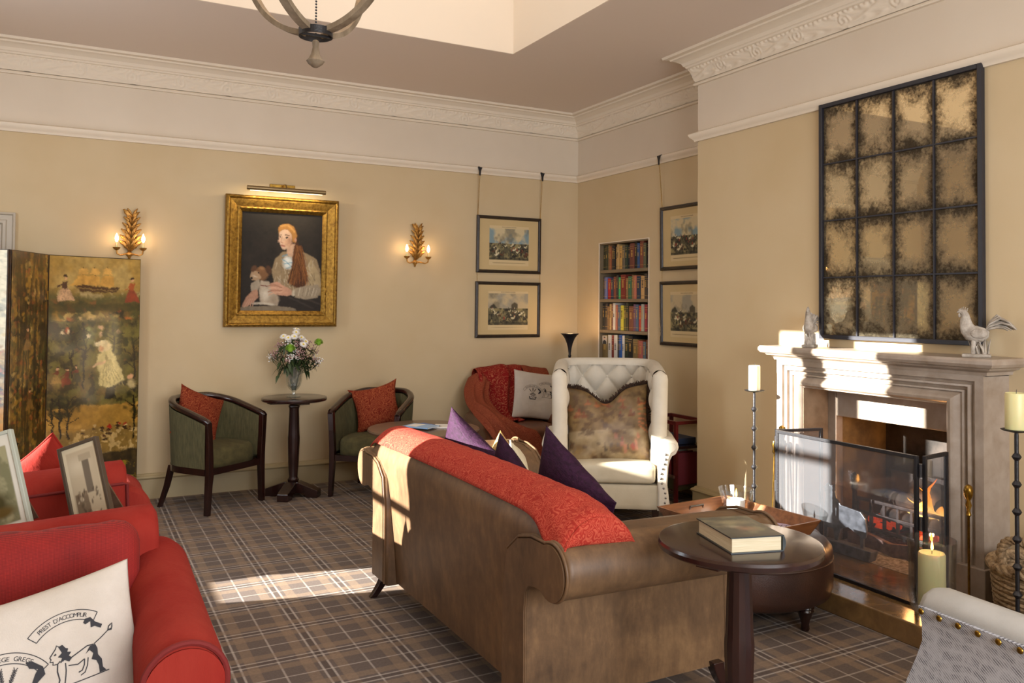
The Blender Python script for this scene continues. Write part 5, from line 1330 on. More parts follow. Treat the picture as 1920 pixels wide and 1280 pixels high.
for i, (y, c, lb, h, tilt) in enumerate(((.12, '#9aa7c9', 'pale blue magazine upright in the magazine rack', .24, 0), (.07, '#c3bcae', 'cream magazine upright in the magazine rack', .26, .05), (.02, '#6e4b3a', 'brown folder upright in the magazine rack', .24, .08), (-.03, '#b5ac98', 'stone-coloured magazine upright in the magazine rack', .25, 0), (-.09, '#8e3433', 'dark red folder upright in the magazine rack', .24, 0), (-.14, '#7a2c33', 'crimson folder upright at the near end of the magazine rack', .24, 0))):
    o = obj('folder', MB().box((-.11, -.008, 0), (.11, .008, h)), mat('folder_'+c[1:], c, .6), smooth=False, bevel=.002); o.location = (4.10, 5.03+y, .122); o.rotation_euler = (tilt, 0, 0); setp(o, lb, 'folder', 'folders in the magazine rack')
o = obj('folder', MB().box((-.11, -.15, 0), (.11, .15, .045)), mat('slate_card', '#2d3950', .5), smooth=False, bevel=.003); o.location = (4.10, 5.05, .422); setp(o, 'slate blue box file lying flat in the top of the magazine rack', 'box file')

# ================= RED SOFAS =================
m_redf = mat('red_chenille', '#87201a', .92, '#99362b', 5, 5, .3, .7, bump=.5, bscale=90, stretch=(1, 1, .25), spec=.15)
m, t, b = newmat('red_basket_weave'); co = t.add('ShaderNodeTexCoord').outputs['Object']
w1 = t.add('ShaderNodeTexWave', bands_direction='X', i_Scale=95.0, i_Distortion=1.0); w2 = t.add('ShaderNodeTexWave', bands_direction='Z', i_Scale=95.0, i_Distortion=1.0)
for w in (w1, w2): t.link(co, w.inputs[0])
hh_ = t.math('MULTIPLY', w1.outputs[1], w2.outputs[1]); nz_ = t.noise(co, 6, 5)
t.link(t.ramp(t.math('ADD', t.math('MULTIPLY', hh_, .6), t.math('MULTIPLY', nz_, .6)), [(.2, lin('#5f0b09')), (.6, lin('#931711')), (.95, lin('#b02c1f'))]), b.inputs['Base Color']); b.inputs['Roughness'].default_value = .85
bn = t.add('ShaderNodeBump', i_Strength=.8, i_Distance=.004); t.link(hh_, bn.inputs[2]); t.link(bn.outputs[0], b.inputs['Normal']); m_redw = m
m_piping = mat('dark_red_piping', '#6e1512', .8)
def redsofa(lb, x0, x1, yb_, yf, top, armh, sgn, armhid=False):
    """back at y=yb_, front at y=yf (seat towards yf); sgn=+1 when it faces +Y; right arm outer face at x1"""
    t_ = thing('red_sofa', lb, 'sofa', ((x0+x1)/2, (yb_+yf)/2, 0)); dy = 1 if yf > yb_ else -1
    q = MB(); lo = min(yb_, yf); hi = max(yb_, yf)
    q.rbox(((x0+x1)/2, (lo+hi)/2, .22), (x1-x0-.1, hi-lo-.06, .24), .03); obj('seat_base', L(q, t_), m_redf, t_)
    # back with rolled top: loft along x
    loops = []; xs = [x0+.03, x0+.05]+[x0+.1+(x1-x0-.27)*k/10 for k in range(11)]+[x1-.11, x1-.095]
    for i, x in enumerate(xs):
        k = .94 if i in (0, len(xs)-1) else 1; yc = yb_+dy*.10; P = []
        for a_, z in ((-.085, .12), (-.095, .4), (-.105, top-.10)): P.append((a_, z))
        for j in range(13): a = pi-pi*1.05*j/12; P.append((.0+.105*cos(a), top-.075+.075*sin(a)))
        P += [(.10, .5), (.12, .3), (.12, .12)]
        loops.append([(x, yc+dy*(a_*k), .4+(z-.4)*k+.012*sin(i*.6)*(z > .6)) for a_, z in P])
    obj('backrest', L(MB().loft(loops), t_), m_redf, t_, angle=1.2)
    for j in (0, 1): pass
    pts = [(x, yb_+dy*.10+dy*-.106, top-.075+.012*sin(i*.6)) for i, x in enumerate(xs)]
    obj('piping', L(MB().tube(pts+[(pts[-1][0]+.012, pts[-1][1]+dy*.01, .5), (pts[-1][0]+.01, pts[-1][1]+dy*.01, .15)], .006, 8), t_), m_piping, t_)
    # arms, rolled outwards
    for s_, xo in ((1, x1), (-1, x0)):
        P = [(-.055, .12), (-.055, armh-.20), (-.045, armh-.13)]
        for j in range(20): a = radians(-50+230*j/19); P.append((-.095+.10*cos(a)*.98, armh-.10+.10*sin(a)))
        P += [(-.19, armh-.2), (-.19, .12)]
        loops = []
        for k in range(12):
            f = k/11; y = yb_+dy*.03+(yf-yb_-dy*.03)*f; sc = 1 if 0 < k < 11 else .95; up = .045*(1-f)**1.5
            loops.append([(xo+s_*(-.095+(a_+.095)*sc), y, .35+(z+up*(z > .4)-.35)*sc) for a_, z in P])
        o = obj('arm', L(MB().loft(loops if s_*dy > 0 else [l[::-1] for l in loops]), t_), m_redf, t_, angle=1.2)
        fr = [(xo+s_*(-.095+(a_+.095)*.97), yf, .35+(z-.35)*.97) for a_, z in P]; obj('arm_piping', L(MB().tube([(p[0], p[1]+dy*.002, p[2]) for p in fr], .0075, 8), t_), m_piping, o)
        fr2 = [[(xo+s_*(-.095+(a_+.095)*.93), yf+dy*e, .35+(z-.35)*.93) for a_, z in P] for e in (-.01, .006)]; obj('arm_front', L(MB().loft(fr2), t_), m_redf, o, angle=.9)
        for yy in (lo+.08, hi-.08): obj('foot', L(MB().lathe([(.02, 0), (.026, .12)], (xo-s_*.1, yy, 0), 10), t_), m_dark, t_)
    return t_
rs = redsofa('red fabric sofa in the near left foreground with piped rolled arms', -.92, .345, 2.97, 2.08, .80, .665, -1)
q = MB().rbox((-.285, 2.40, .385), (.86, .58, .13), .05, 12, puff=.01); obj('seat_cushion', L(q, rs), m_redf, rs)
def xz_cush(cx, cy, cz, w, h, T, wrk, seed):
    q = MB().rbox((0, 0, 0), (w, T, h), T*.42, 18, fn=lambda p: (p.x, p.y*(1+.25*(1-(2*p.x/w)**2)*(1-(2*p.z/h)**2))+wrk*mnoise.noise(Vector((p.x*7, p.z*7, seed))), p.z+wrk*1.2*mnoise.noise(Vector((p.x*9, seed, 0)))*(p.z > .1)))
    M = Matrix.Translation((cx, cy, cz)) @ Matrix.Rotation(-.16, 4, 'X'); q.v = [tuple(M @ Vector(p)) for p in q.v]; return q
q = xz_cush(-.24, 2.68, .60, .86, .42, .16, .012, 3)
o = obj('scatter_cushion', q, m_redw, angle=4); setp(o, 'large plain red woven back cushion on the near left sofa', 'cushion')
o_, P_ = cushion('crest_cushion', 'large linen cushion printed with heraldic crests on the near left sofa', 'cushion', (-.085, 2.31, .515), (.56, .46), m_crest, RM(radians(8), .30, radians(-9)), T=.13, seed=23, ears=.07, n=56)
decal(P_, .56, .46, .105, .03, .0185, crest_items(), o_)
rs2 = redsofa('red fabric sofa facing the painted screen behind the photo frames', -.92, .30, 3.62, 4.22, .80, .67, 1)
q = MB().rbox((-.31, 3.97, .43), (.82, .40, .15), .05, 10); obj('seat_cushion', L(q, rs2), m_redf, rs2)
cushion('scatter_cushion', 'red cushion corner rising above the back of the far red sofa', 'cushion', (-.085, 3.93, .665), (.36, .36), m_redf, RM(radians(170), .15, radians(38)), T=.13, seed=31, ears=.1, piping=m_redf)

# console table with framed photographs between the two red sofas
cs = thing('console_table', 'narrow dark console table squeezed between the two red sofas', 'table', (-.28, 3.30, 0))
obj('tabletop', MB().box((-.6, -.14, .60), (.44, .14, .625)), m_dark, cs, smooth=False, bevel=.004)
for x in (-.56, .40):
    for y in (-.11, .11): obj('leg', MB().box((x-.018, y-.018, 0), (x+.018, y+.018, .60)), m_dark, cs, smooth=False)
m_photo = paintmat('photo_print', .35, .2, .02)
def photoframe(lb, loc, rz, w, h, fcol, cv, lean=.22, fwid=.014, roll=0):
    t_ = thing('photo_frame', lb, 'photo frame', loc, rot=(-lean, roll, rz))
    q = MB()
    for a, b_ in (((-w/2, 0), (-w/2+fwid, h)), ((w/2-fwid, 0), (w/2, h)), ((-w/2+fwid, 0), (w/2-fwid, fwid)), ((-w/2+fwid, h-fwid), (w/2-fwid, h))): q.box((a[0], -.012, a[1]), (b_[0], .012, b_[1]))
    obj('frame', q, fcol, t_, smooth=False, bevel=.002)
    picture('photograph', cv, lambda u, v: (-w/2+fwid+(w-2*fwid)*u, -.004, fwid+(h-2*fwid)*v), m_photo, t_)
    obj('backing_board', MB().box((-w/2+.003, .005, .003), (w/2-.003, .011, h-.003)), m_tawny, t_, smooth=False)
    q = MB().loft([[(x, .012, h*.75), (x, .012+h*.42, .012+h*.42*tan(lean)*.98-.002), (x, .02+h*.42, .008+h*.42*tan(lean)), (x, .020, h*.75)] for x in (-w*.25, w*.25)]); obj('easel_strut', q, m_tawny, t_, smooth=False)
    return t_
c1 = Canvas(70, 110, '#cfc3a6', 1.6, 3)
c1.poly([(.1, .06), (.92, .06), (.92, .96), (.1, .96)], '#b9ab90', 1).blob(.4, .25, .5, .25, '#cbbfa5', 0, .9).poly([(.52, .2), (.72, .2), (.72, .62), (.52, .62)], '#6e6456', 1).poly([(.45, .12), (.8, .12), (.8, .2), (.45, .2)], '#a89b82', 1)
c1.poly([(.15, .6), (.5, .58), (.55, .95), (.15, .95)], '#7a6a56', 1)
for i in range(40): c1.blob(.15+.7*rnd.random(), .58+.36*rnd.random(), .02+.04*rnd.random(), .03+.05*rnd.random(), rnd.choice(['#4a3d30', '#8e7f66', '#c9bda2', '#5d4e3e']), rnd.random(), .6, .8)
c2 = Canvas(70, 110, '#d8d8cc', 1.6, 4)
c2.poly([(.12, .12), (.88, .12), (.88, .93), (.12, .93)], '#77785a', 1); f_ = c2.fbm(5, 4); c2.put(((c2.X > .12)*(c2.X < .88)*(c2.Y > .12)*(c2.Y < .93))*np.clip((f_-.45)*5, 0, 1), '#9c9a78').blob(.5, .7, .35, .3, '#3d3a1c', 0, .6).blob(.4, .62, .12, .12, '#a8552f', .3, .6).blob(.6, .8, .3, .12, '#5b4a1f', 0, .6)
photoframe('dark framed old photograph of a room, tilted, on the console between the red sofas', (.085, 3.27, .665), radians(-30), .150, .305, mat('bronze_frame', '#4a3f33', .4), c1, .20, .012, roll=radians(-20))
photoframe('pale framed picture cropped by the left edge, on the console between the red sofas', (-.19, 3.24, .67), radians(-20), .20, .34, mat('silver_green_frame', '#b4bcb0', .35), c2, .20, .012, roll=radians(-18))
# carved chair behind far red sofa, mostly cropped
kc = thing('carved_chair', 'black carved chair with a pale seat pad at the left edge before the screen', 'chair', (-.52, 5.32, 0))
m_blk = mat('ebonised_wood', '#15120f', .3, coat=.4)
obj('backrest', MB().rbox((0, .0, .52), (.42, .05, .26), .02), mat('pale_pad', '#cfc9c4', .8), kc)
for s_ in (-1, 1):
    obj('post', MB().tube([(s_*.235, .02, 0), (s_*.225, 0, .3), (s_*.24, .0, .5), (s_*.225, .0, .6), (s_*.25, .0, .68)], [.014, .018, .015, .022, .026], 10), m_blk, kc)
    obj('front_leg', MB().tube([(s_*.2, -.4, 0), (s_*.2, -.4, .38)], .017, 8), m_blk, kc)
q = MB().tube([(-.25, 0, .68), (-.15, 0, .70), (0, 0, .735), (.15, 0, .70), (.25, 0, .68)], [.016, .02, .024, .02, .016], 10)
for k in range(7): q.sphere((-.24+.08*k, -.012, .69+.03*cos((k-3)*.6)), .018, 8, 6)
obj('carved_rail', q, m_blk, kc); obj('seat', MB().rbox((0, -.2, .40), (.44, .44, .08), .03), mat('pale_pad', '#cfc9c4', .8), kc)

# ================= GREY PATTERNED CHAIR, bottom right =================
m, t, b = newmat('grey_twill_pattern'); co = t.add('ShaderNodeTexCoord').outputs['Object']
mp_ = t.mapping(co, (1, 1, 1), (radians(40), 0, 0)); w1 = t.add('ShaderNodeTexWave', bands_direction='Z', i_Scale=42.0, i_Distortion=1.5); t.link(mp_, w1.inputs[0])
br = t.n.new('ShaderNodeTexBrick'); br.inputs['Scale'].default_value = 9; br.offset = .5; br.inputs['Mortar Size'].default_value = .06; br.inputs['Mortar Smooth'].default_value = .6
sw = t.n.new('ShaderNodeSeparateXYZ'); cb = t.n.new('ShaderNodeCombineXYZ'); nn_ = t.n.new('ShaderNodeTexNoise'); nn_.inputs['Scale'].default_value = 5; t.link(co, nn_.inputs[0]); t.link(co, sw.inputs[0])
t.link(t.math('ADD', sw.outputs[1], t.math('MULTIPLY', nn_.outputs[0], .10)), cb.inputs[0]); t.link(t.math('ADD', sw.outputs[2], t.math('MULTIPLY', nn_.outputs[0], .10)), cb.inputs[1]); t.link(cb.outputs[0], br.inputs['Vector'])
f = t.math('MULTIPLY', t.ramp(w1.outputs[1], [(.3, (0,)*3), (.6, (1,)*3)]), t.math('ADD', t.math('MULTIPLY', br.outputs['Fac'], -.45), 1.0))
gate = t.ramp(t.noise(co, 26, 3), [(.38, (.35,)*3), (.6, (1,)*3)])
t.link(t.mix(t.math('MULTIPLY', f, gate), lin('#c9cbd2'), lin('#6d6c74')), b.inputs['Base Color']); b.inputs['Roughness'].default_value = .9
bn = t.add('ShaderNodeBump', i_Strength=.5, i_Distance=.002); t.link(w1.outputs[1], bn.inputs[2]); t.link(bn.outputs[0], b.inputs['Normal']); m_twill = m
m_greyl = mat('plain_grey_linen', '#b9b8b4', .9, '#aeada9', 6, bump=.25, bscale=300)
gc = thing('studded_armchair', 'grey patterned armchair with brass studs, cropped at the right foreground edge', 'armchair', (2.66, 1.22, 0), radians(176))
# local: faces -Y(local) => world +Y ; local +X is world -X (the arm nearest the camera)
def garm(s_):
    loops = []
    P = [(-.10, .16), (-.10, .40), (-.095, .50), (-.08, .555), (-.04, .592), (.01, .60), (.05, .585), (.066, .56), (.06, .535), (.045, .52), (.04, .48), (.03, .36), (.035, .2), (.04, .14)]
    for y, k, fl in ((-.42, .9, .02), (-.41, .97, .02), (-.39, 1, .018), (-.25, 1, .0), (0, 1, -.0), (.28, 1, 0), (.36, .96, 0)):
        loops.append([(s_*(.32+dx*k+fl*max(0, (.5-z))*1.2), y-(.10*max(0, (.42-z))/.3 if y < -.38 else 0), .3+(z-.3)*k) for dx, z in P])
    return MB().loft(loops if s_ > 0 else [l[::-1] for l in loops])
for s_ in (1, -1):
    o = obj('arm', garm(s_), m_greyl, gc, angle=.9)
    # patterned outer side panel below the roll
    loops = []
    for z, dx, yf_ in ((.14, .052, -.50), (.2, .046, -.495), (.3, .040, -.47), (.38, .041, -.435), (.44, .046, -.41), (.49, .05, -.408), (.535, .062, -.408), (.548, .066, -.408)):
        loops.append([(s_*(.32+dx+.008), yf_, z), (s_*(.32+dx+.010), -.2, z), (s_*(.32+dx+.010), .1, z), (s_*(.32+dx+.008), .36, z), (s_*(.32+dx-.008), .36, z), (s_*(.32+dx-.03), .1, z), (s_*(.32+dx-.03), -.2, z), (s_*(.32+dx-.04), yf_, z)])
    obj('side_panel', MB().loft(loops), m_twill, o, angle=.9)
    for k in range(12): obj('stud', MB().sphere((s_*(.32+.077), -.395+.062*k, .535), (.005, .0095, .0095), 12, 8), m_brass, o)
obj('backrest', MB().rbox((0, .36, .56), (.62, .15, .72), .07, 12, fn=lambda p: (p.x, p.y+.12*(p.z+.3), p.z)), m_greyl, gc); obj('back_panel', MB().rbox((0, .45, .50), (.60, .03, .66), .014, 8, fn=lambda p: (p.x, p.y+.12*(p.z+.3), p.z)), m_twill, gc)
obj('seat_cushion', MB().rbox((0, -.03, .40), (.46, .66, .14), .05, 12, puff=.02), m_greyl, gc); obj('seat_base', MB().rbox((0, 0, .24), (.60, .74, .20), .03), m_twill, gc)
for (x, y) in ((-.27, -.36), (.27, -.36), (-.27, .36), (.27, .36)): obj('leg', MB().lathe([(.014, 0), (.022, .15)], (x, y, 0), 10), m_dark, gc)
# ================= BACK WALL: sconces, portrait, prints =================
m_giltleaf = mat('gilt_leaf', '#c9974a', .42, '#96662c', 50, metal=.6, bump=.3, bscale=120)
def sconce(lb, loc, skew=0):
    t_ = thing('wall_sconce', lb, 'wall light', loc)
    # local: wall plane y=0, room towards -y ; z 0 at bottom boss
    q = MB()
    def leaf(b0, b1, curl, w_, side):
        n_ = 12; vs = []; a = Vector(b0); b_ = Vector(b1); d = b_-a; sd = Vector((-d.z, 0, d.x)).normalized()*side
        for k in range(n_+1):
            u = k/n_; c = a+d*u+Vector((side, 0, -.35))*curl*u**3+Vector((0, -.022*sin(pi*u)-.012*u*u, 0)); ww = w_*(sin(pi*min(1, (u*.93+.04)))**.7)*(1+.20*sin(u*19))+.0012
            tang = d.normalized(); nrm = Vector((-tang.z, 0, tang.x)); vs += [c-nrm*ww+Vector((0, .006, 0)), c-nrm*ww*.45+Vector((0, -.003, 0)), c+Vector((0, .002, 0)), c+nrm*ww*.45+Vector((0, -.003, 0)), c+nrm*ww+Vector((0, .006, 0))]
        fs = [(k*5+j, k*5+j+1, k*5+j+6, k*5+j+5) for k in range(n_) for j in range(4)]; q.add(vs, fs)
    spine = [Vector((.0, -.02, .03)), Vector((.004, -.03, .12)), Vector((.012, -.035, .20)), Vector((.016, -.04, .27)), Vector((.0, -.05, .32)), Vector((-.025, -.06, .335))]
    q.tube([tuple(p) for p in spine], [.009, .008, .007, .006, .005, .003], 8)
    for k, z in enumerate((.035, .075, .12, .165, .21, .25)):
        s_ = spine[min(5, int(z/.06))]; L_ = .088-.008*k; x0 = .004+.04*z
        for sd in (-1, 1):
            leaf((x0, -.022, z), (x0+sd*(.058-.006*k), -.034, z+.085), .022, .015-.0012*k, sd); leaf((x0, -.03, z+.004), (x0+sd*(.026-.002*k), -.05, z+.105), .018, .012-.0008*k, sd)
    leaf((.016, -.04, .25), (-.028, -.055, .345), .018, .018, -1); leaf((.014, -.04, .26), (.038, -.05, .325), .01, .012, 1)
    obj('leaf_spray', q, m_giltleaf, t_, angle=4, solid=.0025)
    obj('boss', MB().sphere((0, -.02, .012), (.024, .02, .02), 14, 8).tube([(0, -.02, .0), (0, -.018, -.03)], [.014, .004], 10), m_giltleaf, t_)
    for s_, zz, yy in ((-1, .06, -.075), (1, .055, -.085)):
        x = s_*.088+skew*.03*s_
        o = obj('candle_arm', MB().tube([(0, -.02, .01), (s_*.03, -.05, .012), (x*.7, yy, .0), (x*.95, yy, .012), (x, yy, .04)], [.007, .006, .0055, .006, .007], 8).lathe([(.006, .035), (.02, .045), (.027, .058), (.02, .056), (.0, .054)], (x, yy, 0), 16), m_giltleaf, t_)
        obj('candle_tube', MB().lathe([(.0085, .052), (.0085, .098), (0, .098)], (x, yy, 0), 14), m_ivory, o)
        obj('bulb', MB().lathe([(.004, .096), (.009, .105), (.0125, .12), (.011, .135), (.005, .150), (.0008, .16)], (x, yy, 0), 14), m_bulb, o)
        lamp('sconce_light', 'POINT', (loc[0]+x, loc[1]+yy-.005, loc[2]+.125), 1.6, (1, .58, .30), radius=.013)
    return t_
sconce('gilt leaf wall sconce with two lit candle bulbs above the painted screen', (.365, D-.002, 1.80))
sconce('gilt leaf wall sconce with two lit candle bulbs right of the oil portrait', (2.615, D-.002, 1.815), .3)

# --- oil portrait ---
pf = thing('oil_portrait', 'gilt framed oil portrait of a young woman with a small dog on the back wall', 'painting', (1.475, D, 1.275), rot=(radians(-1.2), 0, 0))
pf.rotation_euler = (radians(1.6), 0, 0); pf.location = (1.475, D-.012, 1.275)
Wf, Hf = .885, 1.03
def framering(name, prof, W_, H_, m, parent, orn=None, angle=.6):
    """prof: (inset from outer edge, depth out of wall) swept round a rectangle, mitred"""
    q = MB(); nseg = 60 if orn else 1; rings = []
    cs_ = [(-W_/2, 0), (W_/2, 0), (W_/2, H_), (-W_/2, H_)]; ins = [(1, 1), (-1, 1), (-1, -1), (1, -1)]
    for c in range(4):
        c2_ = (c+1) % 4; Ls = []
        for k in range(nseg+1):
            f = k/nseg; row = []
            for pi_, (d, y) in enumerate(prof):
                ax, az = cs_[c][0]+ins[c][0]*d, cs_[c][1]+ins[c][1]*d; bx, bz = cs_[c2_][0]+ins[c2_][0]*d, cs_[c2_][1]+ins[c2_][1]*d
                yy = y
                if orn and orn[pi_]: yy += orn[pi_][0]*max(0, sin(f*pi*orn[pi_][1]))**.6
                row.append((ax+(bx-ax)*f, -yy, az+(bz-az)*f))
            Ls.append(row)
        q.loft(Ls, cap=False, closed=False)
    return obj(name, q, m, parent, angle=angle)
P_f = [(0, 0), (0, .05), (.008, .062), (.018, .066), (.026, .062), (.03, .055), (.034, .058), (.045, .056), (.075, .040), (.088, .036), (.092, .042), (.100, .044), (.106, .038), (.122, .026), (.128, .016)]
orn = [None]*len(P_f); orn[2] = (.006, 40); orn[3] = (.007, 40); orn[10] = (.003, 90)
framering('gilt_frame', P_f, Wf, Hf, m_gilt, pf, orn, .8)
cv = Canvas(190, 236, '#1c1713', 1.24, 9)
f1 = cv.fbm(5, 5); cv.put(np.clip((f1-.45)*3, 0, 1), '#2b241d', .8).blob(.75, .15, .5, .4, '#2c2620', 0, 1, .7)
for i in range(30): cv.stroke([(rnd.random(), rnd.random()*.6), (rnd.random(), rnd.random()*.6)], .012, '#241f1a', .25)
# dress and body
cv.poly([(.50, .40), (.62, .38), (.80, .40), (.93, .46), (.985, .58), (1.0, .72), (1.0, .84), (.80, .84), (.66, .80), (.52, .80), (.40, .70), (.37, .60), (.41, .47)], '#8f7b5c', 3)
cv.poly([(.86, .46), (.97, .60), (1.0, .74), (.86, .84), (.70, .86), (.64, .80), (.76, .76), (.84, .70), (.80, .56)], '#a8946f', 3)
for k in range(70):
    x = .42+.5*rnd.random(); y = .46+.34*rnd.random(); a = rnd.uniform(-.6, .9); cv.stroke([(x, y), (x+.06*cos(a+1.2), y+.07*sin(a+1.2))], .010, rnd.choice(['#6b5c48', '#b5a68d', '#c2b49a', '#584b3b']), .55, 1)
cv.poly([(.62, .80), (.40, .82), (.42, 1), (1, 1), (1, .84)], '#2a231e', 3).stroke([(.6, .86), (.9, .97)], .02, '#4a4139', .5, 1).stroke([(.75, .86), (1, .93)], .02, '#554a40', .5, 1)
# neck, scarf, hair
cv.poly([(.555, .33), (.66, .30), (.69, .40), (.62, .45), (.55, .42)], '#c39f82', 2)
cv.blob(.575, .505, .085, .10, '#cfd3cc', .1, .5).blob(.56, .49, .05, .085, '#d8dbd5', -.3, .6)
for (x0, y0, x1, y1) in ((.50, .47, .60, .53), (.52, .52, .63, .50), (.55, .56, .62, .54), (.50, .44, .56, .42)): cv.stroke([(x0, y0), (x1, y1)], .012, '#5f93a6', .75, .9)
cv.poly([(.66, .26), (.72, .34), (.76, .44), (.80, .56), (.82, .68), (.78, .76), (.66, .76), (.58, .70), (.62, .58), (.63, .46), (.64, .36)], '#4a2a14', 6)
for k in range(120):
    x = .645+.10*rnd.random(); e_ = rnd.random(); cv.stroke([(x, .32+.04*rnd.random()), (x+.10*(e_-.35), .48), (.57+.27*e_, .62+.14*rnd.random())], .005+.004*rnd.random(), rnd.choice(['#7c4a22', '#94602f', '#3a210f', '#5f3819', '#2c1a0e']), .55, 1)
# head
cv.blob(.560, .205, .110, .115, '#8a5c2c', -.1, .3).blob(.62, .215, .09, .14, '#3f2815', -.2, .6)
cv.poly([(.455, .19), (.50, .165), (.58, .17), (.618, .22), (.612, .29), (.575, .345), (.53, .372), (.498, .366), (.478, .335), (.462, .29), (.452, .25)], '#cfae92', 3).blob(.50, .22, .05, .06, '#dcc0a6', 0, .9, .7).blob(.56, .30, .07, .07, '#c79c7c', 0, .6, .8)
cv.blob(.59, .27, .05, .09, '#9d7054', -.1, .9, .7)
cv.poly([(.44, .15), (.49, .11), (.57, .10), (.64, .14), (.68, .22), (.66, .30), (.625, .29), (.61, .21), (.56, .165), (.48, .17), (.45, .21)], '#a8763a', 3)
cv.stroke([(.47, .13), (.56, .12), (.64, .18)], .02, '#d0a057', .6, 1)
cv.stroke([(.452, .228), (.485, .222)], .008, '#6b4a33', .9, .8).stroke([(.53, .222), (.585, .226)], .009, '#6b4a33', .9, .8)
cv.blob(.468, .243, .017, .011, '#2e2019', 0, .5).blob(.556, .245, .022, .012, '#2e2019', 0, .5).stroke([(.45, .255), (.485, .257)], .005, '#b88a6c', .7)
cv.stroke([(.496, .24), (.482, .295), (.503, .303)], .009, '#b3876a', .7, 1).blob(.492, .300, .016, .010, '#a5745a', 0, .7).stroke([(.482, .328), (.508, .325), (.533, .331)], .009, '#8f4238', .9, .8).blob(.508, .338, .022, .009, '#b4665a', 0, .7)
cv.blob(.46, .285, .03, .03, '#dcae93', 0, 1, .6).blob(.66, .27, .018, .03, '#b4846a', 0, .6)
# dog
cv.blob(.245, .625, .10, .095, '#7a5636', .1, .3).poly([(.13, .60), (.20, .60), (.25, .66), (.2, .70), (.13, .685), (.105, .665)], '#a98c6c', 2).blob(.125, .668, .018, .016, '#15100d').blob(.215, .615, .014, .012, '#120c09')
cv.blob(.155, .575, .04, .055, '#5a3c26', .5, .4).blob(.335, .585, .045, .07, '#4b3220', -.3, .4).blob(.245, .57, .05, .03, '#936b45', 0, .8).blob(.17, .65, .05, .02, '#c9b397', .3, .8)
cv.poly([(.24, .69), (.34, .70), (.40, .78), (.46, .86), (.46, .95), (.24, .93), (.22, .80)], '#b0a08a', 3).blob(.30, .83, .08, .10, '#cfc4b0', 0, .8).blob(.41, .88, .08, .09, '#9a8a74', 0, .8).stroke([(.15, .925), (.3, .92), (.40, .94)], .022, '#c9bda8', .9, .8)
cv.stroke([(.24, .74), (.33, .75)], .009, '#6b2f25', .9)
# arms, hands, cuff, table
cv.poly([(.12, .72), (.22, .68), (.24, .74), (.20, .80), (.12, .80)], '#a39580', 2).poly([(.13, .80), (.20, .78), (.21, .86), (.15, .92), (.04, .98), (.02, .95), (.06, .88)], '#b3876d', 2)
for k in range(4): cv.stroke([(.11+.02*k, .88), (.04+.035*k, .97)], .008, '#c79b80', .8)
cv.poly([(.36, .72), (.44, .70), (.52, .74), (.62, .78), (.64, .83), (.56, .85), (.42, .83), (.37, .80)], '#c09277', 2)
for k in range(4): cv.stroke([(.50, .76+.015*k), (.40, .73+.028*k), (.34, .745+.03*k)], .011, '#cfa488' if k % 2 else '#a97a60', .9)
cv.blob(.655, .81, .035, .055, '#c3b69d', .2, .5).poly([(.66, .77), (.80, .74), (.95, .72), (1, .78), (.95, .86), (.80, .88), (.67, .86)], '#9c8d75', 3)
for k in range(10): x = .7+.28*rnd.random(); cv.stroke([(x, .76), (x-.02, .84)], .008, rnd.choice(['#c4b79f', '#6d604e']), .6, 1)
cv.poly([(0, .965), (.1, .955), (.45, .945), (.66, .97), (.7, 1), (0, 1)], '#857762', 2)
warp(cv, .018, 16); warp(cv, .010, 40); cv.a *= (1+.35*(cv.fbm(30, 3)-.5))[..., None]; cv.a *= (1-.35*np.clip((np.hypot(cv.X-.55, (cv.Y-.45))-.3)*2, 0, 1))[..., None]
m_oil = paintmat('oil_paint', .85, 0, .25, 220)
picture('canvas', cv, lambda u, v: (-(Wf/2-.126)+(Wf-.252)*u, -.018, .126+(Hf-.252)*v), m_oil, pf)
pl = thing('picture_light', 'brass tube picture light above the gilt framed portrait', 'picture light', (1.475, D, 2.385))
obj('wall_plate', MB().box((-.10, -.016, -.028), (.10, 0, .028)), m_brass, pl, smooth=False, bevel=.003)
obj('arm', MB().tube([(0, -.01, 0), (0, -.06, .02), (0, -.13, .01), (0, -.17, -.02)], .006, 8), m_brass, pl)
M_ = Matrix.Rotation(pi/2, 4, 'Y')
m_bronze = mat('bronze_tube', '#8a7552', .35, metal=.7)
obj('lamp_shade', MB().tube([(-.305, -.18, -.035), (.305, -.18, -.035)], .017, 16), m_bronze, pl)
obj('lit_strip', MB().box((-.28, -.178, -.0555), (.28, -.162, -.0515)), mat('lit_strip', '#fff0d0', .5, emit='#ffe2b0', estr=2.5), pl, smooth=False)
lamp('picture_light_beam', 'AREA', (1.475, D-.165, 2.325), 2.6, (1, .80, .52), .56, .02, (0, .55, -1))

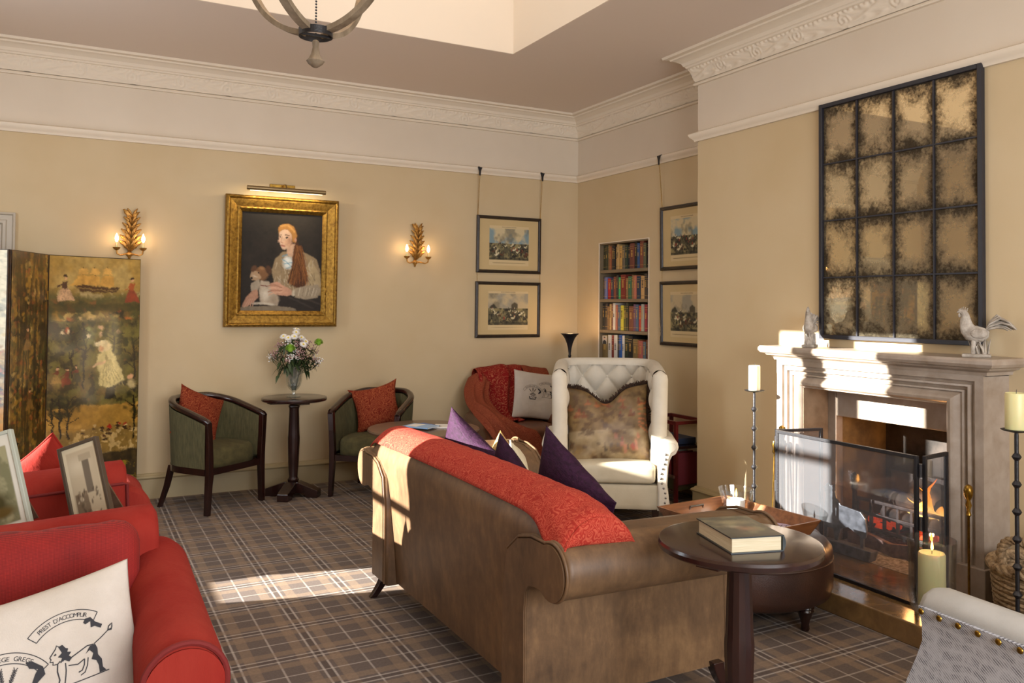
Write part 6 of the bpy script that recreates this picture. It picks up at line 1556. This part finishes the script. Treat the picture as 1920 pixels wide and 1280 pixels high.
# --- hunting prints ---
m_pframe = mat('dark_print_frame', '#1d1714', .35, '#33261d', 30, bump=.2)
m_prt = paintmat('engraving', .7, 0, .02)
def hunting(seed, W_, H_, buildings=False, bluesky=True):
    w, h = 120, int(120*H_/W_); c = Canvas(w, h, '#c3ab7c', H_/W_, seed); c.a *= (1+.10*(c.fbm(3, 3)-.5))[..., None]
    x0, x1, y0, y1 = .17, .83, .13, .80
    c.poly([(x0-.005, y0-.0), (x1+.005, y0), (x1+.005, .90), (x0-.005, .90)], '#cdb88c', 0)
    for k in range(9): c.stroke([(.38+.027*k, y0+.022), (.398+.027*k, y0+.022)], .006, '#4a3d2b', .7)
    ys_ = y0+.05; hz_ = ys_+(y1-ys_)*.48; box = (c.X > x0)*(c.X < x1)*(c.Y > ys_)*(c.Y < y1)
    c.put(box*(c.Y < hz_), '#7b9196' if bluesky else '#9a9380'); f_ = c.fbm(5, 5); c.put(box*(c.Y < hz_)*np.clip((f_-.40)*6, 0, 1), '#c6b68f' if bluesky else '#bba985')
    c.put(box*(c.Y < hz_)*np.clip((c.fbm(6, 4)-.56)*6, 0, 1), '#6a6553', .7)
    c.put(box*(c.Y >= hz_), '#55503a'); f2_ = c.fbm(12, 4); c.put(box*(c.Y >= hz_)*np.clip((f2_-.45)*6, 0, 1), '#8d8158'); c.put(box*(c.Y >= hz_)*np.clip((c.fbm(26, 3)-.55)*8, 0, 1), '#26231a'); c.put(box*(c.Y > y1-.05), '#2c2920', .6)
    if buildings: c.poly([(.55, hz_), (.55, hz_-.08), (.60, hz_-.13), (.66, hz_-.09), (.66, hz_)], '#4d4736', 1).poly([(.18, hz_), (.2, hz_-.05), (.26, hz_-.10), (.32, hz_)], '#393527', 1)
    rr = random.Random(seed)
    for k in range(26):
        x = rr.uniform(x0+.04, x1-.04); y = rr.uniform(hz_-.01, y1-.08); s_ = .012+.02*(y-hz_)/(y1-hz_); cc = rr.choice(['#2a241b', '#d8cda9', '#54361f', '#c9bd98', '#3a3428'])
        c.blob(x, y, s_*1.6, s_*.8, cc, rr.uniform(-.5, .5), .4).blob(x+s_*1.4, y-s_*1.2, s_*.6, s_*.9, cc, .5, .5).blob(x, y-s_*2.0, s_*.55, s_*1.2, rr.choice(['#8c3226', '#2a2a2e', '#d5c8a2', '#3d3a2c']), 0, .5)
        for lx in (-1.1, -.7, .8, 1.2): c.stroke([(x+lx*s_, y+s_*.5), (x+lx*s_*1.5, y+s_*3)], .0035, '#231f17', .9)
    for k in range(14): c.stroke([(rr.uniform(.2, .3), .855+.0*k), (rr.uniform(.5, .8), .855)], .003, '#7f6d4b', .3)
    return c
def printframe(lb, loc, rz, W_, H_, cvs, grp, tilt=.012):
    t_ = thing('framed_print', lb, 'framed print', loc, rot=(tilt, 0, rz), group=grp)
    framering('frame', [(0, 0), (0, .018), (.006, .024), (.018, .026), (.024, .020), (.028, .012), (.03, .008)], W_, H_, m_pframe, t_)
    picture('print', cvs, lambda u, v: (-(W_/2-.028)+(W_-.056)*u, -.009, .028+(H_-.056)*v), m_prt, t_); return t_
def chain(q, p0, p1, r=.0016):
    a = Vector(p0); b_ = Vector(p1); n_ = int((b_-a).length/.012); 
    q.tube([tuple(a+(b_-a)*k/n_+Vector((.0009*(-1)**k, 0, 0))) for k in range(n_+1)], r, 5)
    return q
def hook(lb, loc, rz, chains):
    t_ = thing('picture_hook', lb, 'picture hook', loc, rz)
    obj('rail_clip', MB().prism([(-.022, .075), (.022, .075), (.009, .04), (.007, .0), (-.007, .0), (-.009, .04)], lambda u, v, t__: (u, -.054-t__, v), 0, .006).tube([(0, -.054, .073), (0, -.03, .083), (0, -.02, .07)], .006, 6), m_black, t_)
    for z0, z1 in chains:
        q = MB()
        for s_ in (-.0045, .0045) if z0 > -.02 else (0,): chain(q, (s_, -.05 if z0 > -.02 else -.02, z0), (s_*.4, -.02, z1))
        obj('chain', q, m_brass, t_)
    return t_
g1 = 'hunting engravings on the back wall'
printframe('upper of the two hunting prints on the back wall, blue sky over a pack', (3.54, D-.004, 1.755), 0, .665, .52, hunting(41, .665, .52), g1)
printframe('lower of the two hunting prints on the back wall, farm buildings behind riders', (3.535, D-.004, 1.165), 0, .67, .51, hunting(42, .67, .51, True, False), g1)
g2 = 'hunting engravings on the recess wall'
printframe('upper of the two hunting prints on the recess wall, half hidden by the chimney breast', (XR-.004, 5.09, 1.755), radians(-90), .66, .52, hunting(43, .66, .52), g2)
printframe('lower of the two hunting prints on the recess wall, half hidden by the chimney breast', (XR-.004, 5.09, 1.145), radians(-90), .66, .52, hunting(44, .66, .52, True, False), g2)
hook('black rail hook and chain holding the left edge of the back wall prints', (3.215, D, 2.625), 0, [(.0, -.36), (-.87+.0, -.95)])
hook('black rail hook and chain holding the right edge of the back wall prints', (3.865, D, 2.625), 0, [(.0, -.36), (-.87, -.95)])
hook('black rail hook and chain holding the recess wall prints beside the bookcase', (XR, 5.40, 2.625), radians(-90), [(.0, -.36), (-.87, -.96)])

# ================= BOOK NICHE =================
m_shelfp = mat('shelf_paint', '#7a6a52', .55)
bc = thing('book_niche_shelves', 'taupe painted bookshelves built into the niche in the recess wall', 'bookcase', (XR, 5.97, .93))
q = MB().box((0, -.37, -.0), (.006, -.366, 1.1)); 
NYc = 5.97
obj('back_panel', MB().box((.24, -.37, 0), (.25, .37, 1.105)), m_shelfp, bc, smooth=False)
obj('side_panel', MB().box((.0, -.37, 0), (.25, -.358, 1.105)), m_shelfp, bc, smooth=False); obj('side_panel', MB().box((.0, .358, 0), (.25, .37, 1.105)), m_shelfp, bc, smooth=False)
obj('top_panel', MB().box((.0, -.358, 1.093), (.25, .358, 1.105)), m_shelfp, bc, smooth=False)
SZ = [.945, 1.245, 1.525, 1.79]     # tops of shelves (world)
for z in SZ: obj('shelf', MB().box((-.002, -.358, z-.93-.028), (.24, .358, z-.93)), m_shelfp, bc, smooth=False, bevel=.002)
obj('architrave', MB().box((-.006, -.378, -.03), (.0, -.368, 1.113)).box((-.006, .368, -.03), (.0, .378, 1.113)).box((-.006, -.368, 1.105), (.0, .368, 1.113)), m_plaster, bc, smooth=False)
NM = {'#3b3a26': 'dark olive', '#2f3a2c': 'dark green', '#8a6a45': 'tan', '#9a5b38': 'rust', '#3a3632': 'charcoal', '#1d1b1a': 'black', '#b99a66': 'straw', '#c49a55': 'gold', '#6b6152': 'grey brown', '#6e3c30': 'brown red', '#2f4f7d': 'blue', '#5a5a44': 'olive grey', '#22222c': 'near black',
      '#6f74a0': 'lavender', '#a5252a': 'red', '#27384e': 'navy', '#7c4434': 'russet', '#3fae6b': 'bright green', '#7a2a22': 'maroon', '#3c6b4c': 'mid green', '#b9705a': 'salmon', '#c9a26b': 'light tan', '#4c4038': 'umber', '#d5d0c6': 'white', '#4f6680': 'steel blue', '#c8bf3a': 'yellow',
      '#5c5a24': 'olive', '#7b4a34': 'chestnut', '#76536f': 'plum', '#c2452c': 'orange red', '#a7a89c': 'pale grey', '#98273d': 'crimson', '#2a5ba5': 'royal blue', '#7d6a42': 'khaki', '#ad5f55': 'brick pink', '#5f6e78': 'slate'}
rows = [('top shelf', SZ[3], .235, ['#3b3a26', '#3b3a26', '#8a6a45', '#9a5b38', '#3a3632', '#1d1b1a', '#b99a66', '#b99a66', '#c49a55', '#6b6152', '#2f3a2c', '#22222c', '#6e3c30', '#1d1b1a', '#2f4f7d', '#7c4434', '#5a5a44', '#22222c'], [1, 1, .6, .7, 1, .6, .6, .9, 1.2, 1, 1, .9, 1.7, .9, .9, 1.4, 1, 1.2]),
        ('second shelf', SZ[2], .215, ['#4c4038', '#6f74a0', '#a5252a', '#27384e', '#7c4434', '#3a3632', '#3fae6b', '#7a2a22', '#8a6a45', '#3c6b4c', '#8a6a45', '#b9705a', '#27384e', '#c9a26b', '#4c4038', '#22222c'], [.5, 1, 1.3, .9, .9, .6, .9, 1.6, .8, 1.1, .6, .9, 1.1, 1.3, .9, .7]),
        ('third shelf', SZ[1], .245, ['#1d1b1a', '#4c4038', '#8a6a45', '#b99a66', '#7c4434', '#d5d0c6', '#b9705a', '#4f6680', '#c8bf3a', '#5c5a24', '#3b3a26', '#7b4a34', '#76536f', '#4f6680', '#c2452c', '#a7a89c', '#98273d', '#2f3a2c'], [.8, .9, .6, .7, .7, .9, .7, .9, 1.1, .9, .8, 1.6, .8, .9, 1, .9, 1, .8]),
        ('bottom shelf', SZ[0], .262, ['#7d6a42', '#d5d0c6', '#7a2a22', '#d5d0c6', '#3a3632', '#2a5ba5', '#d5d0c6', '#2f3a2c', '#1d1b1a', '#7d6a42', '#9a5b38', '#ad5f55', '#5f6e78', '#7b4a34', '#8a6a45'], [2.2, 1.5, 1, 1.4, .7, 1.2, .9, 1.6, 1.7, 1.9, .6, 1.4, 1, .7, .8])]
ORD = ['first', 'second', 'third', 'fourth', 'fifth', 'sixth', 'seventh', 'eighth', 'ninth', 'tenth', 'eleventh', 'twelfth', 'thirteenth', 'fourteenth', 'fifteenth', 'sixteenth', 'seventeenth', 'eighteenth']
m_foil = mat('gilt_foil', '#c9a75a', .4, metal=.5)
rk_ = random.Random(5); nb = 0
for sname, z, hmax, cols, wds in rows:
    tot = sum(wds); y = NYc+.354; sc = .700/tot
    for i, (c_, wd_) in enumerate(zip(cols, wds)):
        wth = wd_*sc; h = hmax*rk_.uniform(.86, 1.0) if sname != 'bottom shelf' or i > 8 else hmax*rk_.uniform(.94, 1)
        if sname == 'bottom shelf' and i > 8: h *= .88
        dep = rk_.uniform(.13, .16); fx_ = XR+.025+rk_.uniform(0, .012)
        base = mat('bookcloth_'+c_[1:], c_, .65, tuple(0 for _ in range(3)) if 0 else None, bump=.1)
        bk_ = thing('book', '%s book, %s from the left on the %s of the niche' % (NM[c_], ORD[i], sname), 'book', (fx_, y-wth/2, z), 0, 'books on the niche %s' % sname)
        q = MB(); w2 = wth/2-.0006; n_ = 6
        prof_s = [(-.004*cos(pi*k/n_-pi/2), -w2+2*w2*k/n_) for k in range(n_+1)]
        q.loft([[(x, yy, zz) for x, yy in prof_s]+[(dep, w2, zz), (dep, -w2, zz)] for zz in (.0006, h)]); obj('cover', q, base, bk_, smooth=False)
        q = MB()
        if c_ not in ('#d5d0c6',):
            for zz in (h*.12, h*.80, h*.88): q.box((-.0048, -w2*.8, zz), (-.003, w2*.8, zz+.0022))
        for k in range(rk_.randint(3, 6)): q.box((-.0048, -w2*.35, h*.48+k*.012), (-.0035, w2*.35, h*.48+k*.012+.007))
        obj('spine_lettering', q, m_foil if c_ not in ('#d5d0c6', '#b99a66', '#c8bf3a', '#c9a26b', '#c49a55') else m_ink, bk_, smooth=False)
        if sname == 'bottom shelf' and i == 0:
            pc = Canvas(14, 26, '#b8b3aa', 1.8, 2); pc.blob(.5, .32, .22, .3, '#cda58a', 0, .3).blob(.5, .2, .22, .18, '#3b2b22', 0, .4).poly([(.1, 1), (.2, .62), (.5, .5), (.8, .62), (.9, 1)], '#20222a', 0)
            picture('spine_portrait', pc, lambda u, v: (-.0052, w2*.9-w2*1.8*u, h*.68+h*.3*v), m_prt, bk_)
        y -= wth; nb += 1

# ================= PAINTED SCREEN =================
m_scr = paintmat('varnished_scraps', .30, .7, .25, 30)
def scrap_base(seed, w, h, dark=0):
    c = Canvas(w, h, '#6a5427', h/w, seed)
    f_ = c.fbm(3, 5, 1.6, .9); c.put(np.clip((f_-.42)*5, 0, 1), '#9c7c33').put(np.clip((c.fbm(5, 5)-.5)*6, 0, 1), '#4a4a24').put(np.clip((c.fbm(8, 4)-.56)*8, 0, 1), '#2a2414').put(np.clip((c.fbm(12, 4)-.6)*9, 0, 1), '#a5582f', .7).put(np.clip((c.fbm(9, 4)-.62)*9, 0, 1), '#c0a868', .8)
    return c
def figure(c, x, y, s_, dress, top, seed=0):
    """little costumed figure: full skirt, bodice, head, hat"""
    c.poly([(x-.35*s_, y), (x-.10*s_, y-.55*s_/c.asp), (x+.10*s_, y-.55*s_/c.asp), (x+.38*s_, y)], dress, 1).poly([(x-.11*s_, y-.5*s_/c.asp), (x-.13*s_, y-.8*s_/c.asp), (x+.13*s_, y-.8*s_/c.asp), (x+.11*s_, y-.5*s_/c.asp)], top, 1)
    c.blob(x, y-.92*s_/c.asp, .085*s_, .10*s_, '#cfa585', 0, .3).blob(x, y-1.0*s_/c.asp, .13*s_, .07*s_, '#3b2a1a', 0, .3).stroke([(x-.1*s_, y-.7*s_/c.asp), (x-.28*s_, y-.5*s_/c.asp)], .04*s_, top)
    for k in range(5): c.stroke([(x+(k-2)*.05*s_, y-.5*s_/c.asp), (x+(k-2)*.14*s_, y)], .012*s_, '#5b4a35', .5)
def tree(c, x, y, h, col='#241d10', fol='#3c3d1c', seed=1):
    rr = random.Random(seed); c.stroke([(x, y), (x+.01, y-h*.5), (x-.01, y-h)], .016, col)
    for k in range(9): yy = y-h*(.35+.07*k); c.stroke([(x, yy), (x+rr.uniform(-.12, .12), yy-h*.15)], .006, col)
    for k in range(16): c.blob(x+rr.uniform(-.12, .12), y-h*rr.uniform(.55, 1.1), .035, .035, fol, rr.random(), .7, .7, .8)
c3 = scrap_base(51, 150, 400)
c3.poly([(0, 0), (1, 0), (1, .17), (0, .17)], '#a88d4b', 4, .9).put((c3.Y < .13)*np.clip((c3.fbm(4, 4)-.4)*4, 0, 1), '#b7a36a', .8)
c3.put(np.clip(1-np.abs(c3.Y-.165)/.045, 0, 1)*(c3.Y > .12), '#4b4f2c', .9).put(np.clip(1-np.abs(c3.Y-.15)/.02, 0, 1)*np.clip((c3.fbm(14, 3)-.5)*6, 0, 1), '#b7a981', .8)
for k, x in enumerate((.36, .48, .62)): c3.stroke([(x, .125), (x, .04)], .006, '#3b2a18'); c3.poly([(x-.07, .115), (x-.055, .075), (x+.06, .075), (x+.07, .115)], '#c39a4e', 1).poly([(x-.055, .07), (x-.04, .045), (x+.04, .045), (x+.055, .07)], '#cda65c', 1)
c3.poly([(.26, .118), (.76, .118), (.72, .14), (.32, .14)], '#4a3118', 1).poly([(.22, .12), (.36, .06), (.34, .12)], '#c79f52', 1).stroke([(.3, .13), (.72, .13)], .004, '#c2a96d')
figure(c3, .17, .175, .26, '#c9a98b', '#4b3226'); figure(c3, .90, .18, .26, '#8e3d28', '#a5552f')
c3.poly([(0, .19), (1, .185), (1, .215), (0, .225)], '#3f3d1d', 3, .8)
for k in range(8): c3.blob(.1+.11*k+rnd.uniform(-.03, .03), .245+rnd.uniform(-.01, .01), .05, .022, rnd.choice(['#a8642f', '#8e7f45', '#c3ab77', '#5c5a2c']), rnd.random(), .6)
c3.poly([(.0, .26), (1, .25), (1, .60), (0, .60)], '#4d4a25', 6, .75); c3.put(((c3.Y > .26)*(c3.Y < .6))*np.clip((c3.fbm(6, 5)-.46)*6, 0, 1), '#6e6a34', .8).put(((c3.Y > .26)*(c3.Y < .6))*np.clip((c3.fbm(12, 4)-.56)*8, 0, 1), '#26210f', .8)
for k in range(9): c3.blob(.12+.7*rnd.random(), .27+.05*rnd.random(), .035, .03, rnd.choice(['#c4a88a', '#a5532f', '#d3c6a5', '#7f8a55']), 0, .5)
for x, y, h in ((.38, .52, .25), (.94, .55, .22), (.25, .48, .2), (.7, .4, .12)): tree(c3, x, y, h, '#221b0e', '#34371a', int(x*100))
# girl in a pale dress and bonnet
c3.blob(.60, .36, .085, .075, '#d5c9a2', 0, .3).blob(.56, .365, .035, .035, '#c99f7d', 0, .4).blob(.55, .345, .075, .03, '#e2d9b8', -.3, .4).poly([(.52, .39), (.68, .37), (.80, .46), (.84, .50), (.66, .535), (.56, .52)], '#cdc48f', 2)
for k in range(6): c3.stroke([(.62, .40), (.58+.05*k, .52)], .008, '#9b8f5c', .7)
c3.poly([(.64, .53), (.74, .525), (.72, .575), (.62, .575)], '#1d1a12', 1).stroke([(.60, .42), (.50, .44)], .022, '#cdb08e')
for x, y in ((.10, .50), (.20, .51), (.30, .50)): figure(c3, x, y, .17, rnd.choice(['#7a3324', '#8e7a45', '#3f3d2a']), '#6b2f20')
c3.blob(.92, .52, .06, .07, '#b7ab82', 0, .5).blob(.90, .49, .03, .03, '#c99f7d')
# hunting landscape band
c3.poly([(.02, .60), (.98, .60), (1, .78), (0, .78)], '#a3803a', 5).put(((c3.Y > .6)*(c3.Y < .68))*np.clip((c3.fbm(4, 3)-.4)*5, 0, 1), '#c29c4d').poly([(.0, .70), (1, .68), (1, .80), (0, .80)], '#8a713a', 4).put(((c3.Y > .7)*(c3.Y < .8))*np.clip((c3.fbm(22, 3)-.52)*8, 0, 1), '#cdb47c', .8)
for k in range(16): x = .3+.62*rnd.random(); y = .67+.07*rnd.random(); c3.blob(x, y, .022, .016, rnd.choice(['#9d2f1c', '#3b2516', '#5b3a20', '#c9b07c']), 0, .4).blob(x, y+.012, .03, .012, '#3a2616', 0, .4)
for x in (.06, .14, .22): tree(c3, x, .72, .16, '#1f190d', '#2d2d15', int(x*70))
tree(c3, .95, .75, .18, '#1f190d', '#2b2b14', 5)
c3.poly([(0, .80), (1, .79), (1, 1), (0, 1)], '#3a3120', 4).put((c3.Y > .8)*np.clip((c3.fbm(5, 4)-.48)*5, 0, 1), '#57492a', .9).poly([(.0, .80), (.24, .80), (.22, 1), (0, 1)], '#23262b', 3).blob(.45, .87, .09, .04, '#a5532f', .3, .5).blob(.58, .90, .15, .06, '#1c1512', 0, .5).blob(.50, .86, .045, .03, '#c99067', 0, .5).stroke([(.42, .93), (.80, .83)], .008, '#7a5a30').put((c3.Y > .84)*(c3.X > .7)*np.clip((c3.fbm(16, 3)-.52)*9, 0, 1), '#a08a2e', .9)
c2b = scrap_base(52, 90, 400)
c2b.put(np.clip((c2b.fbm(3, 4, 3, .5)-.45)*5, 0, 1), '#2d2110', .9)
for k in range(9): x = rnd.random(); c2b.stroke([(x, .95), (x+rnd.uniform(-.1, .1), .5), (x+rnd.uniform(-.1, .1), .1)], .03, '#231a0e', .8)
for k in range(140): c2b.blob(rnd.random(), rnd.random(), .04, .05, rnd.choice(['#8a6a22', '#a5832e', '#3c3a1a', '#5e5a26', '#241b0e', '#7a4a20']), rnd.random(), .6, .8, 1)
for x, y, s_ in ((.45, .36, .6), (.55, .58, .55), (.6, .82, .6)): figure(c2b, x, y, s_*.6, '#8a6a35', '#6b4526')
c1b = scrap_base(53, 90, 400)
c1b.poly([(0, 0), (1, 0), (1, .35), (0, .35)], '#b9b49a', 5).put((c1b.Y < .35)*np.clip((c1b.fbm(6, 4)-.5)*6, 0, 1), '#8c9084', .8).poly([(0, .6), (1, .55), (1, .8), (0, .85)], '#c0935a', 5)
for k in range(90): c1b.blob(rnd.random(), rnd.random(), .04, .05, rnd.choice(['#b5a377', '#8a6a3a', '#6a6a4a', '#a5673a', '#d0c7a2']), rnd.random(), .6, .7, 1)
for c_ in (c3, c2b, c1b): warp(c_, .05, 12); warp(c_, .02, 30); c_.a *= (1+.7*(c_.fbm(22, 4)-.5))[..., None]; c_.a = c_.a*np.array([1.05, .95, .78])
SH = 1.775
sc_ = thing('folding_screen', 'tall varnished scrapwork folding screen with Victorian scenes before the back wall', 'screen', (0, 6.2, 0))
m_sedge = mat('screen_edge', '#4a3217', .4, '#2b1c0d', 20); m_sback = mat('screen_back_cloth', '#4b3b22', .8)
def spanel(p0, p1, cvs, top0=SH, flip=1):
    a = Vector((p0[0], p0[1]-6.2, 0)); b_ = Vector((p1[0], p1[1]-6.2, 0)); d = (b_-a); n_ = Vector((d.y, -d.x, 0)).normalized()
    q = MB().loft([[a+Vector((0, 0, .03)), b_+Vector((0, 0, .03)), b_+Vector((0, 0, top0)), a+Vector((0, 0, top0))], [a-n_*.028+Vector((0, 0, .03)), b_-n_*.028+Vector((0, 0, .03)), b_-n_*.028+Vector((0, 0, top0)), a-n_*.028+Vector((0, 0, top0))]])
    o = obj('screen_panel', q, m_sedge, sc_, smooth=False)
    def fn(u, v):
        w_ = .004*mnoise.noise(Vector((u*1.5, v*3, top0+p0[0]))); return a+d*(.006+.988*u)+n_*(.0015+w_*.6+.003)+Vector((0, 0, .035+(top0-.04)*v))
    picture('painted_face', cvs, fn, m_scr, o)
    for f in (.08, .92): obj('foot', MB().box((a+d*f-n_*.024-Vector((.012, 0, 0)))[:2]+(0,), (a+d*f-n_*.004+Vector((.012, 0, 0)))[:2]+(.03,)), m_sedge, sc_, smooth=False)
spanel((-.145, 6.37), (.440, 6.645), c3)
spanel((-.335, 5.90), (-.150, 6.36), c2b)
spanel((-.93, 6.15), (-.350, 5.885), c1b)
q = MB()
for z in (.3, .9, 1.5): q.lathe([(.006, z-.03), (.006, z+.03)], (-.148, .165, 0), 8)
obj('hinge', q, m_brass, sc_)

# ================= CHANDELIER =================
ch = thing('orb_chandelier', 'weathered wooden orb chandelier with an iron ring, hanging in the roof lantern', 'chandelier', (.775, 3.01, 2.42))
m_weath = mat('weathered_wood', '#8b7d68', .7, '#6c5d49', 9, 6, stretch=(3, 3, 1), bump=.2)
Rr = .315; zc = .035+Rr
for k in range(2):
    a = radians(28+90*k+12); d = Vector((cos(a), sin(a), 0)); sd = Vector((-sin(a), cos(a), 0))
    for s_ in (-1, 1):
        q = MB(); loops = []
        for j in range(41):
            b_ = radians(-80+160*j/40); r0, r1 = Rr-.0095, Rr+.0095
            loops.append([d*(s_*rr*cos(b_))+sd*w_+Vector((0, 0, zc+rr*sin(b_))) for rr, w_ in ((r0, -.017), (r1, -.017), (r1, .017), (r0, .017))])
        q.loft(loops); obj('wooden_hoop', q, m_weath, ch, smooth=True, angle=.5)
for z in (.030, 2*Rr+.02):
    q = MB().loft([[(r*cos(2*pi*j/36), r*sin(2*pi*j/36), z+zz) for r, zz in ((.058, -.012), (.062, -.012), (.062, .016), (.058, .016))] for j in range(37)], cap=False)
    obj('iron_ring', q, m_black, ch, angle=.6)
obj('finial', MB().lathe([(.0, -.095), (.01, -.094), (.026, -.082), (.033, -.072), (.026, -.064), (.016, -.045), (.011, -.02), (.013, .0), (.008, .006)], (0, 0, 0), 24), m_weath, ch)
obj('crossbar', MB().box((-.06, -.004, .02), (.06, .004, .03)), m_black, ch, smooth=False)
q = MB()
for k in range(30): z = .03+.011*k; q.sphere((0, 0, z), .0042, 6, 5)
obj('bead_chain', q, m_black, ch)
obj('stem', MB().lathe([(.006, .33), (.01, .34), (.02, .36), (.012, .38), (.008, .4), (.008, 1.9)], (0, 0, 0), 10), m_black, ch)
for k in range(4):
    a = k*pi/2+.3; x, y = .10*cos(a), .10*sin(a)
    o = obj('lamp_arm', MB().tube([(0, 0, .37), (x*.6, y*.6, .345), (x, y, .36), (x, y, .375)], .004, 6), m_black, ch)
    obj('candle_tube', MB().lathe([(.009, .372), (.009, .43), (0, .43)], (x, y, 0), 10), m_ivory, o); obj('bulb', MB().lathe([(.004, .43), (.012, .45), (.010, .468), (.001, .49)], (x, y, 0), 10), m_bulb, o)
lamp('chandelier_light', 'POINT', (.775, 3.01, 2.42+.46), 5, (1, .62, .32), radius=.10)

# hunting scene cushion with fur trim on the wing chair
ch_cv = Canvas(160, 160, '#6e5636', 1, 77)
ch_cv.put(np.clip((ch_cv.fbm(4, 5)-.42)*4, 0, 1), '#876d43').put((ch_cv.Y < .35)*np.clip((ch_cv.fbm(6, 4)-.42)*5, 0, 1), '#5b4628').put((ch_cv.Y > .58)*np.clip((ch_cv.fbm(4, 4)-.40)*5, 0, 1), '#94805f').put(np.clip((ch_cv.fbm(12, 3)-.58)*8, 0, 1), '#4b3320', .7)
for k in range(14): x = rnd.random()*.85+.05; y = .22+.2*rnd.random(); ch_cv.blob(x, y, .05, .022, rnd.choice(['#6b3a22', '#8e5531', '#4a2c1a']), rnd.uniform(-.3, .3), .4, .9).blob(x, y-.04, .014, .028, '#7a3524', 0, .4, .7)
for k in range(18): x = .42+.4*rnd.random(); y = .66+.2*rnd.random(); ch_cv.blob(x, y, .02, .045, rnd.choice(['#833a2a', '#3f342c', '#96604a', '#5a4a3c']), 0, .4, .85)
for k in range(6): ch_cv.stroke([(.84, .30+.05*k), (.96, .24+.08*k)], .012, '#b5663c', .8)
for k in range(5): ch_cv.stroke([(.08+.04*cos(a/2), .78+.05*sin(a/2)) for a in range(k, k+8)], .008, '#6d5f4d', .7)
warp(ch_cv, .03, 14); ch_cv.a *= (1+.6*(ch_cv.fbm(18, 4)-.5))[..., None]
m_scene = paintmat('printed_velvet', .5, 0, .3, 120)
a33 = radians(-33)
o_, P_ = cushion('scatter_cushion', 'brown hunting-scene cushion with dark fur trim on the cream wing chair', 'cushion', (3.225, 4.655, .655), (.60, .54), m_scene, RM(radians(-29), .30, radians(-3)), T=.18, seed=41, ears=.10, n=64, cv=ch_cv, dent=.20)
m_fur = mat('dark_fur', '#2e1f15', .95, '#4b3322', 60, bump=1, bscale=200)
q = MB(); rr = random.Random(3)
for a in (0, 1, 2, 3):
    if a == 0: continue
    for k in range(520):
        s_ = -1+2*rr.random(); x, y = ((s_, -1), (1, s_), (-s_, 1), (-1, -s_))[a]; p = P_(x, y, 1); d = Vector((x*(abs(x) == 1), 0, y*(abs(y) == 1)))+Vector((rr.uniform(-.5, .5), rr.uniform(-.9, .9), rr.uniform(-.5, .5)))
        d = d.normalized()*rr.uniform(.02, .042); q.tube([tuple(p), tuple(p+d*.6), tuple(p+d+Vector((0, 0, -.004)))], [.0045, .0035, .0008], 4)
obj('fur_trim', q, m_fur, o_, angle=4)
